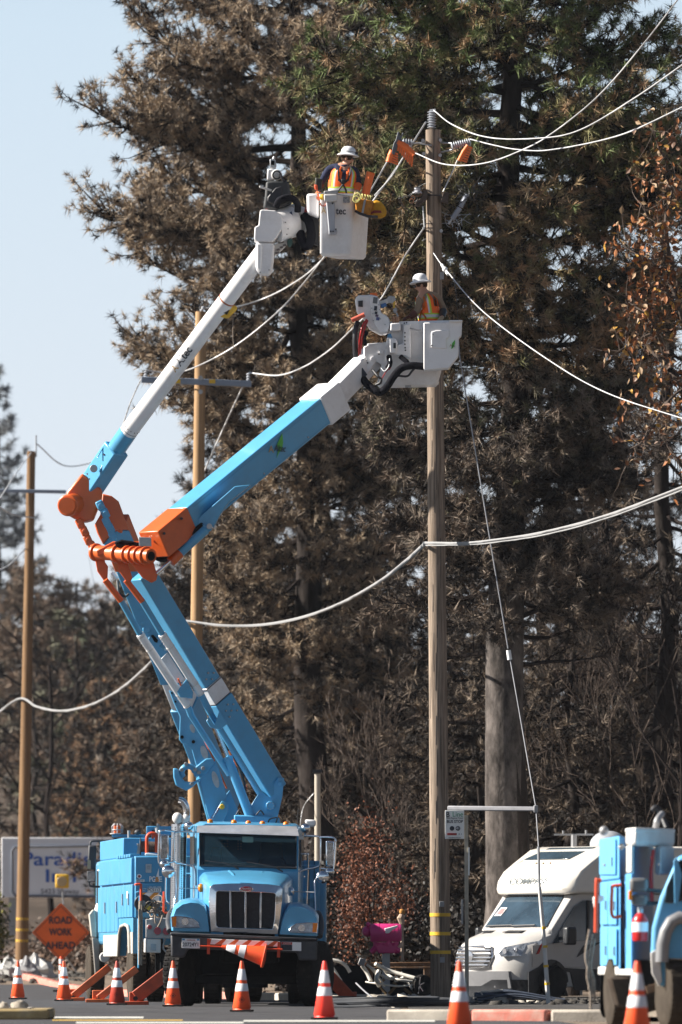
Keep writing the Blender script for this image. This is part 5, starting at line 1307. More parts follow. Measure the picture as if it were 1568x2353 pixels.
# jib head
jh = pv('jib_head', VL, [(204, 425), (212, 392), (240, 372), (390, 364), (450, 378), (478, 415), (486, 470), (500, 572), (560, 600), (600, 650), (606, 720), (580, 790), (545, 808), (490, 812), (400, 765), (365, 740), (340, 700), (285, 610), (225, 560)], 115.7, .34, WHITE, rt, bevel=.03)
pv('jib_side_plate', VL, [(372, 400), (400, 378), (450, 378), (478, 415), (500, 572), (585, 625), (604, 700), (575, 790), (490, 800), (420, 700), (385, 600)], 115.66, .03, WHITE, jh, bevel=.012)
pv('jib_window', VL, [(240, 436), (292, 430), (292, 505), (240, 500)], 115.68, .03, BLACK, jh)
for a, b, w_, h_, m_ in ((437, 520, 34, 52, INKB), (443, 572, 30, 30, INKB), (452, 604, 34, 26, mat('violet sticker', (.10, .06, .12), .5)), (463, 640, 38, 36, mat('blue sticker', (.08, .10, .25), .5)), (433, 430, 50, 70, mat('grey sticker', (.12, .13, .14), .5))):
    k = MB(); k.box(VL(a, b, 115.655), (px(w_*.2, 116), .006, px(h_*.2, 116)), Matrix.Rotation(.12, 3, 'Y')); build('sticker', k, m_, jh)
for c_ in ((473, 480), (484, 535), (392, 520), (404, 580), (412, 660), (545, 705), (490, 640)):
    k = MB(); k.cyl(VL(*c_, 115.66), VL(*c_, 115.64), .012, n=8); build('bolt', k, STEEL, jh)
tb('handle', [(165, 658, 115.6), (310, 592, 115.6)], .037, mat('faded red orange tube', (.50, .09, .05), .6, var=.1), jh, V=VL, n=16)
pv('orange_guard', VL, [(373, 345), (455, 342), (457, 374), (373, 376)], 115.8, .12, ORUB, jh, bevel=.01)
k = MB(); k.beam(VL(482, 470, 115.85), VL(655, 408, 115.9), .10, .075); jb = build('jib_arm', k, WHITED, jh, bevel=.01)
k = MB(); k.beam(VL(500, 500, 115.8), VL(560, 478, 115.8), .08, .06); build('arm_clamp', k, mat('blue anodised', (.06, .18, .42), .4), jb, bevel=.01)
k = MB(); k.cyl(VL(612, 420, 115.82), VL(612, 420, 115.95), .062, n=20); build('pulley', k, STEEL, jb, bevel=.01)
tb('winch_line', [(480, 430, 115.85), (560, 395, 115.85), (640, 385, 115.85), (650, 430, 115.85), (646, 520, 115.85)], .006, BLACK, jb, V=VL)
tb('hook_strap', [(650, 445, 115.85), (648, 510, 115.85), (665, 540, 115.85), (690, 610, 115.85)], .014, YEL, jb, V=VL, smoothn=12)
k = MB(); k.ball(VL(662, 545, 115.85), .035, 10, sz=1.4); k.cyl(VL(676, 570, 115.85), VL(692, 615, 115.85), .016, n=8); build('swivel_hook', k, STEEL, jb, smooth=60)
# hoses at the lower bucket
for P, r_, m_ in (([(335, 650, 115.65), (290, 720, 115.6), (262, 850, 115.6), (240, 1060, 115.8)], .018, RED), ([(345, 660, 115.68), (315, 740, 115.6), (285, 870, 115.6), (262, 1040, 115.8)], .016, RED),
                  ([(235, 680, 115.75), (212, 760, 115.7), (205, 900, 115.7), (212, 1070, 115.8)], .045, BLACK), ([(300, 790, 115.6), (335, 800, 115.6), (310, 850, 115.6), (320, 940, 115.7)], .03, CLOTHB)):
    tb('hydraulic_hose', P, r_, m_, kn, V=VL, smoothn=24)
tb('hose_sleeve', [(270, 1290, 115.9), (340, 1385, 115.7), (440, 1465, 115.6), (500, 1475, 115.6), (570, 1410, 115.55), (650, 1290, 115.5), (740, 1200, 115.5), (860, 1175, 115.5), (1000, 1185, 115.6)], .062, CLOTHB, kn, V=VL, smoothn=48, n=14)
tb('hose_sleeve', [(590, 1070, 115.7), (600, 1150, 115.6), (570, 1210, 115.6)], .045, CLOTHB, kn, V=VL, smoothn=12); tb('hose_sleeve', [(720, 1070, 115.6), (790, 1130, 115.55), (820, 1170, 115.55)], .04, CLOTHB, kn, V=VL, smoothn=12)
tb('thin_cable', [(410, 1230, 115.7), (460, 1290, 115.6), (500, 1330, 115.6)], .02, BLACK, kn, V=VL, smoothn=12); tb('thin_cable', [(690, 1290, 115.5), (800, 1295, 115.5), (850, 1240, 115.5), (890, 1200, 115.5)], .018, BLACK, kn, V=VL, smoothn=14)
tb('thin_cable', [(500, 1200, 115.6), (540, 1240, 115.55), (590, 1180, 115.55), (600, 1090, 115.6)], .01, STEEL, kn, V=VL, smoothn=14); tb('thin_cable', [(505, 1330, 115.6), (560, 1240, 115.55), (610, 1200, 115.55)], .008, RED, kn, V=VL, smoothn=14)
tb('thin_cable', [(500, 1330, 115.6), (490, 1370, 115.6), (440, 1395, 115.65)], .024, BLACK, kn, V=VL, smoothn=14)
# lower bucket
def tub(name, tops, bots, m, parent, lip=.03, wall=.04, d=None):
    """open-topped fibreglass tub: corner loops at rim and floor, with inner walls"""
    def inset(q, s):
        c = sum(q, Vector())/len(q); return [p+(c-p).normalized()*s for p in q]
    def rnd(q, r=.08, n=4):
        out = []
        for i, p in enumerate(q):
            a = (q[i-1]-p).normalized(); b = (q[(i+1) % len(q)]-p).normalized()
            for j in range(n+1):
                t = j/n; out.append((p+a*r)*(1-t)**2+p*2*t*(1-t)+(p+b*r)*t**2)
        return out
    T = rnd(tops); B = rnd(bots); Tl = rnd([p+Vector((0, 0, 0)) for p in inset(tops, -lip)]); Ti = rnd(inset(tops, wall)); Bi = rnd([p+Vector((0, 0, .05)) for p in inset(bots, wall)])
    dz = Vector((0, 0, .05)); B0 = rnd(inset(bots, .05)); 
    k = MB(); k.loft([[p for p in B0], [p+Vector((0, 0, .04)) for p in B], [p-dz for p in T], [p-dz for p in Tl], Tl, Ti, Bi], caps=True)
    return build(name, k, m, parent, smooth=35)
z0 = VL(0, 675, 115.8).z; z1 = VL(0, 1395, 115.8).z
def at(V, zx, d, z): p = V(zx, 0, d); return Vector((p.x, d, z))
lbk = tub('bucket', [at(VL, 600, 115.75, z0), at(VL, 1290, 115.75, z0+.02), at(VL, 1290, 116.55, z0+.02), at(VL, 600, 116.55, z0)],
          [at(VL, 455, 115.9, z1), at(VL, 1155, 115.9, z1+.02), at(VL, 1155, 116.5, z1+.02), at(VL, 455, 116.5, z1)], WHITE, rt, lip=.015)
pv('bucket_cover', VL, [(985, 684), (1280, 672), (1425, 664), (1420, 828), (1386, 862), (1384, 1066), (1272, 1205), (1000, 1228), (985, 1215)], 115.45, .30, WHITE, lbk, bevel=.02)
pv('cover_panel', VL, [(1072, 790), (1125, 772), (1280, 768), (1280, 850), (1245, 872), (1245, 985), (1072, 968)], 115.43, .03, WHITE, lbk, bevel=.012)
k = MB(); k.box(VL(1352, 675, 115.55), (px(30, 116), .34, px(4, 116))); build('cover_lip', k, WHITE, lbk, bevel=.01)
for c_ in ((1093, 820), (1080, 945)):
    k = MB(); k.cyl(VL(*c_, 115.43), VL(*c_, 115.41), .014, n=8); build('bolt', k, STEEL, lbk)
pv('tool_box', VL, [(605, 688), (722, 684), (722, 776), (605, 780)], 115.55, .2, WHITE, lbk, bevel=.02)
pv('mounting_rail', VL, [(755, 700), (835, 700), (842, 1075), (830, 1100), (775, 1060), (668, 1055), (640, 1040), (668, 940), (752, 920)], 115.6, .15, WHITE, lbk, bevel=.015)
pv('leveling_block', VL, [(590, 850), (660, 862), (690, 900), (672, 1040), (600, 1030)], 115.55, .2, WHITE, lbk, bevel=.02)
pv('block_gap', VL, [(640, 915), (668, 915), (668, 975), (640, 975)], 115.53, .03, BLACK, lbk)
pv('blue_hinge', VL, [(580, 812), (612, 808), (632, 862), (596, 850), (566, 852)], 115.55, .1, mat('blue hinge paint', (.06, .22, .42), .4), lbk)
for c_ in ((772, 800), (772, 845), (772, 890), (772, 930), (775, 970), (765, 690), (790, 685), (778, 1000)):
    k = MB(); k.cyl(VL(*c_, 115.6), VL(*c_, 115.57), .013, n=8); build('bolt', k, INKB, lbk)
tb('rail_rope', [(800, 745, 115.62), (860, 755, 115.6), (930, 770, 115.6), (985, 760, 115.6)], .01, GREY, lbk, V=VL, smoothn=12)
for a in (640, 670, 690):
    k = MB(); k.torus(VL(a, 652, 115.7), .045, .012, (1, .3, 0), 16, 6); build('hose_hanger', k, mat('tan hanger', (.50, .27, .16), .6) if 'tan hanger' not in bpy.data.materials else bpy.data.materials['tan hanger'], lbk)
k = MB(); k.prism([VL(a, b, 115.425) for a, b in ((1300, 985), (1310, 920), (1345, 878), (1342, 930), (1320, 975))], (0, -.004, 0)); build('logo_leaf', k, LEAFG, lbk)
text('Altec', 'lettering', VL(1325, 950, 115.41), XD, ZD, .05, INKB, lbk, width=.06); text('A', 'lettering', VL(1295, 945, 115.41), XD, ZD, .06, GOLD, lbk)
k = MB(); k.cyl(VL(795, 1400, 116), VL(795, 1425, 116), .03, n=10); k.cyl(VL(820, 1400, 116), VL(820, 1425, 116), .03, n=10); build('drain_fitting', k, STEEL, lbk)
# ================================================================ left bucket truck (rear towards the camera)
V5 = view(172.3, 1866.7, .17083)
D5 = 122.5
r5 = thing('bucket_truck', Vector((W(350, 0, D5).x, D5, 0)), 'older blue and white bucket truck seen from behind with the round white boom', 'truck')
YAW5 = math.radians(7.5)
O5 = W(310, 0, D5); O5.z = 0                    # rear left corner of the body on the ground
fx = Vector((math.cos(YAW5), math.sin(YAW5), 0)); fy = Vector((-math.sin(YAW5), math.cos(YAW5), 0))   # across / towards the cab
def Q(u, v, z): return O5+fx*u+fy*v+Vector((0, 0, z))
def qbox(name, u, v, z, m, parent=r5, **kw):
    k = MB(); P = [Q(a, b, c) for a in u for b in v for c in z]
    k.add(P, [(0, 1, 3, 2), (4, 6, 7, 5), (0, 4, 5, 1), (2, 3, 7, 6), (0, 2, 6, 4), (1, 5, 7, 3)]); return build(name, k, m, parent, **kw)
zr = lambda zy, d=D5: V5(0, zy, d).z
ztop = zr(588); zmid = zr(945); zsk = zr(1610); zbot = zr(1900)
bd5 = qbox('service_body', (0, 2.35), (0, 6.2), (zr(1420), ztop), BLUED, bevel=.015)
qbox('raised_body', (.02, 2.3), (2.2, 6.4), (ztop+.005, zr(360, 126)), BLUED, bd5, bevel=.015)
qbox('raised_panel', (.55, 1.3), (2.18, 2.2), (zr(560, 125), zr(480, 125)), BLUED, bd5)
# side lockers: upper flap doors and narrow lower panels on the sunlit side
for i in range(3):
    qbox('upper_flap', (-.06, 0), (.05+i*1.95, 1.95+i*1.95), (zmid, ztop-.03), BLUED, bd5, bevel=.01)
for i in range(6):
    qbox('lid_hinge', (-.07, .1), (.15+i*.42, .42+i*.42), (ztop-.02, ztop+.04), BLUED, bd5, bevel=.008)
edges = [0.02, .42, .95, 1.45, 1.95, 2.5, 3.1, 3.9, 4.6, 5.4, 6.15]
for i in range(10):
    lo = zr(1420) if i < 5 else zr(1610)
    q = qbox('locker_door', (-.045, 0), (edges[i]+.03, edges[i+1]-.03), (lo+.01, zmid-.03), BLUED, bd5, bevel=.01)
    if i in (1, 3, 5, 8): qbox('latch', (-.07, -.045), (edges[i]+.10, edges[i]+.16), ((lo+zmid)/2-.08, (lo+zmid)/2+.12), STEEL, q)
qbox('sticker', (-.05, -.046), (.7, .95), (zr(1150), zr(1060)), INKW, bd5)
# lower skirt with wheel arch
k = MB()
arch = [(0.0, zr(1420)), (0.0, zr(1900)), (.35, zr(1900)), (.45, zr(1620)), (.75, zr(1530)), (1.75, zr(1530)), (2.15, zr(1640)), (2.35, zr(1930)), (5.2, zr(1930)), (5.2, zr(1420))]
for (a, b), (m_, lo_, hi_) in ((((0, 1)), (BLUED, 0, 0)),): pass
P = [Q(-.03, v, z) for v, z in arch]; k.prism(P, fx*.12); build('side_skirt', k, BLUED, bd5)
WH5 = mat('cream white body paint', (.46, .43, .39), .6, var=.1, dirt=(.35, .31, .26), dirt_amt=.5)
k = MB(); P = [Q(-.04, v, z) for v, z in ((0, zr(1610)), (0, zr(1900)), (.34, zr(1900)), (.43, zr(1610)))]; k.prism(P, fx*.01); build('white_skirt', k, WH5, bd5)
k = MB(); P = [Q(-.04, v, z) for v, z in ((2.12, zr(1640)), (2.33, zr(1935)), (5.2, zr(1935)), (5.2, zr(1640)))]; k.prism(P, fx*.01); build('white_skirt', k, WH5, bd5)
k = MB(); P = [Q(-.06, v, z) for v, z in ((.32, zr(1900)), (.42, zr(1600)), (.62, zr(1530)), (1.1, zr(1508)), (1.8, zr(1530)), (2.1, zr(1630)), (2.3, zr(1930)))]; k.tube(P, .03, 8); build('arch_trim', k, mat('dusty grey trim', (.36, .33, .29), .7, var=.15), bd5, smooth=60)
# rear face
ry = 0
def rf(name, pts, m, parent=bd5, off=-.012, th=.012, **kw):
    """polygon laid on the rear face (layout points of the left-truck view)"""
    k = MB(); P = []
    for a, b in pts:
        x = V5(a, b, D5); u = (x.x-O5.x)/math.cos(YAW5); P.append(Q(u, off, x.z))
    k.prism(P, fy*th); return build(name, k, m, parent, **kw)
rf('rear_locker', [(812, 600), (1178, 600), (1178, 938), (812, 938)], BLUED, off=-.03, th=.03, bevel=.008)
lt = rf('paddle_latch', [(948, 695), (1028, 695), (1024, 815), (948, 812)], STEEL, off=-.05, th=.02, bevel=.008); rf('latch_recess', [(965, 715), (1010, 715), (1010, 770), (965, 770)], GREY, lt, off=-.055, th=.008)
rf('lower_locker', [(812, 950), (1178, 950), (1178, 1410), (812, 1410)], BLUED, off=-.02, th=.02, bevel=.008)
def rt_(s, zx, zy, size, m, off=-.04, **k):
    x = V5(zx, zy, D5); u = (x.x-O5.x)/math.cos(YAW5); return text(s, 'lettering', Q(u, off, x.z), fx, ZD, size, m, bd5, **k)
rt_('PG', 1038, 903, .13, INKW, width=px(82*.17, D5), bold=.02); rt_('&', 1102, 905, .12, mat('orange print', (.70, .27, .03), .5), bold=.02); rt_('E', 1143, 903, .13, INKW, bold=.02)
rf('logo_sail', [(1086, 880), (1124, 752), (1128, 870), (1128, 938), (1120, 938), (1118, 868)], INKW, off=-.036, th=.003)
k = MB(); x = V5(863, 862, D5); u_0 = (x.x-O5.x)/math.cos(YAW5); k.cyl(Q(u_0, -.031, x.z), Q(u_0, -.037, x.z), px(5.2, D5), n=18); build('round_decal', k, INKW, bd5)
k = MB(); k.cyl(Q(u_0, -.037, x.z), Q(u_0, -.04, x.z), px(3.2, D5), n=12); build('round_decal', k, mat('maroon decal', (.25, .05, .06), .5), bd5)
rf('number_plate', [(820, 905), (932, 905), (932, 935), (820, 935)], INKW, off=-.036, th=.004); rt_('020101', 876, 920, .035, INKB, off=-.042, width=px(90*.17, D5))
rf('fleet_number', [(972, 1022), (1158, 1020), (1158, 1072), (972, 1074)], INKW, off=-.028, th=.005); rt_('PC5112', 1058, 1047, .07, INKB, off=-.034, width=px(168*.17, D5), bold=.01)
rt_('1-800-280-4906', 1065, 1008, .035, INKW, off=-.03, width=px(180*.17, D5))
rt_('HOW AM I DRIVING', 915, 1030, .025, INKW, off=-.03, width=px(90*.17, D5)); rt_('CALL', 925, 1055, .025, INKW, off=-.03, width=px(40*.17, D5))
OS = bpy.data.materials['orange print']
rf('chevron_field', [(885, 1080), (1135, 1078), (1132, 1195), (885, 1195)], INKW, off=-.028, th=.004)
rf('chevron_stripe', [(1060, 1080), (1130, 1080), (1020, 1195), (945, 1195)], OS, off=-.033, th=.004); rf('chevron_stripe', [(885, 1080), (965, 1080), (885, 1130)], OS, off=-.033, th=.004)
# tail panel
qbox('deck', (.25, 2.35), (-.55, 0), (zr(1455), zr(1425)), WHITED, bevel=.008)
tp = rf('tail_panel', [(905, 1440), (1270, 1440), (1260, 1700), (905, 1690)], mat('dull pale tail panel', (.40, .38, .37), .6, var=.15, dirt=(.2, .17, .15), dirt_amt=.5), r5, off=-.60, th=.05, bevel=.01)
for a, b, r_ in ((942, 1546, 30), (1048, 1596, 50), (1168, 1600, 50)):
    x = V5(a, b, D5-.6); u = (x.x-O5.x)/math.cos(YAW5); k = MB(); k.cyl(Q(u, -.60, x.z), Q(u, -.63, x.z), px(r_*.1708, D5), n=24); tl = build('tail_light', k, RED, tp, bevel=.006)
    k = MB(); k.torus(Q(u, -.615, x.z), px(r_*.1708, D5), .012, fy, 24, 6); build('light_bezel', k, GREY, tl)
bx = rf('tail_box', [(915, 1700), (1112, 1705), (1110, 1892), (912, 1888)], WHITED, r5, off=-.55, th=.4, bevel=.015); rf('box_latch', [(975, 1770), (1048, 1772), (1045, 1865), (973, 1862)], STEEL, bx, off=-.57, th=.02, bevel=.006)
rf('rear_frame', [(1120, 1700), (1150, 1700), (1148, 2180), (1118, 2180)], DARK, r5, off=-.4, th=.1)
rf('tow_frame', [(850, 1440), (905, 1440), (905, 1500), (850, 1640), (830, 2100), (810, 2100), (805, 1430)], BLUED, r5, off=-.5, th=.1, bevel=.01)
qbox('splash_panel', (.35, 2.3), (-.1, 0), (.25, .95), DARK)
# items on the deck and roof
x = V5(920, 1228, D5-.3); k = MB(); k.cyl(Vector((x.x, D5-.45, x.z)), Vector((x.x, D5-.35, x.z)), px(20.5, D5), n=28); rl = build('hose_reel', k, BLACK, r5, bevel=.012)
k = MB(); k.cyl(Vector((x.x, D5-.47, x.z)), Vector((x.x, D5-.44, x.z)), px(7, D5), n=20); build('reel_hub', k, GREY, rl); k = MB(); k.box(V5(985, 1280, D5-.5), (px(11, D5), .01, px(10, D5)), Matrix.Rotation(.5, 3, 'Y')); build('tag_plate', k, YEL, rl)
def t5(name, pts, r, m, parent=r5, n=20, **kw):
    k = MB(); k.tube(bez([V5(*p) for p in pts], n), r, 8); return build(name, k, m, parent, smooth=60, **kw)
ORR = bpy.data.materials['red orange rack paint']
t5('orange_rail', [(815, 985, D5-.5), (820, 972, D5-.5), (880, 968, D5-.5), (888, 985, D5-.5), (890, 1200, D5-.5)], .022, ORR); t5('blue_rail', [(820, 1085, D5-.45), (868, 1078, D5-.45), (872, 1190, D5-.45)], .018, BLUE)
ROPE = mat('dirty rope', (.28, .23, .19), .95, var=.4, scale=40)
t5('hanging_rope', [(885, 1190, D5-.52), (880, 1400, D5-.52), (872, 1700, D5-.52), (878, 2050, D5-.52)], .035, ROPE); t5('hanging_rope', [(900, 1240, D5-.55), (905, 1600, D5-.55), (895, 2060, D5-.55)], .012, ROPE); t5('hanging_rope', [(860, 1300, D5-.55), (868, 1600, D5-.55), (862, 2040, D5-.55)], .012, ROPE)
k = MB()
for i in range(16):
    c = V5(1085+rng.normal()*42, 1270+rng.normal()*45, D5-.35+rng.normal()*.08); k.torus(c, .07+.05*rng.random(), .011, unit(1)[0], 14, 5)
for i in range(8):
    c = V5(1190+rng.normal()*25, 1340+rng.normal()*25, D5-.35); k.torus(c, .05+.04*rng.random(), .011, unit(1)[0], 12, 5)
build('rope_coil', k, ROPE, r5, kind='stuff')
t5('hanging_rope', [(1080, 1380, D5-.62), (1076, 1440, D5-.63), (1085, 1495, D5-.63)], .012, ROPE); t5('hanging_rope', [(1180, 1390, D5-.62), (1150, 1480, D5-.64), (1115, 1545, D5-.64)], .016, ROPE)
t5('pump_hose', [(1258, 1600, D5-.4), (1200, 1740, D5-.4), (1188, 1830, D5-.4), (1240, 1900, D5-.4), (1235, 1980, D5-.4)], .016, STEEL)
# winch drum on top
wd = thing  # (kept simple: the drum is a part of the truck)
k = MB(); k.cyl(V5(890, 460, D5+.5), V5(1115, 470, D5+.5), px(12.5, D5), n=20); dr5 = build('winch_drum', k, mat('dark cable wrap', (.10, .08, .07), .8, var=.4, scale=3, stretch=(20, 1, 1)), r5, smooth=60)
for a in (882, 1112):
    k = MB(); k.cyl(V5(a-8, 460, D5+.5), V5(a+8, 460, D5+.5), px(20 if a < 900 else 17, D5), n=24); build('drum_flange', k, MUDB, dr5, bevel=.006)
k = MB(); k.beam(V5(868, 420, D5+.45), V5(848, 572, D5+.45), .05, .05); k.beam(V5(1130, 430, D5+.45), V5(1135, 572, D5+.45), .05, .05); k.cyl(V5(832, 436, D5+.45), V5(1160, 440, D5+.45), .02, n=8); build('drum_stand', k, GREY, dr5)
t5('orange_hook', [(968, 545, D5+.3), (968, 420, D5+.3), (972, 330, D5+.3), (1010, 288, D5+.3), (1060, 285, D5+.3), (1095, 320, D5+.3), (1098, 545, D5+.3)], .03, ORR); t5('orange_hook', [(1045, 355, D5+.3), (1050, 320, D5+.3), (1075, 312, D5+.3), (1150, 312, D5+.4)], .022, ORR)
k = MB(); k.prism([V5(a, b, D5+.25) for a, b in ((945, 550), (985, 545), (1125, 568), (1128, 585), (940, 582))], (0, .3, 0)); build('white_cover', k, WHITE, r5, bevel=.012)
# roof beam and beacon (further forward)
k = MB(); k.prism([V5(a, b, 126) for a, b in ((495, 292), (960, 300), (960, 338), (500, 330))], (0, .4, 0)); build('roof_beam', k, BLUED, r5, bevel=.01)
k = MB(); k.prism([V5(a, b, 126.5) for a, b in ((962, 185), (1345, 190), (1345, 305), (962, 305))], (0, .3, 0)); rb = build('boom_rest', k, BLUED, r5, bevel=.01)
k = MB(); k.prism([V5(a, b, 126.45) for a, b in ((1035, 240), (1120, 240), (1120, 270), (1035, 270))], (0, .1, 0)); build('rest_slot', k, DARK, rb)
t5('rest_post', [(1095, 185, 126.3), (1112, 200, 126.3), (1120, 305, 126.3)], .05, GREY)
c = V5(572, 282, 126); k = MB(); k.cyl(c, c+Vector((0, 0, px(17, 126))), px(9.5, 126), n=20); bc = build('beacon', k, mat('orange beacon lens', (.75, .13, .03), .3), r5, bevel=.01)
k = MB()
for i in range(8):
    a = 2*PI*i/8; e = Vector((math.cos(a), math.sin(a), 0)); k.tube([c+e*px(12, 126), c+e*px(12.5, 126)+Vector((0, 0, px(16, 126))), c+e*px(7, 126)+Vector((0, 0, px(22, 126)))], .008, 5)
k.torus(c+Vector((0, 0, px(8, 126))), px(12.3, 126), .008, (0, 0, 1), 24, 5); build('beacon_guard', k, STEEL, bc)
k = MB(); k.cyl(V5(545, 292, 126), V5(545, 283, 126), px(13, 126), n=16); build('beacon_base', k, WHITED, bc)
k = MB(); k.ball(V5(845, 268, 125.8), px(8, 126), 14, sz=.8); build('work_lamp', k, MUDB, r5, smooth=60); k = MB(); k.cyl(V5(728, 345, 125.8), V5(726, 245, 125.8), px(3.6, 126), n=12); build('vent_pipe', k, GREY, r5, smooth=60)
# cab, fender and mirrors at the far end
k = MB(); P5 = [(330, 1190), (390, 1175), (450, 1165), (450, 1700), (290, 1700), (262, 1300), (285, 1230)]
dC = 130.5
k.prism([V5(a, b, dC) for a, b in P5], (0, 1.6, 0)); cf = build('cab_fender', k, WHITE, r5, bevel=.06, seg=3)
k = MB(); k.prism([V5(a, b, dC-.04) for a, b in ((330, 1188), (450, 1160), (450, 1340), (375, 1345), (350, 1260))], (0, .5, 0)); build('blue_panel', k, BLUE, cf, bevel=.03)
k = MB(); k.prism([V5(a, b, dC-.06) for a, b in ((180, 1375), (240, 1300), (272, 1320), (290, 1520), (290, 1690), (215, 1680), (205, 1600))], (0, 1.2, 0)); build('fender_flare', k, mat('dusty cream fender', (.48, .44, .38), .7, var=.1), cf, bevel=.05)
k = MB(); k.prism([V5(a, b, dC-.08) for a, b in ((370, 1345), (440, 1342), (440, 1500), (375, 1500))], (0, .1, 0)); build('step_recess', k, DARK, cf)
k = MB(); k.prism([V5(a, b, dC-.05) for a, b in ((225, 1680), (290, 1690), (335, 1690), (330, 2230), (270, 2225))], (0, .35, 0)); build('mud_flap', k, mat('dusty grey flap', (.27, .25, .23), .8, var=.15), cf, bevel=.02)
k = MB(); k.ball(V5(345, 1150, dC), px(3.6, dC), 10, sz=1.2); build('marker_light', k, AMBER, cf, smooth=60)
qbox('cab_shell', (.15, 2.2), (6.6, 8.6), (1.0, 2.55), BLUE, bevel=.08)
qbox('cab_window', (.13, .15), (7.2, 8.2), (1.75, 2.35), GLASS)
wheel('wheel', V5(270, 2075, 131.2)*Vector((1, 1, 0))+Vector((0, 0, .50)), .50, .28, YAW5, r5, WHITED, DIRTYRUB)
k = MB(); k.cyl(V5(398, 1950, 129.9), V5(398, 1950, 130.2), px(12, 130), n=24); build('air_tank', k, WHITED, r5, bevel=.02)
for u_ in (.16, .48, 1.87, 2.19):
    wheel('wheel', Q(u_, 1.25, .52), .52, .27, YAW5, r5, WHITED, DIRTYRUB)
mm = 130.0
k = MB(); k.prism([V5(a, b, mm) for a, b in ((180, 440), (290, 445), (280, 770), (162, 765))], (0, .1, 0)); mi = build('wing_mirror', k, MUDB, r5, bevel=.03)
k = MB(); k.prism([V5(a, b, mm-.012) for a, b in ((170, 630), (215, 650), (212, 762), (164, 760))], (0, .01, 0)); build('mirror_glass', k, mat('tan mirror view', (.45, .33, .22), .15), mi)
k = MB(); k.prism([V5(a, b, mm) for a, b in ((158, 790), (278, 785), (276, 935), (160, 938))], (0, .1, 0)); m2 = build('wing_mirror', k, MUDB, r5, bevel=.02); k = MB(); k.prism([V5(a, b, mm-.012) for a, b in ((168, 800), (268, 797), (266, 925), (170, 928))], (0, .012, 0)); build('mirror_glass', k, CHROME, m2)
k = MB(); k.ball(V5(350, 790, mm+.2), px(10.5, mm), 16, sz=.6); build('convex_mirror', k, CHROME, r5, smooth=60); k = MB(); k.prism([V5(a, b, mm+.3) for a, b in ((318, 872), (435, 870), (435, 975), (312, 980))], (0, .08, 0)); build('wing_mirror', k, CHROME, r5, bevel=.02)
t5('mirror_bracket', [(455, 385, mm+.05), (260, 385, mm+.05), (215, 400, mm+.05), (205, 440, mm+.05)], .02, MUDB); t5('mirror_bracket', [(190, 940, mm+.05), (200, 985, mm+.05), (260, 1000, mm+.05), (440, 1005, mm+.05)], .02, MUDB)
t5('mirror_bracket', [(400, 1000, mm+.2), (385, 1140, mm+.2)], .015, MUDB)
outrigger((252, 2222), (168, 2290), px(17, 127), 126.8, r5, dep=.22, m=mat('bright orange steel', (.60, .12, .03), .5, var=.2, scale=4, dirt=(.2, .06, .03), dirt_amt=.6)); outrigger((315, 2226), (226, 2295), px(16, 122), 122.0, r5, dep=.2, m=bpy.data.materials['bright orange steel'])  # lighter orange than on the front truck's outriggers
k = MB()
for s_ in (.8, 1.5): k.add([Q(a, b, c) for a in (s_-.05, s_+.05) for b in (-.2, 8.8) for c in (.62, .86)], [(0, 1, 3, 2), (4, 6, 7, 5), (0, 4, 5, 1), (2, 3, 7, 6), (0, 2, 6, 4), (1, 5, 7, 3)])
build('chassis', k, DARK, r5)

# ---------------------------------------------------------------- booms of the left truck
# pedestal and lower boom (behind the front truck's boom)
la, lz = W(262, 1200, 119.3), W(520, 1862, 123.6); al = lz-la
lbA = bm('lower_boom', la+al*.14, la+al*.53, .40, .40, BLUE, r5, bevel=.02)
bm('boom_head', la, la+al*.14, .42, .44, ORANGE, lbA, bevel=.03)
bm('boom_insert', la+al*.53, la+al*.62, .36, .36, WHITE, lbA, bevel=.015)
bm('boom_base_section', la+al*.62, lz, .42, .42, BLUE, lbA, bevel=.02)
sideplate = [(480, 455), (520, 470), (600, 560), (645, 680), (760, 850), (830, 1000), (885, 1190), (870, 1240), (860, 1330), (770, 1380), (745, 1300), (690, 1050), (640, 870), (612, 832), (572, 826), (552, 800), (558, 640), (520, 560)]
pv('side_plate', B3, sideplate, 121.0, .10, BLUE, lbA, bevel=.012)
for c, rx, ry_ in (((645, 723), 17, 30), ((728, 890), 24, 48), ((806, 1078), 22, 58)):
    k = MB(); d_ = 121.0; P = [B3(c[0]+rx*math.cos(a)+.25*ry_*math.sin(a), c[1]+ry_*math.sin(a), d_-.004) for a in [2*PI*i/20 for i in range(20)]]; k.prism(P, (0, -.012, 0)); build('cover_disc', k, STEEL, lbA)
for c in ((573, 782), (502, 475), (527, 535), (652, 815)):
    k = MB(); k.cyl(B3(*c, 121.0), B3(*c, 120.96), .03 if c[1] > 700 else .018, n=12); build('pin', k, DARK, lbA)
pv('white_cover', B3, [(422, 240), (470, 188), (590, 375), (575, 395), (530, 405)], 120.8, .1, WHITE, lbA, bevel=.01)
pv('hinge_plate', B3, [(345, 70), (400, 60), (440, 110), (410, 150), (470, 190), (420, 240), (385, 190), (330, 120)], 120.7, .1, BLUE, lbA, bevel=.01)
pv('slot', B3, [(355, 75), (372, 68), (405, 105), (400, 125), (380, 118)], 120.68, .03, DARK, lbA)
k = MB(); k.cyl(B3(325, 30, 120.6), B3(325, 30, 120.75), .07, n=20); build('hinge_boss', k, BLUE, lbA, bevel=.015)
k = MB(); k.cyl(B2(560, 1340, 120.5), B2(660, 1560, 120.6), .06, n=14); build('link_tube', k, BLUE, lbA, smooth=60)
tb('hydraulic_hose', [(470, 1260, 120.2), (480, 1340, 120.1), (520, 1370, 120.1), (550, 1350, 120.1)], .02, BLACK, lbA, V=B2, smoothn=16)
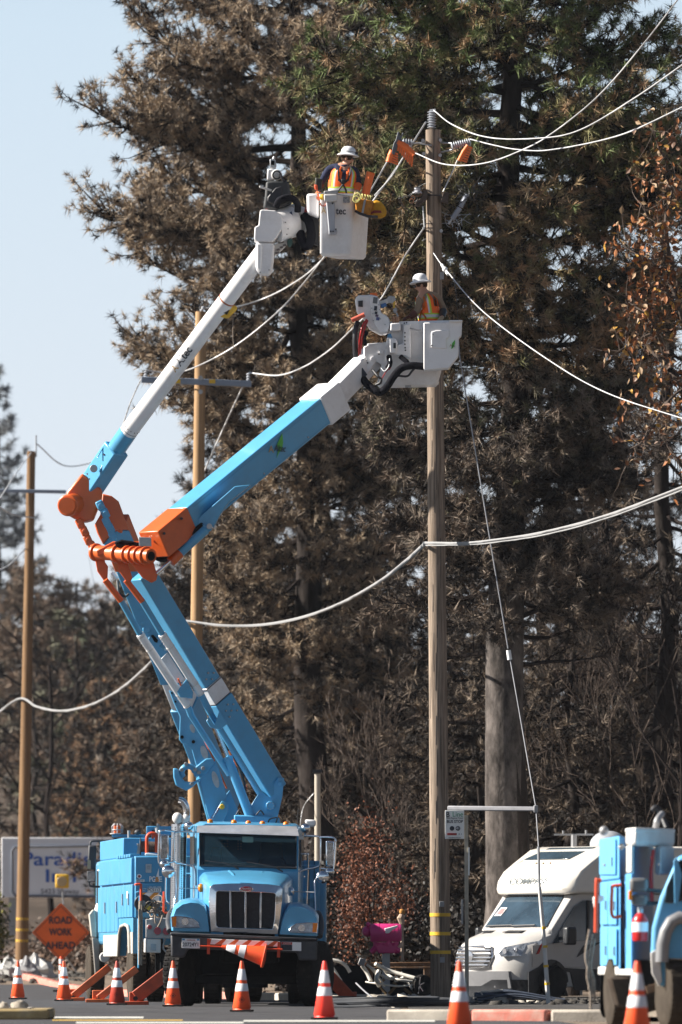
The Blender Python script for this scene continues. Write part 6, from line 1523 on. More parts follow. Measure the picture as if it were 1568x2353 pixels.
k = MB(); k.cyl(B2(430, 1205, 120.2), B2(470, 1245, 120.2), .03, n=10); build('valve_fitting', k, STEEL, lbA)
tb('orange_hose', [(545, 375, 120.7), (600, 500, 120.9), (680, 700, 121), (790, 930, 121), (885, 1140, 121.2)], .014, ORANGE, lbA, V=B3, smoothn=20)
# pedestal legs and clamp
k = MB(); k.cyl(B3(700, 1070, 121.5), B3(780, 1365, 122), .075, n=18); build('strut', k, BLUE, lbA, smooth=60)
pv('pedestal_plate', B3, [(770, 1370), (850, 1225), (895, 1250), (888, 1310), (850, 1380)], 120.8, .15, BLUE, r5, bevel=.01)
pv('pedestal_plate', B3, [(850, 1220), (905, 1150), (960, 1280), (975, 1380), (860, 1385)], 121.4, .3, BLUE, r5, bevel=.01)
k = MB(); k.cyl(B3(852, 1268, 120.8), B3(852, 1268, 120.7), .045, n=14); build('pivot_cap', k, YEL, r5, bevel=.01); text('DANGER', 'lettering', B3(800, 1320, 120.79), Vector((.55, 0, .83)), Vector((-.83, 0, .55)), .06, RED, r5, width=.3)
cl5 = pv('boom_clamp', B3, [(510, 998), (545, 1002), (560, 1050), (590, 1090), (650, 1095), (715, 1060), (640, 1130), (600, 1155), (528, 1118), (512, 1060)], 120.9, .35, BLUE, r5, bevel=.02)
k = MB(); k.torus(B3(615, 1030, 121.0), px(15, 121), .05, (0, 1, .2), 20, 8, a0=PI*.0, a1=PI*1.25); build('clamp_jaw', k, BLUE, cl5, smooth=60)
for a, b in ((600, 970), (665, 1010), (720, 1000), (640, 1110), (690, 1030), (570, 1010)):
    k = MB(); k.cyl(B3(a, b, 120.85), B3(a, b, 121.0), .035, n=10); build('clamp_roller', k, GREY, cl5, bevel=.006)
pv('clamp_arm', B3, [(640, 1010), (740, 930), (790, 930), (800, 970), (740, 1040), (660, 1060)], 120.95, .2, BLUE, cl5, bevel=.02)
# elbow of the left truck
ea = B2(150, 720, 118.8)
k = MB(); k.cyl(B2(122, 735, 118.35), B2(235, 712, 119.2), px(25, 118.8), n=36); hub = build('elbow_hub', k, ORANGE, r5, bevel=.02)
k = MB(); k.cyl(B2(119, 736, 118.31), B2(122, 736, 118.36), px(19, 118.8), n=28); build('hub_cap', k, ORANGE, hub)
r1_, r2_ = B2(190, 690, 118.9), B2(305, 545, 118.7)
pv('elbow_casting', B2, [(225, 508), (365, 625), (358, 690), (300, 835), (240, 852), (165, 822), (110, 790), (100, 700), (118, 640)], 118.62, .34, ORANGE, hub, bevel=.04, seg=3)
pv('elbow_bulge', B2, [(210, 600), (232, 610), (225, 680), (195, 720), (180, 790), (160, 750), (165, 660), (190, 605)], 118.66, .05, ORANGE, hub, bevel=.015)
pv('riser', B2, [(365, 652), (430, 668), (478, 705), (552, 906), (470, 905), (415, 950), (370, 1005), (330, 930), (310, 868), (350, 800)], 119.1, .35, ORANGE, hub, bevel=.02)
pv('riser_blue', B2, [(470, 905), (552, 908), (600, 1020), (560, 1120), (420, 1120), (372, 1005), (415, 950)], 119.12, .38, BLUE, hub, bevel=.02)
for P, m_ in (([(352, 735), (385, 790), (395, 850), (420, 895), (440, 950)], BLUE), ([(210, 860), (240, 915), (265, 975), (295, 1020)], ORANGE)):
    for i, (a, b) in enumerate(P):
        c = B2(a, b, 118.55); k = MB(); k.box(c, (.13, .05, .17), Matrix.Rotation(-.45, 3, 'Y')); lk = build('chain_link', k, m_, hub, bevel=.03)
        k = MB(); k.cyl(c-Vector((0, .02, 0)), c-Vector((0, .05, 0)), .035, n=10); build('link_pin', k, m_, lk, bevel=.006)
    k = MB(); P3 = [B2(a, b, 118.6) for a, b in P]; k.tube([P3[0]]+P3, .05, 8); build('chain_core', k, m_, hub)
tb('chain_rod', [(445, 940, 118.6), (462, 980, 118.6)], .03, CHROME, hub, V=B2); tb('chain_rod', [(305, 1030, 118.6), (330, 1060, 118.6)], .03, ORANGE, hub, V=B2)
# upper boom of the left truck: blue root then white round tube
ua0, ua1, ua2 = B2(295, 590, 118.8), B2(515, 262, 118.3), VU(150, 1290, 115.9)
ubA = bm('boom_root_section', ua0-(ua1-ua0)*.06, ua0+(ua1-ua0)*.78, .33, .34, BLUE, r5, bevel=.03)
k = MB(); k.cyl(ua0+(ua1-ua0)*.70, B2(548, 218, 118.2), .155, n=28); build('root_collar', k, BLUE, ubA, smooth=50)
k = MB(); c = B2(305, 478, 118.45); k.cyl(c, c+Vector((0, -.04, 0)), px(9, 118), n=24); hh = build('inspection_cover', k, STEEL, ubA, bevel=.006)
tb('cover_rib', [(440, 315, 118.45), (400, 390, 118.42), (345, 500, 118.42)], .012, BLUE, ubA, V=B2); tb('cover_rib', [(420, 295, 118.4), (395, 290, 118.4), (330, 400, 118.4)], .010, BLUE, ubA, V=B2)
for c_ in ((430, 305), (375, 378), (500, 285), (275, 550), (260, 515), (462, 265)):
    k = MB(); k.cyl(B2(*c_, 118.5), B2(*c_, 118.36), .016, n=8); build('bolt', k, STEEL, ubA)
tA0 = B2(546, 222, 118.2); at_ = ua2-tA0
k = MB(); k.tube([tA0, tA0+at_*.5, ua2+at_*.03], [.150, .142, .138], 32); ta = build('white_boom_tube', k, WHITE, r5, smooth=50)
for t_, w_, m_ in ((.012, .012, INKB), (.775, .006, WHITED), (.885, .006, WHITED)):
    k = MB(); k.tube([tA0+at_*t_, tA0+at_*(t_+.001*w_/.006)], .1515 if t_ < .1 else .1405, 32); build('band', k, m_, ta)
k = MB()
for i in range(14):
    a = 2*PI*i/14; d_, s_, u_ = frame_of(at_); e = s_*math.cos(a)+u_*math.sin(a); k.cyl(tA0+at_*.03+e*.146, tA0+at_*.03+e*.156, .008, n=6)
build('rivet', k, BLACK, ta)
# lettering wrapped round the tube
def wrap_text(s, c, axis, updir, size, m, R, parent, width):
    o = text(s, 'lettering', (0, 0, 0), (1, 0, 0), (0, 1, 0), size, m, None, width=width, bold=.02)
    d = axis.normalized(); co = np.empty(len(o.data.vertices)*3, dtype=np.float32); o.data.vertices.foreach_get('co', co); co = co.reshape(-1, 3)
    f = Vector((0, -1, 0)); f = (f-d*f.dot(d)).normalized(); u = f.cross(d)*-1
    if u.z < 0: u = -u
    off = root_loc(parent); out = []
    for x, y, z in co:
        a = y/R; p = Vector(c)+d*float(x)+(f*math.cos(a)+u*math.sin(a))*(R+float(z)*.3); out.append(p-off)
    o.data.vertices.foreach_set('co', np.array(out, dtype=np.float32).ravel()); o.data.update(); o.parent = parent
    return o
cm = tA0+at_*.455; wrap_text('Altec', cm, at_, None, .19, INKB, .148, ta, .40); wrap_text('A', cm-at_.normalized()*.29, at_, None, .16, bpy.data.materials['gold print'], .148, ta, .12)
# yellow pouch on the tube
pc = thing('pouch', V1(38, 1322, 116.6), 'small yellow canvas pouch strapped to the round white boom', 'pouch')
k = MB(); k.prism([V1(a, b, 116.5) for a, b in ((12, 1275), (78, 1292), (76, 1312), (20, 1368), (-38, 1358), (-44, 1328), (-10, 1285))], (0, .12, 0)); build('bag', k, YEL, pc, bevel=.025)
k = MB(); k.box(V1(10, 1325, 116.47), (.07, .02, .09), Matrix.Rotation(.5, 3, 'Y')); build('printed_patch', k, mat('black patch', (.05, .045, .03), .8), pc)
k = MB(); tq = tA0+at_*.757; k.tube([tq, tq+at_*.006], .146, 32); build('strap', k, mat('red brown strap', (.35, .10, .04), .7), pc)
k = MB(); k.cyl(V1(-50, 1262, 116.5), V1(-48, 1250, 116.5), .025, n=8); build('strap_buckle', k, RED, pc)
wire([V1(52, 1350, 116.5), V1(50, 1450, 116.5), V1(55, 1560, 116.5)], .006, 'thin cord hanging from the yellow pouch', m=ROPE, name='cord', cat='cord')
# boom tip covers
dk = 115.6
tipc = pv('tip_cover', VU, [(163, 790), (180, 775), (330, 785), (385, 830), (412, 900), (405, 985), (340, 1080), (300, 1125), (130, 1122), (100, 1095), (106, 968), (148, 945)], dk, .5, WHITE, r5, bevel=.05, seg=4)
pv('tip_cover_lower', VU, [(118, 1128), (262, 1130), (325, 1152), (312, 1300), (300, 1420), (268, 1476), (165, 1470), (117, 1420)], dk+.05, .38, WHITE, tipc, bevel=.04, seg=3)
k = MB(); k.beam(VU(192, 1140, dk+.04), VU(180, 1440, dk+.04), .006, .006); build('cover_seam', k, WHITED, tipc)
k = MB(); k.tube([VU(330, 960, dk+.25), VU(420, 935, dk+.3), VU(500, 905, dk+.4), VU(520, 900, dk+.42)], [.27, .265, .26, .24], 30); build('rotator_drum', k, WHITE, tipc, smooth=50)
k = MB(); k.tube([VU(515, 905, dk+.42), VU(560, 885, dk+.5), VU(612, 870, dk+.6), VU(625, 866, dk+.62)], [.27, .26, .20, .15], 30); build('rotator_drum', k, WHITED, tipc, smooth=50)
pv('drum_gap', VU, [(470, 820), (505, 795), (535, 890), (508, 970), (500, 905)], dk+.12, .04, mat('dark blue gap', (.01, .025, .09), .5), tipc)
pv('drum_skirt', VU, [(320, 1150), (420, 1120), (500, 1075), (450, 1160), (400, 1215), (318, 1285)], dk+.3, .1, WHITED, tipc, bevel=.01)
k = MB()
for a, b, w_ in ((390, 1130, 60), (430, 1163, 35), (395, 1185, 35), (360, 1210, 35), (350, 1245, 50)): k.box(VU(a, b, dk+.28), (px(w_*.21, 116), .02, px(4.5, 116)), Matrix.Rotation(-.2, 3, 'Y'))
build('sticker', k, mat('dull grey sticker', (.14, .12, .12), .6), tipc)
for c_ in ((440, 915), (468, 985), (455, 1045), (262, 1430), (165, 1455)):
    k = MB(); k.cyl(VU(*c_, dk+.02), VU(*c_, dk-.01), .010, n=8); build('bolt', k, INKB, tipc)
pv('green_pad', VU, [(455, 1115), (485, 1090), (518, 1085), (515, 1150), (485, 1185), (460, 1165)], dk+.2, .1, mat('dark green pad', (.02, .06, .055), .7), tipc, bevel=.02)
# jib winch on the tip
jw = pv('rubber_cover', VU, [(228, 470), (300, 462), (428, 458), (470, 470), (512, 690), (430, 740), (330, 782), (240, 770), (196, 765), (215, 640)], dk+.1, .35, mat('dark grey rubber', (.035, .037, .04), .6, var=.3, dirt=(.12, .12, .12), dirt_amt=.4), r5, bevel=.04, seg=3)
pv('cover_opening', VU, [(245, 640), (330, 540), (400, 520), (415, 600), (385, 690), (300, 720), (240, 690)], dk+.05, .06, BLACK, jw, bevel=.02)
pv('winch_block', VU, [(243, 335), (300, 335), (320, 345), (322, 455), (238, 452)], dk+.15, .2, WHITE, jw, bevel=.02)
k = MB(); k.cyl(VU(345, 402, dk+.13), VU(345, 402, dk+.3), px(12.5, 116), n=28); pw = build('winch_pulley', k, WHITED, jw, bevel=.015); k = MB(); k.torus(VU(345, 402, dk+.12), px(9, 116), .012, (0, 1, 0), 24, 6); build('pulley_groove', k, BLACK, pw); k = MB(); k.cyl(VU(345, 402, dk+.13), VU(345, 402, dk+.09), .03, n=12); build('pulley_hub', k, STEEL, pw)
pv('top_bracket', VU, [(270, 232), (292, 225), (300, 240), (332, 235), (342, 300), (332, 332), (272, 325)], dk+.2, .12, STEEL, jw, bevel=.008); pv('bracket_slot', VU, [(284, 248), (322, 250), (318, 295), (284, 290)], dk+.18, .03, DARK, jw)
tb('top_pin', [(308, 235, dk+.25), (320, 205, dk+.25)], .022, STEEL, jw, V=VU); tb('lever', [(160, 528, dk+.05), (288, 572, dk+.1)], .018, WHITED, jw, V=VU); tb('guard_chain', [(380, 390, dk+.1), (400, 430, dk+.08), (420, 470, dk+.1)], .02, BLACK, jw, V=VU)
pv('hose_grip', VU, [(215, 745), (262, 742), (268, 770), (225, 772)], dk+.12, .05, RED, jw)
tb('hydraulic_hose', [(335, 745, dk+.05), (370, 680, dk), (440, 648, dk), (520, 660, dk), (570, 720, dk+.05), (572, 800, dk+.1)], .055, CLOTHB, jw, V=VU, smoothn=30, n=12); tb('hydraulic_hose', [(345, 700, dk+.02), (420, 640, dk-.03), (500, 640, dk-.03), (555, 700, dk)], .035, CLOTHB, jw, V=VU, smoothn=24)
tb('hose_sleeve', [(640, 850, dk+.3), (690, 900, dk+.2), (715, 1000, dk+.15), (712, 1110, dk+.15), (672, 1170, dk+.15), (620, 1110, dk+.2), (600, 1030, dk+.3)], .075, CLOTHB, jw, V=VU, smoothn=36, n=14)
pv('bucket_mount', VU, [(715, 860), (800, 830), (800, 1165), (750, 1150), (730, 1050)], dk+.3, .2, BLACK, r5, bevel=.02)
for P in ([(805, 640, dk+.1), (735, 648, dk+.1), (680, 700, dk+.15), (645, 820, dk+.3)], [(805, 655, dk+.1), (745, 665, dk+.1), (695, 715, dk+.15), (662, 810, dk+.3)]): tb('red_hose', P, .012, RED, jw, V=VU, smoothn=20)
tb('blue_hose', [(810, 630, dk+.1), (770, 635, dk+.1), (730, 650, dk+.12)], .014, mat('dark blue hose', (.02, .04, .12), .6), jw, V=VU, smoothn=10)
# upper bucket
du = 115.2
TF = [VU(800, 596, du), VU(1185, 606, du+.10), VU(1362, 640, du+.80)]; TF.append(TF[0]+TF[2]-TF[1])
BF = [VU(797, 1268, du+.02), VU(1128, 1288, du+.10), VU(1325, 1338, du+.72)]; BF.append(BF[0]+BF[2]-BF[1])
for q in (TF, BF):
    zz_ = sum(p.z for p in q[:2])/2
    for p in q: p.z = zz_
ubk = tub('bucket', TF, BF, WHITE, r5, lip=.02)
pv('side_tub', VU, [(668, 602), (800, 600), (800, 860), (690, 812), (672, 790)], du+.25, .35, WHITE, ubk, bevel=.04)
pv('control_box', VU, [(855, 612), (1000, 612), (998, 682), (930, 690), (858, 680)], du-.22, .2, WHITED, ubk, bevel=.015); pv('control_box_lid', VU, [(855, 575), (1010, 562), (1008, 590), (998, 612), (858, 612)], du-.18, .14, GREY, ubk, bevel=.012)
pv('tool_scabbard', VU, [(878, 685), (972, 682), (978, 720), (975, 1000), (1000, 995), (1003, 1030), (985, 1045), (908, 1046), (905, 1000)], du-.1, .08, mat('grey plastic scabbard', (.40, .41, .45), .5, var=.08), ubk, bevel=.015)
for c_ in ((950, 710), (985, 990), (930, 1012), (955, 1012)):
    k = MB(); k.cyl(VU(*c_, du-.1), VU(*c_, du-.13), .014, n=8); build('bolt', k, INKB, ubk)
nrm = (TF[1]-TF[0]).normalized()
text('tec', 'lettering', VU(1040, 795, du-.02), nrm, ZD, .16, INKB, ubk, width=px(23.5, du), bold=.02)
text('A', 'lettering', VU(853, 788, du-.02), nrm, ZD, .14, bpy.data.materials['gold print'], ubk, width=px(11, du))
k = MB(); k.box(VU(1100, 672, du+.02), (.11, .006, .10)); build('faded_sticker', k, mat('scratched grey sticker', (.30, .30, .33), .7, var=.8, scale=40), ubk)
k = MB(); k.torus(VU(850, 705, du-.02), .05, .012, (0, 1, 0), 18, 6, a0=PI, a1=2*PI); build('hanging_hook', k, mat('pink hook', (.55, .2, .16), .6), ubk)
k = MB(); k.cyl(VU(820, 642, du-.03), VU(852, 642, du-.05), .045, n=16); build('yellow_coupler', k, YEL, ubk, bevel=.01)
pv('lanyard_cup', VU, [(762, 425), (845, 450), (832, 512), (838, 560), (790, 575), (760, 515)], du+.05, .12, mat('black cup', (.03, .03, .025), .6), ubk, bevel=.02); pv('red_grip', VU, [(748, 505), (790, 510), (788, 575), (756, 555)], du+.02, .08, mat('red orange grip', (.80, .10, .03), .5), ubk, bevel=.015)
tb('rim_line', [(790, 605, du-.03), (900, 600, du-.04), (1050, 618, du-.02), (1190, 640, du+.05)], .01, STEEL, ubk, V=VU)
# things hung on the bucket
ot = thing('orange_tube', VU(1300, 610, du+.35), 'orange rolled insulating tube standing in the upper bucket corner', 'tube')
k = MB(); k.cyl(VU(1298, 640, du+.35), VU(1362, 380, du+.35), px(9.3, du), n=20); build('sleeve', k, ORUB, ot, smooth=50); k = MB(); k.cyl(VU(1357, 400, du+.35), VU(1363, 376, du+.35), px(10, du), n=20); build('rolled_edge', k, ORUB, ot)
tbg = thing('tool_bag', VU(1290, 850, du+.2), 'scuffed orange brown tool bag hung on the corner of the upper bucket', 'bag')
k = MB(); k.prism([VU(a, b, du-.02) for a, b in ((1215, 655), (1395, 682), (1358, 835), (1335, 850), (1200, 790), (1195, 720))], (0, .28, 0)); build('bag', k, mat('scuffed orange canvas', (.52, .21, .03), .8, var=.25, dirt=(.08, .05, .03), dirt_amt=.7), tbg, bevel=.03)
k = MB(); k.prism([VU(a, b, du-.035) for a, b in ((1290, 668), (1312, 672), (1282, 822), (1262, 812))], (0, .02, 0)); build('strap', k, GREY, tbg)
k = MB(); k.tube([VU(a, b, du-.03) for a, b in ((1195, 790), (1240, 818), (1330, 850), (1440, 855))], .022, 8); build('bottom_edge', k, BLACK, tbg)
tb2 = thing('glove_bag', VU(1440, 860, du+.35), 'yellow canvas glove bag with a dark red stripe hanging right of the upper bucket', 'bag')
k = MB(); k.prism([VU(a, b, du+.12) for a, b in ((1390, 676), (1430, 674), (1475, 690), (1515, 740), (1535, 790), (1530, 840), (1500, 850), (1470, 862), (1350, 852), (1365, 780))], (0, .22, 0)); build('bag', k, mat('yellow brown canvas', (.58, .30, .03), .8, var=.2, dirt=(.2, .1, .03), dirt_amt=.5), tb2, bevel=.04, seg=3)
k = MB(); k.prism([VU(a, b, du+.105) for a, b in ((1362, 805), (1400, 785), (1475, 788), (1480, 812), (1400, 812), (1358, 828))], (0, .02, 0)); build('stripe', k, mat('dark red stripe', (.20, .02, .02), .7), tb2)
k = MB()
for i, a in enumerate((1270, 1300, 1330, 1355)): k.torus(VU(a, 635+i*6, du+.05), .035, .014, (1, .2, 0), 14, 6)
k.torus(VU(1218, 640, du-.04), .06, .014, (.3, 1, 0), 18, 6); k.torus(VU(1205, 665, du-.04), .05, .012, (.2, 1, 0), 18, 6)
build('ring', k, mat('dull yellow rings', (.52, .47, .16), .5), tb2)
# ================================================================ people
SKIN = mat('skin', (.48, .25, .17), .55, var=.08)
VOR = mat('hi vis orange fabric', (.90, .13, .01), .7, var=.06); VLI = mat('hi vis lime edging', (.45, .62, .04), .6, var=.05); VSI = mat('silver reflective tape', (.55, .56, .58), .4, var=.06)
NAVY = mat('navy work shirt', (.035, .04, .075), .85, var=.2, bump=.004, bscale=30); TAN = mat('tan work shirt', (.27, .20, .14), .85, var=.15, bump=.004, bscale=30); JEAN = mat('dark trousers', (.03, .04, .07), .9, var=.2)
HATM = mat('white hard hat', (.76, .76, .78), .3, var=.03); HAIR = mat('short brown hair', (.05, .03, .02), .9, var=.3)
GLO = mat('orange rubber glove', (.75, .14, .03), .5, var=.1); GLB = mat('black rubber glove', (.015, .018, .02), .45, var=.2); GLL = mat('brown leather glove', (.10, .028, .018), .7, var=.25); GLT = mat('tan leather glove', (.42, .31, .20), .8, var=.15)
def skin(name, J, E, m, parent, rootj, sub=2, label=None):
    names = list(J); me = bpy.data.meshes.new(name); off = root_loc(parent)
    me.from_pydata([tuple(Vector(J[n][0])-off) for n in names], [(names.index(a), names.index(b)) for a, b in E], [])
    o = bpy.data.objects.new(name, me); link(o)
    sm = o.modifiers.new('skin', 'SKIN'); sm.use_smooth_shade = True
    ss = o.modifiers.new('sub', 'SUBSURF'); ss.levels = sub; ss.render_levels = sub
    for i, n in enumerate(names):
        r = J[n][1]; v = me.skin_vertices[0].data[i]; v.radius = r if isinstance(r, tuple) else (r, r); v.use_root = (n == rootj)
    dg = bpy.context.evaluated_depsgraph_get(); dg.update()
    m2 = bpy.data.meshes.new_from_object(o.evaluated_get(dg)); m2.name = name
    o.modifiers.clear(); o.data = m2; m2.materials.clear(); m2.materials.append(m)
    m2.polygons.foreach_set('use_smooth', [True]*len(m2.polygons)); o.parent = parent
    return o
def person(label, feet, up_pts, arms, facing, headdir, mats_, helmet_tilt, glove, lamp=False, shirt=NAVY):
    """up_pts: pelvis, chest, neck, head ; arms: two lists shoulder, elbow, wrist, hand ; facing: torso front ; headdir: gaze"""
    pel, che, nk, hd = [Vector(p) for p in up_pts]
    root = thing('person', feet, label, 'person')
    f = Vector(facing).normalized(); h = Vector(headdir).normalized(); sd = Vector((0, 0, 1)).cross(f).normalized()
    J = {'pel': (pel, (.15, .11)), 'bel': (pel.lerp(che, .45), (.135, .10)), 'che': (che, (.15, .11)), 'nkb': (che.lerp(nk, .75), .085), 'nk': (nk.lerp(hd, .25), .058), 'skl': (hd-h*.01, (.078, .09)), 'top': (hd+Vector((0, 0, .075))-h*.02, .07),
         'jaw': (hd+h*.045-Vector((0, 0, .075)), .042), 'nose': (hd+h*.10-Vector((0, 0, .015)), .014)}
    E = [('pel', 'bel'), ('bel', 'che'), ('che', 'nkb'), ('nkb', 'nk'), ('nk', 'skl'), ('skl', 'top'), ('skl', 'jaw'), ('skl', 'nose')]
    SH = {'pel': (pel, (.165, .125)), 'bel': (pel.lerp(che, .45), (.15, .12)), 'che': (che, (.165, .125)), 'col': (che.lerp(nk, .8), .088), 'nk': (nk, .068)}
    SE = [('pel', 'bel'), ('bel', 'che'), ('che', 'col'), ('col', 'nk')]
    for i, (ar, s) in enumerate(zip(arms, (-1, 1))):
        S, El, Wr, Ha = [Vector(p) for p in ar]; a = 'ab'[i]
        J['s'+a] = (S, .058); J['e'+a] = (El, .042); J['w'+a] = (Wr, .030); J['p'+a] = (Wr.lerp(Ha, .5), (.036, .022))
        E += [('nkb', 's'+a), ('s'+a, 'e'+a), ('e'+a, 'w'+a), ('w'+a, 'p'+a)]
        SH['s'+a] = (S, .075); SH['e'+a] = (El, .056); SH['w'+a] = (El.lerp(Wr, .62), .048)
        SE += [('col', 's'+a), ('s'+a, 'e'+a), ('e'+a, 'w'+a)]
        hip = pel+sd*s*.09-Vector((0, 0, .06)); ft = Vector(feet)+sd*s*.12+Vector((0, 0, .08)); kn = hip.lerp(ft, .5)+f*.03
        J['h'+a] = (hip, .085); J['k'+a] = (kn, .055); J['f'+a] = (ft, .042); J['t'+a] = (ft+f*.14-Vector((0, 0, .03)), .036)
        E += [('pel', 'h'+a), ('h'+a, 'k'+a), ('k'+a, 'f'+a), ('f'+a, 't'+a)]
    skin('body', J, E, SKIN, root, 'pel')
    skin('shirt', SH, SE, shirt, root, 'pel')
    T = {'pel': (pel, (.168, .13)), }; TE = []
    for a in 'ab':
        T['h'+a] = (J['h'+a][0], .098); T['k'+a] = (J['k'+a][0], .075); T['f'+a] = (J['f'+a][0]+Vector((0, 0, .03)), .062); TE += [('pel', 'h'+a), ('h'+a, 'k'+a), ('k'+a, 'f'+a)]
    skin('trousers', T, TE, JEAN, root, 'pel')
    for a in 'ab':
        k = MB(); p = J['f'+a][0]; k.box(p+f*.05-Vector((0, 0, .03)), (.10, .28, .10), Matrix((sd, f, Vector((0, 0, 1)))).transposed()); build('boot', k, BLACK, root, bevel=.03)
    # vest shell
    rows = 22; cols = 40; V = []; Fc = []; mi = []
    dn = pel.lerp(che, -.12); tpv = che.lerp(nk, .72)
    shc = (Vector(arms[0][0])+Vector(arms[1][0]))/2
    for r in range(rows+1):
        t = r/rows; c = dn.lerp(tpv, t)
        a_ = .185+.035*math.sin(t*PI*.8) if t < .8 else .213-.085*((t-.8)/.2)**1.3
        b_ = .150-.02*t if t < .8 else .134-.045*((t-.8)/.2)
        for q in range(cols):
            an = 2*PI*q/cols; V.append(c+sd*a_*math.cos(an)+f*b_*math.sin(an)+Vector((0, 0, (-.0 if t < .8 else .03*abs(math.cos(an))))))
    for r in range(rows):
        for q in range(cols):
            t = (r+.5)/rows; an = 2*PI*(q+.5)/cols; cx = math.cos(an); sy = math.sin(an)
            if t > .62 and abs(sy) < .36*(1-(t-.62)*.6): continue       # arm openings
            if sy > 0 and t > .45 and abs(cx) < .28*(t-.45)/.5: continue  # V neck
            m_ = 0
            if .27 < t < .36: m_ = 2
            elif .24 < t <= .27 or .36 <= t < .39: m_ = 1
            if t >= .39:
                if .58 < abs(cx) < .74: m_ = 2
                elif .54 < abs(cx) <= .58 or .74 <= abs(cx) < .78: m_ = 1
            if abs(cx) < .07 and sy > 0: m_ = 1
            Fc.append((r*cols+q, r*cols+(q+1) % cols, (r+1)*cols+(q+1) % cols, (r+1)*cols+q)); mi.append(m_)
    k = MB(); k.v = [tuple(v) for v in V]; k.f = Fc; k.m = mi
    vo = build('safety_vest', k, [VOR, VLI, VSI], root, smooth=80); so = vo.modifiers.new('thick', 'SOLIDIFY'); so.thickness = .008
    # harness
    def fp(u, t, o_=.016):   # point on the vest front
        c = dn.lerp(tpv, t); b_ = .15-.02*t; uu = max(-.95, min(.95, u)); return c+sd*.2*uu+f*(b_*math.sqrt(1-uu*uu)+o_)
    hm = BLACK if shirt is NAVY else mat('orange harness webbing', (.50, .13, .03), .8, var=.2)
    for s in (-1, 1):
        k = MB(); k.tube([fp(s*.5, .95), fp(s*.48, .8), fp(s*.35, .6), fp(0, .48), fp(-s*.3, .3), fp(-s*.55, .02)], .014, 6); build('harness_strap', k, hm, root, smooth=60)
    k = MB(); k.tube([fp(-.45, .62), fp(0, .58, .02), fp(.45, .62)], .014, 6); build('harness_strap', k, hm, root, smooth=60)
    k = MB(); k.box(fp(0, .58, .025), (.07, .05, .06)); build('buckle', k, BLACK if shirt is NAVY else STEEL, root, bevel=.01)
    k = MB()
    cn = che.lerp(nk, .86); k.torus(cn+f*.01, .072, .02, (0, .1, 1), 20, 8); build('collar', k, shirt, root, smooth=60)
    # head details
    hs = Vector((0, 0, 1)).cross(h).normalized()
    k = MB(); k.lathe([(.001, .085), (.06, .075), (.086, .04), (.094, 0), (.088, -.045), (.07, -.075)], hd-h*.02, (0, 0, -1)); 
    k = MB(); k.lathe([(.088, -.03), (.097, .0), (.095, .04), (.06, .085), (.001, .095)], hd-h*.022, (0, 0, 1), 18); build('hair', k, HAIR, root, smooth=60)
    for s in (-1, 1):
        k = MB(); k.ball(hd+hs*s*.093-h*.012-Vector((0, 0, .012)), .022, 10, sz=1.3); build('ear', k, SKIN, root, smooth=60)
        k = MB(); k.beam(hd+hs*s*.045+h*.092+Vector((0, 0, .008)), hd+hs*s*.012+h*.10+Vector((0, 0, .006)), .02, .034); build('sunglass_lens', k, GLB, root, bevel=.006)
        k = MB(); k.tube([hd+hs*s*.05+h*.09+Vector((0, 0, .01)), hd+hs*s*.092+h*.03+Vector((0, 0, .008)), hd+hs*s*.097-h*.02], .004, 5); build('sunglass_arm', k, GLB, root)
    k = MB(); k.beam(hd+hs*.02+h*.078-Vector((0, 0, .062)), hd-hs*.02+h*.078-Vector((0, 0, .062)), .012, .006); build('mouth', k, mat('lips', (.30, .10, .08), .6), root, bevel=.003)
    hx = (Vector((0, 0, 1))+Vector(helmet_tilt)).normalized(); hc = hd+Vector((0, 0, .058))
    k = MB(); k.lathe([(.175, -.014), (.178, -.008), (.15, .008), (.122, .020), (.118, .05), (.108, .09), (.082, .122), (.04, .138), (.001, .142)], hc, hx, 32); hat = build('hard_hat', k, HATM, root, smooth=50, bevel=0)
    hat.modifiers.new('thick', 'SOLIDIFY').thickness = .004
    if lamp:
        k = MB(); k.lathe([(.121, .022), (.124, .030), (.122, .052), (.116, .058)], hc, hx, 32); build('lamp_strap', k, BLACK, hat)
        k = MB(); k.box(hc+hx*.045+h*.135, (.05, .05, .035)); build('head_lamp', k, BLACK, hat, bevel=.008)
    else:
        k = MB(); k.lathe([(.1195, .022), (.1205, .024), (.1205, .034), (.1190, .036)], hc, hx, 32); build('hat_decals', k, mat('faint decal band', (.55, .56, .58), .5, var=.4, scale=40), hat)
    # gloved hands: palm, four fingers and thumb
    for (ar, gm, cuff) in zip(arms, glove[0], glove[1]):
        S, El, Wr, Ha = [Vector(p) for p in ar]; d = (Ha-Wr).normalized(); n_ = Vector((0, 0, 1)); n_ = (n_-d*n_.dot(d)); n_ = n_.normalized() if n_.length > .2 else f.copy(); w_ = d.cross(n_).normalized()
        G = {'c0': (Wr-d*.03, (.042, .036)), 'p0': (Wr+d*.025, (.042, .026)), 'p1': (Wr+d*.075, (.044, .024))}
        GE = [('c0', 'p0'), ('p0', 'p1')]
        for i in range(4):
            b = Wr+d*.085+w_*(.033-.022*i); L_ = (.028, .032, .030, .024)[i]
            pts = [b, b+d*L_-n_*.008, b+d*L_*1.7-n_*.034, b+d*L_*1.8-n_*.062]
            for j, p in enumerate(pts): G['f%d%d' % (i, j)] = (p, .0115-.0012*j)
            GE += [('p1', 'f%d0' % i)]+[('f%d%d' % (i, j), 'f%d%d' % (i, j+1)) for j in range(3)]
        for j, p in enumerate([Wr+d*.03+w_*.045-n_*.008, Wr+d*.06+w_*.066-n_*.022, Wr+d*.088+w_*.062-n_*.045]): G['t%d' % j] = (p, .0135-.001*j)
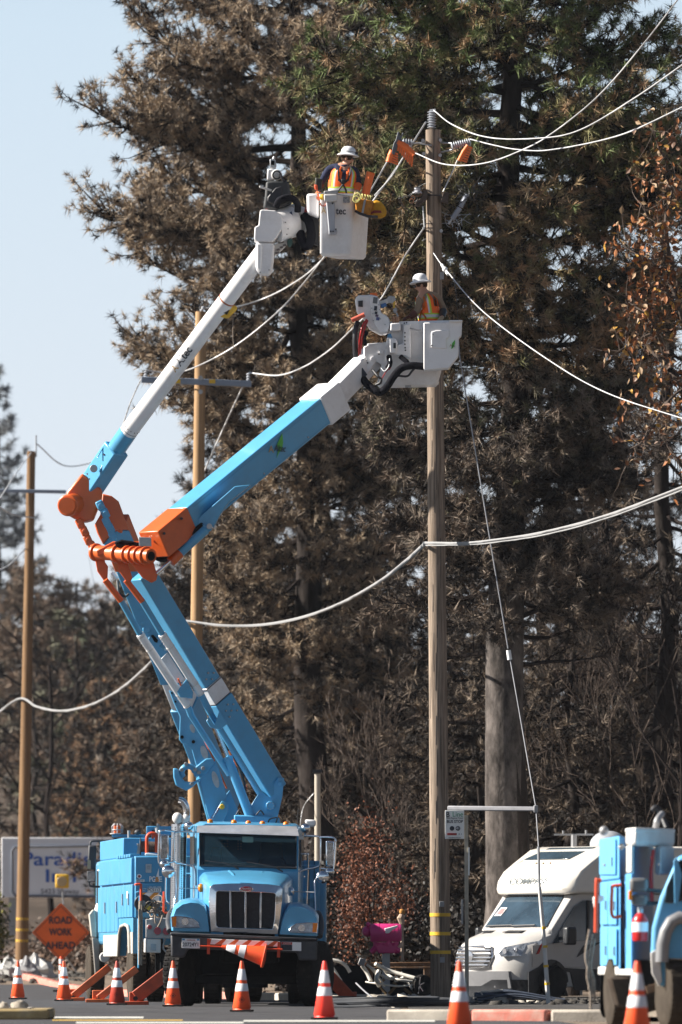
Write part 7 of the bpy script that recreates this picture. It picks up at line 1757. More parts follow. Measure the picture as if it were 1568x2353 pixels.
        GE += [('p0', 't0'), ('t0', 't1'), ('t1', 't2')]
        skin('glove', G, GE, gm, root, 'p0', sub=1)
        k = MB(); k.tube([Wr+d*.0, Wr.lerp(El, .25), Wr.lerp(El, .62)], [.045, .052, .066], 14); build('glove_cuff', k, cuff, root, smooth=60)
    return root
du2 = 115.58
flz = BF[0].z+.06
ph = VU(1040, 640, du2)
person('lineman in orange vest and white hard hat with head lamp standing in the upper bucket', Vector((ph.x, du2, flz)),
       [VU(1030, 655, du2), VU(1045, 425, du2), VU(1085, 295, du2), VU(1118, 225, du2-.04)],
       [[VU(912, 330, du2+.02), VU(835, 470, du2+.06), VU(800, 590, du2-.05), VU(800, 630, du2-.12)], [VU(1190, 345, du2+.02), VU(1228, 480, du2+.05), VU(1215, 575, du2-.12), VU(1245, 610, du2-.2)]][::1],
       (.12, -1, 0), (.98, -.2, -.15), None, (.10, 0, 0), ([GLO, GLT], [GLB, GLO]), lamp=True, shirt=NAVY)
dl2 = 116.15
pl_ = VL(1050, 700, dl2)
person('lineman in orange vest and white full brim hard hat leaning over the lower bucket', Vector((pl_.x, dl2, z1+.07)),
       [VL(1065, 700, dl2), VL(1045, 470, dl2), VL(985, 345, dl2), VL(948, 262, dl2)],
       [[VL(950, 410, dl2-.1), VL(915, 555, dl2-.12), VL(835, 618, dl2-.2), VL(785, 625, dl2-.25)], [VL(1140, 390, dl2+.1), VL(1215, 520, dl2+.05), VL(1200, 620, dl2-.25), VL(1175, 655, dl2-.33)]],
       (-.72, -.69, 0), (-.93, -.12, -.30), None, (-.12, 0, 0), ([GLL, GLT], [GLL, GLB]), lamp=False, shirt=TAN)

# ================================================================ camper
YR = math.radians(50); aR = Vector((math.cos(YR), -math.sin(YR), 0)); bR = Vector((math.sin(YR), math.cos(YR), 0))
d0 = 134.0; C0 = VR(66, 0, d0); C0.z = 0
rv = thing('camper_van', C0+aR*1.0+bR*2.5, 'cream white camper van with an overcab and COMPASS lettering right of the bus stop', 'camper')
def R(u, v, z): return C0+aR*u+bR*v+Vector((0, 0, z))
def RV(zx, zy, u):
    v = (zx-95)/260.0-220*u/260.0
    for _ in range(3):
        p = R(u, v, 0); q = VR(zx, 0, p.y); v += (q.x-p.x)/bR.x*.9
    p = R(u, v, 0); return Vector((p.x, p.y, VR(0, zy, p.y).z))
def zrv(zy): return VR(0, zy, 134).z
GREYP = mat('grey lower camper paint', (.22, .22, .24), .35, var=.05, coat=.3); TAUPE = mat('taupe camper paint', (.40, .37, .35), .3, var=.05, coat=.3); BLKP = mat('black moulding', (.02, .021, .025), .4, var=.2)
prof = [(0.02, .22), (-.04, .45), (-.06, .62), (-.02, .85), (.06, 1.02), (.28, 1.15), (.55, 1.24), (.80, 1.33), (1.34, 1.95), (1.6, 1.98), (2.6, 1.98), (2.6, .22)]
k = MB(); rings = []
for u in (0.0, .06, .2, .5, 1.0, 1.5, 1.8, 1.94, 2.0):
    e = abs(u-1.0); back = .0 if e < .5 else .34*((e-.5)/.5)**2; low = .0 if e < .8 else .03*((e-.8)/.2)
    rings.append([R(u, v+(back if v < .6 else back*.15 if v < 1.4 else 0), z-(low if .9 < z < 1.5 else 0)) for v, z in prof])
k.loft(rings); body = build('cab_body', k, mat('beige cab paint', (.50, .48, .46), .3, var=.03, coat=.3), rv, smooth=50, bevel=.02)
op = [(1.22, 1.96), (1.18, 2.06), (1.22, 2.22), (1.36, 2.40), (1.62, 2.58), (2.0, 2.82), (2.3, 2.88), (6.3, 2.90), (6.3, 1.96)]
k = MB(); rings = []
for u in (-.12, -.05, .1, 1.0, 1.9, 2.05, 2.12):
    e = abs(u-1.0); sq = .0 if e < .95 else .16*((e-.95)/.17)
    rings.append([R(u, v+(sq if v < 3 else 0), 2.4+(z-2.4)*(1-sq*.5)) for v, z in op])
k.loft(rings); oc = build('overcab', k, CREAM, rv, smooth=50, bevel=.03)
k = MB(); P = [R(-.05, 2.6, .35), R(2.08, 2.6, .35), R(2.08, 6.3, .35), R(-.05, 6.3, .35)]; P2 = [p+Vector((0, 0, 1.62)) for p in P]; k.loft([P, P2]); build('coach_body', k, CREAM, rv, bevel=.03)
def rvp(name, pts, th, m, parent=None, dirv=None, **kw):
    """pts: (zx, zy, u)"""
    k = MB(); dv = (dirv if dirv is not None else -bR)*th; k.prism([RV(*p) for p in pts], dv); return build(name, k, m, parent or rv, **kw)
GW = mat('blue grey windscreen', (.03, .05, .07), .06, var=.5, scale=1.2, spec=.8)
def wsp(u, t, o_=.012):   # on the windscreen plane
    e = abs(u-1.0); back = .0 if e < .5 else .34*((e-.5)/.5)**2
    v = .80+.54*t; z = 1.33+.62*t; return R(u, v+back*.15, z)+(-bR*.62+Vector((0, 0, .54)))*o_*1.2
k = MB(); us = (.13, .3, .6, 1.0, 1.4, 1.7, 1.87)
k.loft([[wsp(u+(.05 if u < .5 else -.05 if u > 1.5 else 0)*0, .02) for u in us]+[wsp(u*.93+.07, .96) for u in reversed(us)], [wsp(u, .02, .02) for u in us]+[wsp(u*.93+.07, .96, .02) for u in reversed(us)]])
ws = build('windscreen', k, GW, rv, smooth=60)
k = MB(); k.prism([wsp(.22, .35, .03), wsp(.42, .35, .03), wsp(.46, .60, .03), wsp(.27, .60, .03)], -bR*.004); tg = build('paper_tag', k, INKW, ws); 
k = MB(); k.prism([wsp(.25, .38, .034), wsp(.41, .38, .034), wsp(.44, .57, .034), wsp(.29, .57, .034)], -bR*.003); build('red_print', k, mat('pale red print', (.65, .15, .15), .6), tg)
for u0, u1 in ((.25, .95), (.95, 1.6)):
    k = MB(); k.tube([wsp(u0, .02, .05), wsp(u1, .04, .05)], .014, 6); build('wiper', k, BLACK, ws)
k = MB(); k.ball(wsp(1.0, .9, -.1), .08, 10, sz=.5); build('inner_mirror', k, BLACK, ws)
# skylight on the overcab front
def ocf(u, zt, o_=.0):
    zs = [z for _, z in op[:7]]; vs_ = [v for v, _ in op[:7]]; v = float(np.interp(zt, zs, vs_)); return R(u, v, zt)+(-bR*.6+Vector((0, 0, .8)))*o_
sk_ = []
for u, zt in ((.28, 2.62), (.55, 2.84), (1.86, 2.84), (1.55, 2.62)): sk_.append(ocf(u, zt, .012))
k = MB(); k.prism(sk_, (-bR*.6+Vector((0, 0, .8)))*.012); build('skylight', k, GW, oc, bevel=.004)
k = MB(); k.prism([ocf(.12, 2.50, .01), ocf(.28, 2.62, .012), ocf(.27, 2.60, .012)], -bR*.01); build('skylight_swoosh', k, BLKP, oc)
text('COMPASS', 'lettering', ocf(.93, 2.21, .0)-bR*.012, aR, ZD-bR*-.1, .17, mat('grey green lettering', (.12, .14, .15), .5), oc, width=1.12, shear=.25, bold=.012)
for i in range(3):
    k = MB(); k.ball(ocf(.75+.2*i, 2.55, .01), .02, 8); build('marker_light', k, mat('tan lamp', (.4, .25, .15), .4) if 'tan lamp' not in bpy.data.materials else bpy.data.materials['tan lamp'], oc)
# grille and lamps
def nose(u, z, o_=.02):
    e = abs(u-1.0); back = .0 if e < .5 else .34*((e-.5)/.5)**2
    v = float(np.interp(z, [q[1] for q in prof[:7]], [q[0] for q in prof[:7]])); return R(u, v+back, z)-bR*o_
gz_ = [(.12, .78), (.25, .96), (1.0, .985), (1.05, .985), (1.28, .96), (1.36, .80), (1.28, .60), (1.0, .57), (.3, .59), (.16, .66)]
k = MB(); k.prism([nose(u, z, .012) for u, z in gz_], bR*.03); gg = build('grille', k, BLKP, rv)
for z in (.63, .70, .77, .84, .91):
    w0, w1 = (.16, 1.32) if .65 < z < .9 else (.24, 1.27)
    k = MB(); k.tube([nose(w0+(w1-w0)*t/8, z, .04) for t in range(9)], .019, 6); build('grille_bar', k, CHROME, gg, smooth=60)
k = MB(); P = [nose(u, z, .03) for u, z in gz_]; k.tube(P+[P[0]], .022, 6); build('grille_surround', k, CHROME, gg, smooth=60)
k = MB(); cN = nose(.74, .80, .06); k.lathe([(.10, 0), (.095, .01), (.001, .014)], cN, -bR, 20); build('badge', k, CHROME, gg)
hp = [(412, 1058, 1.45), (452, 1027, 1.6), (545, 1008, 1.88), (636, 990, 1.99), (622, 1040, 1.99), (600, 1094, 1.97), (520, 1102, 1.85), (430, 1100, 1.5)]
k = MB(); P = [nose(1.52, .86, .03), nose(1.6, .97, .02), nose(1.85, 1.03, .02), R(2.015, .62, 1.10), R(2.015, .52, .83), nose(1.85, .80, .03), nose(1.6, .79, .03)]
k.add(P+[p-bR*.02+aR*.01 for p in P], [tuple(range(7)), tuple(range(13, 6, -1))]+[(i, (i+1) % 7, (i+1) % 7+7, i+7) for i in range(7)]); hl = build('headlight', k, HLENS, rv)
k = MB(); k.prism([R(2.02, .50, .84), R(2.02, .60, 1.06), R(2.02, .54, 1.0), R(2.02, .44, .84)], aR*.02); build('turn_signal', k, RED, hl)
for u, z in ((1.66, .89), (1.82, .92)):
    k = MB(); k.cyl(nose(u, z, .045), nose(u, z, .06), .05, n=14); build('bulb_reflector', k, CHROME, hl)
k = MB(); P = [nose(.10, .86, .03), nose(.03, 1.0, .02), nose(.0, 1.02, .03), nose(.0, .8, .03), nose(.06, .75, .03)]; k.prism(P, -bR*.015); build('headlight', k, HLENS, rv)
for u0, u1, va, vb in ((.28, .62, .52, .60), (1.0, 1.5, .50, .58)):
    k = MB(); k.prism([R(u0, va, 1.245), R(u1, va, 1.245), R(u1, vb+.08, 1.275), R(u0, vb+.08, 1.275)], (0, 0, .012)); build('hood_vent', k, BLKP, body)
# bumpers and lower mouldings
k = MB(); k.loft([[nose(u, z, .05) for z in (.20, .30, .42, .52)]+[nose(u, z, -.02) for z in (.52, .20)] for u in (.0, .2, .6, 1.0, 1.4, 1.75)]); build('bumper', k, mat('matt grey bumper', (.17, .17, .18), .6, var=.1), rv, smooth=50)
k = MB(); k.loft([[nose(u, z, .055) for z in (.02, .12, .22, .36 if u > 1.3 else .24)]+[nose(u, z, -.1) for z in (.3, .02)] for u in (.1, .6, 1.0, 1.35, 1.6, 1.9, 2.0)]); build('lower_bumper', k, BLKP, rv, smooth=50)
k = MB(); k.prism([R(2.01, v, z) for v, z in ((.25, .12), (.25, .50), (.45, .58), (.75, .64), (1.15, .58), (1.6, .56), (2.6, .56), (2.6, .16), (1.4, .16), (1.3, .5), (.75, .55), (.45, .12))], aR*.02); build('side_moulding', k, BLKP, rv)
k = MB(); k.prism([R(2.09, v, z) for v, z in ((2.6, .30), (2.6, .62), (6.3, .62), (6.3, .30))], aR*.02); build('side_moulding', k, GREYP, rv)
k = MB(); P = [R(2.015, v, z) for v, z in ((.35, .60), (.35, 1.0), (.9, 1.05), (1.5, 1.08), (2.6, 1.08), (2.6, .58))]; k.prism(P, aR*.006); build('side_panel', k, TAUPE, rv)
k = MB(); k.prism([R(2.026, v, z) for v, z in ((.95, 1.18), (1.38, 1.72), (1.60, 1.84), (2.4, 1.86), (2.4, 1.12), (1.3, 1.08), (.85, 1.04))], aR*.012); sw_ = build('side_window', k, GW, rv)
k = MB(); k.box(R(2.04, 1.72, 1.48), (.05, .05, .74), Matrix.Rotation(-YR, 3, 'Z')); build('window_pillar', k, BLKP, sw_)
k = MB(); k.prism([R(2.035, v, z) for v, z in ((1.45, .78), (1.62, 1.0), (2.1, 1.08), (1.75, .93))], aR*.008); build('body_decal', k, BLKP, rv)
k = MB(); k.box(R(2.28, 1.05, 1.18), (.16, .24, .34), Matrix.Rotation(-YR, 3, 'Z')); wm = build('wing_mirror', k, BLKP, rv, bevel=.04); k = MB(); k.tube([R(2.02, 1.1, 1.14), R(2.25, 1.06, 1.12)], .03, 8); build('mirror_arm', k, BLKP, wm)
k = MB(); k.box(R(-.2, 1.0, 1.2), (.12, .2, .3), Matrix.Rotation(-YR, 3, 'Z')); build('wing_mirror', k, BLKP, rv, bevel=.04)
k = MB(); k.prism([R(2.0, .82+.42*math.cos(a), .32+.42*math.sin(a)) for a in [PI*i/12 for i in range(13)]]+[R(2.0, .40, .05), R(2.0, 1.24, .05)][::-1][::1], aR*.035); build('wheel_arch', k, BLKP, rv)
wheel('wheel', R(2.03, .82, .31), .31, .22, -YR, rv, mat('bright wheel', (.75, .75, .77), .35)); wheel('wheel', R(1.9, 4.9, .31), .31, .22, -YR, rv, GREY); wheel('wheel', R(.1, .82, .31), .31, .22, -YR, rv, GREY)
k = MB(); k.ball(R(1.1, 3.1, 2.92), .36, 24, sz=.75); build('satellite_dome', k, mat('grey dome', (.36, .37, .40), .25, var=.1), rv, smooth=60)
k = MB(); k.box(R(.5, 2.75, 3.12), (.75, .06, .035)); k.cyl(R(.5, 2.75, 2.88), R(.5, 2.75, 3.12), .06, n=10); k.cyl(R(.2, 2.75, 3.12), R(.2, 2.75, 3.2), .02, n=6); k.cyl(R(.85, 2.75, 3.12), R(.85, 2.75, 3.2), .02, n=6); build('tv_antenna', k, GREY, rv)

# ================================================================ blue service truck at the right edge
d9 = 76.0
st = thing('service_truck', Vector((VR(1300, 0, d9).x, d9+2, 0)), 'blurred blue utility service truck cut off by the right edge of the photo', 'truck')
LBL = mat('faded light blue paint', (.11, .38, .66), .5, var=.08, scale=4, dirt=(.14, .26, .36), dirt_amt=.4)
def qb(name, x0, x1, x2, yt, yb, d, dA, dC, m, parent=st, **kw):
    A, B, Cc = VR(x0, yt, d+dA), VR(x1, yt, d), VR(x2, yt, d+dC); zt = B.z; zb = VR(x1, yb, d).z
    T = [Vector((A.x, A.y, zt)), Vector((B.x, B.y, zt)), Vector((Cc.x, Cc.y, zt))]; T.append(T[0]+T[2]-T[1])
    k = MB(); k.loft([[Vector((p.x, p.y, zb)) for p in T], T]); return build(name, k, m, parent, **kw)
sb_ = qb('service_body', 1048, 1172, 1208, 590, 1175, d9+1, 2.4, .8, LBL, bevel=.02)
qb('upper_locker', 1045, 1166, 1206, 308, 588, d9+1.02, 2.3, .78, LBL, sb_, bevel=.02)
qb('body_skirt', 1030, 1160, 1200, 1150, 1205, d9+.95, 2.3, .7, WHITED, sb_, bevel=.015)
for (a, b, c, e) in ((1056, 330, 1158, 560), (1062, 610, 1108, 880), (1112, 612, 1164, 880), (1062, 900, 1108, 1140), (1112, 902, 1164, 1140)):
    dA_ = d9+1+2.4*(1172-a)/124; dB_ = d9+1+2.4*(1172-c)/124
    k = MB(); P = [VR(a, b, dA_), VR(c, b, dB_), VR(c, e, dB_), VR(a, e, dA_)]; P = [p+Vector((-.02, -.01, 0)) for p in P]; k.prism(P, (-.012, -.006, 0)); ldoor = build('locker_door', k, LBL, sb_, bevel=.006)
    k = MB(); k.box(P[1].lerp(P[0], .15)+Vector((-.02, -.02, -.25)), (.02, .05, .10)); build('latch', k, STEEL, ldoor)
qb('body_corner', 1196, 1245, 1262, 548, 1185, d9+.2, 1.0, .3, LBL, bevel=.02); qb('corner_skirt', 1140, 1250, 1266, 1165, 1205, d9+.15, 1.0, .3, WHITED, bevel=.01)
qb('rear_panel', 1250, 1262, 1385, 335, 1110, d9+.6, .5, .9, BLUED, bevel=.02)
qb('boom_bucket', 1208, 1268, 1520, 262, 372, d9+.1, .6, .9, WHITED, bevel=.04); qb('bucket_lip', 1204, 1270, 1524, 256, 285, d9+.08, .62, .92, WHITED, bevel=.015)
qb('bucket_post', 1212, 1244, 1256, 372, 548, d9+.2, .4, .2, WHITED, bevel=.015)
qb('bucket_side', 1395, 1430, 1518, 372, 560, d9+.5, .2, .5, WHITED, bevel=.03)
def t9(name, pts, r, m, n=16, V=VR, parent=st):
    k = MB(); k.tube(bez([V(*p) for p in pts], n), r, 8); return build(name, k, m, parent, smooth=60)
t9('orange_rail', [(1052, 598, d9+.9), (1030, 598, d9+.9), (1022, 615, d9+.9), (1016, 930, d9+.9)], .022, ORR); t9('orange_rail', [(1180, 626, d9+.9), (1125, 634, d9+.9), (1120, 660, d9+.9), (1120, 820, d9+.9), (1180, 826, d9+.9)], .018, ORR)
k = MB(); k.prism([VR(a, b, d9+.9) for a, b in ((998, 700), (1068, 692), (1072, 725), (1030, 742), (1028, 780), (1008, 778), (1000, 740))], (0, .12, 0)); build('white_hook', k, WHITE, st, bevel=.02)
t9('red_hose', [(1385, 400, d9+.4), (1370, 560, d9+.4), (1378, 740, d9+.4)], .02, RED)
for c_, r_ in (((1072, 498), 3.2), ((1180, 382), 8), ((1068, 278), 11)):
    k = MB(); k.ball(VR(*c_, d9+.9), px(r_, d9), 12); build('lamp', k, GREY, st, smooth=60)
t9('flexible_arm', [(1470, 262, d9+1.3), (1440, 190, d9+1.4), (1405, 130, d9+1.4), (1375, 150, d9+1.4)], .03, BLACK); t9('arm_stalk', [(1400, 260, d9+1), (1412, 205, d9+1), (1440, 170, d9+1.3)], .035, GREY)
for c in ((965, 930), (985, 960), (1000, 990), (975, 1050)):
    t9('hanging_rope', [(c[0]+10, c[1]-20, d9+1), (c[0]-15, c[1]+150, d9+1), (c[0]+5, c[1]+250, d9+1), (c[0]+8, c[1]+370, d9+1)], .012, ROPE)
k = MB(); k.box(VR(1290, 625, d9-.3), (px(115*.36, d9), .1, px(100*.36*.9, d9))); k.box(VR(1295, 722, d9-.3), (px(105*.36, d9), .1, px(70*.36, d9))); wm9 = build('wing_mirror', k, mat('grey mirror housing', (.13, .13, .13), .5, var=.2), st, bevel=.04, seg=3)
k = MB(); k.box(VR(1237, 692, d9-.33), (.04, .06, px(22, d9))); build('amber_reflector', k, AMBER, wm9, bevel=.01)
t9('mirror_bracket', [(1340, 655, d9-.3), (1430, 665, d9-.2), (1500, 650, d9)], .022, BLACK); t9('mirror_bracket', [(1340, 745, d9-.3), (1430, 740, d9-.2), (1490, 735, d9)], .022, BLACK)
fe = thing('fire_extinguisher', VR(1300, 990, d9+.1), 'red fire extinguisher strapped upright to the blue truck at the right', 'fire extinguisher')
k = MB(); c = VR(1300, 0, d9-.05); zt, zb = VR(0, 815, d9).z, VR(0, 985, d9).z; k.lathe([(.075, 0), (.085, .02), (.085, zt-zb-.06), (.05, zt-zb), (.025, zt-zb+.02)], (c.x, c.y, zb), (0, 0, 1), 20); build('cylinder', k, mat('red enamel', (.50, .02, .02), .3, var=.1), fe, smooth=50)
k = MB(); k.cyl((c.x, c.y, zt+.01), (c.x, c.y, zt+.06), .03, n=10); k.box((c.x, c.y-.03, zt+.07), (.05, .14, .025)); build('valve', k, STEEL, fe); k = MB(); k.cyl((c.x, c.y, zb+.10), (c.x, c.y, zb+.2), .0875, n=20); build('label_band', k, INKW, fe)
gap = qb('chassis_gap', 1262, 1300, 1400, 1000, 1400, d9+.9, .4, .8, DARK)
# cab part
k = MB(); P = [VR(a, b, d9-.6) for a, b in ((1364, 1060), (1372, 900), (1402, 785), (1425, 700), (1535, 445), (1700, 380), (1700, 1150), (1500, 1150), (1480, 1275), (1420, 1278), (1374, 1190))]
k.prism(P, (.3, 1.9, 0)); cb9 = build('cab', k, LBL, st, bevel=.05, seg=3)
k = MB(); k.prism([VR(a, b, d9-.62) for a, b in ((1468, 640), (1545, 470), (1680, 430), (1680, 700), (1500, 745), (1455, 740))], (0, .02, 0)); build('side_window', k, GLASS, cb9, bevel=.01)
k = MB(); k.prism([VR(a, b, d9-.66) for a, b in ((1515, 470), (1535, 445), (1568, 560), (1545, 740), (1520, 745))], (0, .03, 0)); build('window_pillar', k, LBL, cb9, bevel=.005)
k = MB(); k.prism([VR(a, b, d9-.64) for a, b in ((1366, 1060), (1400, 1040), (1430, 1110), (1440, 1240), (1420, 1278), (1374, 1190))], (0, .03, 0)); build('white_panel', k, WHITED, cb9, bevel=.008)
k = MB(); k.tube([VR(a, b, d9-.7) for a, b in ((1440, 1120), (1445, 1010), (1465, 925), (1500, 862), (1550, 835), (1640, 850), (1690, 960))], .07, 12); build('fender_flare', k, mat('silver grey flare', (.20, .20, .21), .4, var=.1), cb9, smooth=60)
wheel('wheel', VR(1500, 1330, d9-.45)*Vector((1, 1, 0))+Vector((0, 0, .385)), .385, .20, .20, st, GREY, DIRTYRUB)
wheel('wheel', VR(1140, 1330, d9+1.6)*Vector((1, 1, 0))+Vector((0, 0, .365)), .365, .15, .13, st, GREY, DIRTYRUB)
k = MB(); k.prism([VR(a, b, d9+2.0) for a, b in ((1046, 1200), (1092, 1200), (1090, 1480), (1060, 1470), (1044, 1430))], (0, .06, 0)); build('mud_flap', k, DARK, st)
k = MB(); k.prism([VR(a, b, d9+.6) for a, b in ((1100, 1215), (1240, 1210), (1400, 1270), (1430, 1290), (1430, 1420), (1300, 1460), (1150, 1400))], (0, .8, 0)); build('chassis', k, mat('muddy undercarriage', (.05, .038, .03), .95, var=.5), st, bevel=.03)
k = MB(); k.beam(VR(1340, 1300, d9-.1), VR(1400, 1280, d9-.1), .1, .08); build('spring_hanger', k, mat('rusty brown hanger', (.22, .13, .08), .9, var=.3), st)

# ================================================================ mailbox and debris
dmx = 126.0
mbx_ = thing('mailbox', VD(770, 655, dmx), 'magenta pink pig shaped mailbox with a white wing on a grey post', 'mailbox')
PINK = mat('magenta paint', (.52, .03, .17), .4, var=.1, dirt=(.25, .02, .10), dirt_amt=.3)
k = MB(); L0 = VD(608, 0, dmx).x; L1 = VD(925, 0, dmx).x; zt = VD(0, 250, dmx).z; zb = VD(0, 440, dmx).z; r_ = (zt-zb)/2
ring = lambda x, s: [Vector((x, dmx+.17+math.cos(a)*.17*s, (zb+(zt-zb)*.45+math.sin(a)*(zt-zb)*.55*s) if math.sin(a) > 0 else zb+(zt-zb)*.45*(1-s*min(1, -math.sin(a)*1.4)))) for a in [2*PI*i/24 for i in range(24)]]
k.loft([ring(L0, .94), ring(L0+.02, 1), ring(L1-.05, 1), ring(L1, .95), ring(L1+.02, .8)]); bdy = build('box', k, PINK, mbx_, smooth=40)
for x in (.28, .75, .88): k = MB(); k.loft([ring(L0+(L1-L0)*x, 1.02), ring(L0+(L1-L0)*x+.012, 1.02)]); build('rib', k, PINK, bdy, smooth=40)
k = MB(); k.ball(VD(578, 330, dmx+.15), px(13, dmx), 14); k.cyl(VD(565, 345, dmx+.1), VD(545, 350, dmx+.1), px(6, dmx), n=14); k.ball(VD(582, 262, dmx+.08), px(4.5, dmx), 8, sz=1.6); k.ball(VD(598, 268, dmx+.22), px(4.5, dmx), 8, sz=1.5); build('pig_head', k, PINK, mbx_, smooth=60)
for P in (((690, 450), (670, 500), (612, 552)), ((760, 450), (780, 505), (730, 556)), ((850, 445), (860, 510), (918, 540)), ((770, 450), (820, 510), (890, 548))):
    k = MB(); k.tube(bez([VD(a, b, dmx+.1) for a, b in P], 8), [px(11, dmx)*f for f in np.linspace(1.2, .5, len(bez([VD(a, b, dmx+.1) for a, b in P], 8)))], 10); build('leg', k, PINK, mbx_, smooth=60)
k = MB(); k.prism([VD(a, b, dmx+.02) for a, b in ((640, 445), (900, 445), (860, 560), (690, 560))], (0, .2, 0)); build('bracket', k, PINK, mbx_, bevel=.02)
k = MB(); k.prism([VD(a, b, dmx-.03) for a, b in ((755, 300), (800, 290), (895, 266), (890, 290), (830, 325), (800, 352), (768, 352))], (0, .03, 0)); build('wing', k, WHITE, mbx_, bevel=.01)
k = MB(); b0 = VD(772, 0, dmx+.15); k.box((b0.x, b0.y, (VD(0, 560, dmx).z)/2), (px(18, dmx), .15, VD(0, 560, dmx).z)); build('post', k, GREY, mbx_)
k = MB(); k.prism([VD(a, b, dmx+.1) for a, b in ((885, 500), (940, 430), (955, 440), (945, 500), (910, 512))], (0, .1, 0)); build('melted_flap', k, mat('pale melted plastic', (.55, .42, .32), .6, var=.2), mbx_, bevel=.015)
bc2 = thing('warning_light', VD(940, 260, 128), 'small amber warning light on a broken stub behind the pink mailbox', 'warning light')
k = MB(); k.cyl(VD(938, 150, 128), VD(943, 100, 128), px(6.5, 128), n=14); build('amber_cap', k, mat('dull amber plastic', (.45, .20, .03), .5, var=.2), bc2, bevel=.02); k = MB(); k.tube([VD(940, 150, 128), VD(925, 190, 128), VD(940, 255, 128)], [px(5, 128), px(9, 128), px(6, 128)], 8); k.tube([VD(940, 255, 128), VD(942, 640, 128)], .03, 6); build('stub', k, mat('pale burnt stub', (.40, .30, .23), .9, var=.3), bc2)
# guard rail beam
gb = MB(); gb.beam(VD(560, 678, 129.5), VD(1260, 672, 129.5), .1, px(9, 129)); gb.beam(VD(590, 715, 129.3), VD(1260, 712, 129.3), .06, px(5, 129))
for x in (600, 900, 1200): gb.box(VD(x, 760, 129.7), (.12, .1, px(40, 129)))
solo('beam', gb, mat('rusty painted beam', (.20, .11, .06), .9, var=.4, dirt=(.35, .30, .26), dirt_amt=.7, dscale=8), 'rusty horizontal steel beam lying behind the wrecked trailer frame', 'beam', bevel=.01)
dw = MB(); dw.box(((VD(180, 0, 131).x+VD(1260, 0, 131).x)/2, 131, .32), (px(240, 131), .2, .62)); solo('low_wall', dw, DARK, 'low charred wall behind the debris and the pink mailbox', 'wall')
tr = thing('trailer_frame', VD(820, 1000, 121), 'bent white frame of a wrecked handcart with a chrome wheel lying among debris', 'wreck')
ALU = mat('scorched white tubing', (.58, .55, .50), .5, var=.2, dirt=(.25, .22, .18), dirt_amt=.5)
dd = 121.0
for P, r_ in (([(572, 680), (640, 730), (720, 790), (840, 832)], .022), ([(890, 835), (960, 810)], .022), ([(520, 690), (570, 760), (612, 850)], .034), ([(660, 670), (800, 740), (1075, 820)], .034), ([(735, 700), (790, 780), (900, 835), (1050, 855)], .022), ([(700, 740), (672, 830), (700, 900)], .04), ([(870, 800), (880, 860)], .035), ([(600, 700), (700, 820), (760, 905)], .018), ([(560, 860), (700, 880), (900, 905), (1060, 890)], .016), ([(930, 760), (990, 850), (1040, 930)], .02)):
    k = MB(); k.tube(bez([VD(a, b, dd+rng.normal()*.08) for a, b in P], 12), r_, 8); build('tube', k, ALU, tr, smooth=60)
for P in ([(755, 830), (690, 890), (775, 985)], [(850, 860), (885, 895), (800, 985)], [(960, 930), (1040, 990)]):
    k = MB(); k.tube([VD(a, b, dd) for a, b in P], .03, 6); build('bracket', k, mat('brown steel', (.14, .10, .06), .8, var=.3) if 'brown steel' not in bpy.data.materials else bpy.data.materials['brown steel'], tr)
k = MB(); k.box(VD(520, 652, dd), (px(15, dd), .12, px(17, dd)), Matrix.Rotation(.35, 3, 'Y')); build('end_cap', k, GREY, tr, bevel=.01)
wheel('wheel', VD(1150, 895, dd)*Vector((1, 1, 0))+Vector((0, 0, VD(0, 895, dd).z)), px(24, dd), .14, math.radians(-62), tr, CHROME)
k = MB()
for i in range(6):
    c = VD(1118, 895, dd-.1); a = i*PI/3+.3; k.beam(c, c+Vector((math.cos(a)*px(12, dd), 0, math.sin(a)*px(20, dd))), .02, .025, up=(0, 1, 0))
build('wheel_spoke', k, CHROME, tr)
ls = thing('metal_strip', VD(230, 840, 122), 'two bent pale metal strips sticking up right of the front truck', 'scrap')
for P in ([(140, 615), (215, 720), (300, 852)], [(178, 625), (280, 645), (350, 690), (395, 760)]):
    k = MB(); k.tube(bez([VD(a, b, 122) for a, b in P], 12), .035, 6); build('strip', k, ALU, ls, smooth=60)
hs_ = MB()
for i in range(6):
    cx = VD(760+rng.normal()*50, 0, 109); w_ = .75+.35*rng.random(); dpt = 1.8+rng.random(); yy = 109+rng.normal()*.5
    P = [Vector((cx.x+w_*math.cos(a), yy+dpt*math.sin(a), .03+.022*i+.01*math.sin(3*a))) for a in [2*PI*j/36 for j in range(37)]]
    hs_.tube(P, .022, 6, caps=False)
solo('hose_coil', hs_, mat('dark blue black hose', (.006, .008, .014), .7, var=.3), 'flat coil of dark hose lying by the kerb behind the near cones', 'hose', smooth=60)
wire([VD(458, 872, 110), VD(540, 950, 109.5), VD(640, 1030, 109), VD(760, 1085, 108.8), VD(850, 1090, 108.8)], .013, 'thin dark cable end rising from the flat hose coil', m=GUYM, name='loose_cable', cat='cable')
k = MB(); k.prism([VD(a, b, 108.8) for a, b in ((1215, 1040), (1270, 1036), (1300, 1060), (1292, 1080), (1220, 1072))], (0, .12, 0)); solo('scrap', k, ALU, 'small pale scrap piece by the foot of the tall pole', 'scrap', bevel=.01)
wp = MB()
for i in range(26):
    y0_ = 118+rng.random()*2.2; wp.tube(bez([VR(235+rng.random()*40, 0, y0_)*Vector((1, 1, 0))+Vector((0, 0, .05+.12*rng.random())), VR(430+rng.random()*80, 0, y0_)*Vector((1, 1, 0))+Vector((0, 0, .08+.14*rng.random())), VR(760+rng.random()*60, 0, y0_)*Vector((1, 1, 0))+Vector((0, 0, .02+.05*rng.random()))], 10), .02, 5)
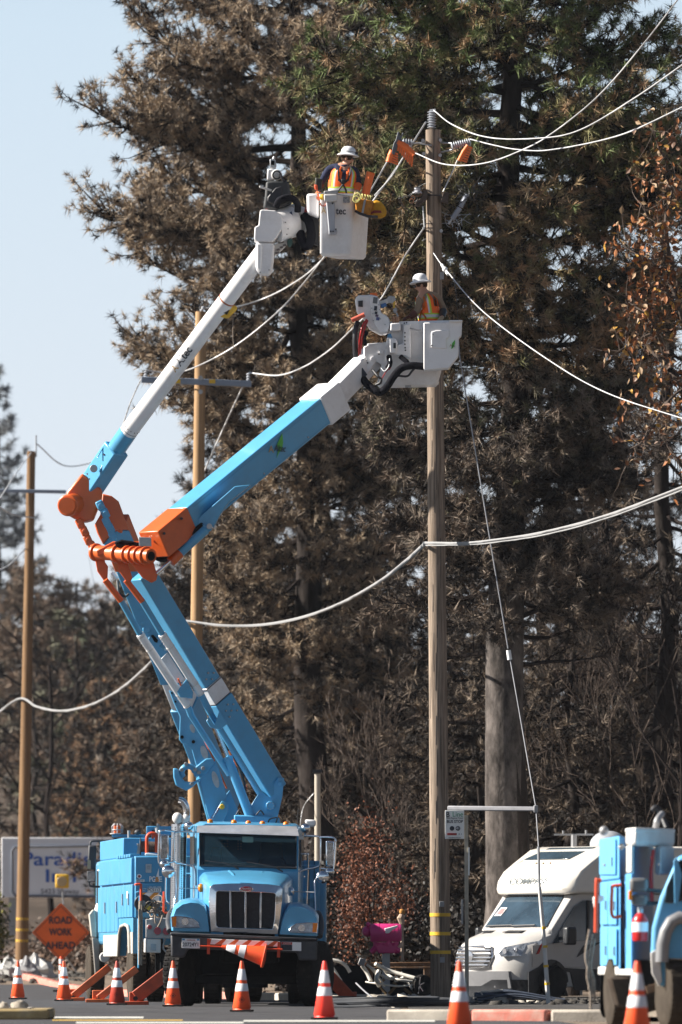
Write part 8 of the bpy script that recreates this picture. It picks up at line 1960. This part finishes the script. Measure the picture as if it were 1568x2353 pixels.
solo('cable_bundle', wp, mat('blue grey cable', (.07, .085, .12), .6, var=.3), 'low heap of blue grey cables on the ground before the camper', 'cable', smooth=60)
wire([VR(290, 1330, 118), VR(285, 1310, 118), VR(340, 1308, 118), VR(420, 1297, 118)], .015, 'pale bent cable end above the heap of cables before the camper', m=ALU, name='loose_cable', cat='cable')
# rubble and gravel
def rubble(name, n, xr, yr, smin, smax, m, label):
    V = []; Fc = []; base = np.array([[-1, -1, 0], [1, -1, 0], [1, 1, 0], [-1, 1, 0], [-.6, -.5, 1], [.5, -.6, .9], [.6, .5, 1.1], [-.5, .6, .8]])
    faces = np.array([(0, 1, 5, 4), (1, 2, 6, 5), (2, 3, 7, 6), (3, 0, 4, 7), (4, 5, 6, 7)])
    for i in range(n):
        y = yr[0]+(yr[1]-yr[0])*rng.random(); x = xr[0]+(xr[1]-xr[0])*rng.random(); s = smin+(smax-smin)*rng.random()**3
        a = rng.random()*6.28; Rm = np.array([[math.cos(a), -math.sin(a), 0], [math.sin(a), math.cos(a), 0], [0, 0, 1]])
        v = (base*(1+.3*rng.normal(size=(8, 1))))*np.array([s, s*(.5+rng.random()), s*.7])@Rm.T
        V.append(v+np.array([x, y, gz(x, y)+.01])); Fc.append(faces+8*i)
    tagp(npmesh(name, np.concatenate(V), np.concatenate(Fc), m, None, kind='stuff'), label)
RUB = mat('pale rubble', (.42, .38, .33), .9, var=.5, scale=3); RUBD = mat('charred rubble', (.06, .055, .05), .9, var=.6, scale=3)
rubble('rubble', 900, (-.6, 3.3), (118, 128), .02, .14, RUB, 'pale rubble strewn on the lot behind the tall pole')
rubble('rubble', 700, (-.6, 8), (112, 131), .02, .09, RUBD, 'charred rubble strewn over the parking lot')
rubble('gravel', 2500, (.75, 6.5), (85.9, 98), .004, .022, RUB, 'gravel on the verge behind the short kerb')
rubble('rubble', 500, (-14, -6), (172, 215), .03, .12, RUBD, 'charred rubble on the ground behind the left kerb')
# heap of white sheeting by the left pole
def heap(name, x, d, w_, h_, m, label, seed):
    r2 = np.random.default_rng(seed); b = gbase(x, d); n = 16; k = MB(); rr = []
    for j in range(7):
        t = j/6; ring = []
        for i in range(n):
            a = 2*PI*i/n; q = (w_/2)*(1-t**2.6)*(.7+.5*r2.random())+.04; ring.append(b+Vector((math.cos(a)*q, math.sin(a)*q*.6, h_*t*(.8+.4*r2.random())-.05)))
        rr.append(ring)
    k.loft(rr); solo(name, k, m, label, 'debris heap', smooth=20)
SHT = mat('dirty white sheeting', (.58, .57, .56), .7, var=.15, dirt=(.25, .22, .2), dirt_amt=.5)
heap('debris_heap', 22, 186, 1.1, .6, SHT, 'crumpled heap of white sheeting left of the far left pole', 3)
heap('debris_heap', 82, 187, 1.0, .65, SHT, 'crumpled heap of pale debris just right of the far left pole', 4)
heap('debris_heap', 62, 184, .7, .6, mat('grey ash heap', (.35, .35, .36), .9, var=.3), 'small grey ash heap at the foot of the far left pole', 5)

# ================================================================ air
hz = MB(); hz.box((0, 2930, 23.5), (12100, 6240, 51))
ho = build('haze', hz, INKW, None, smooth=0, kind='stuff')
hm_ = bpy.data.materials.new('thin smoke haze'); hm_.use_nodes = True; hn = hm_.node_tree; hn.nodes.clear()
vo_ = hn.nodes.new('ShaderNodeOutputMaterial'); pv_ = hn.nodes.new('ShaderNodeVolumePrincipled')
pv_.inputs['Color'].default_value = (.82, .88, 1.0, 1); pv_.inputs['Density'].default_value = 0.00006; pv_.inputs['Anisotropy'].default_value = .2
hn.links.new(pv_.outputs[0], vo_.inputs['Volume']); ho.data.materials.clear(); ho.data.materials.append(hm_)

# ================================================================ unseen woods added right and behind to block low sky light
V = []; Fc = []; nn = 0
def cone_tree(x, y, h, r):
    global nn
    z = gz(x, y)
    for t in range(4):
        zb = z+h*(.12+.2*t); zt_ = zb+h*.32; rr = r*(1-.22*t)*(.85+.3*rng.random()); k_ = 9; a0 = rng.random()*6
        for j in range(k_):
            a = a0+2*PI*j/k_; q = rr*(.65+.6*rng.random()); V.append((x+math.cos(a)*q, y+math.sin(a)*q, zb+rng.normal()*.4))
        V.append((x, y, zt_)); Fc.extend([(nn+j, nn+(j+1) % k_, nn+k_) for j in range(k_)]); nn += k_+1
for i in range(520):
    u = rng.random()
    if i % 2: cone_tree(52+60*rng.random(), -60+330*u, 17+9*rng.random(), 3+1.5*rng.random())
    else: cone_tree(-90+200*u, -62-45*rng.random(), 17+9*rng.random(), 3+1.5*rng.random())
tagp(npmesh('wood', np.array(V), np.array(Fc), mat('added dark wood mass', (.05, .042, .032), .95, var=.5, scale=.6), None, kind='stuff'), 'unseen dark wood added to the right and behind to block sky light')
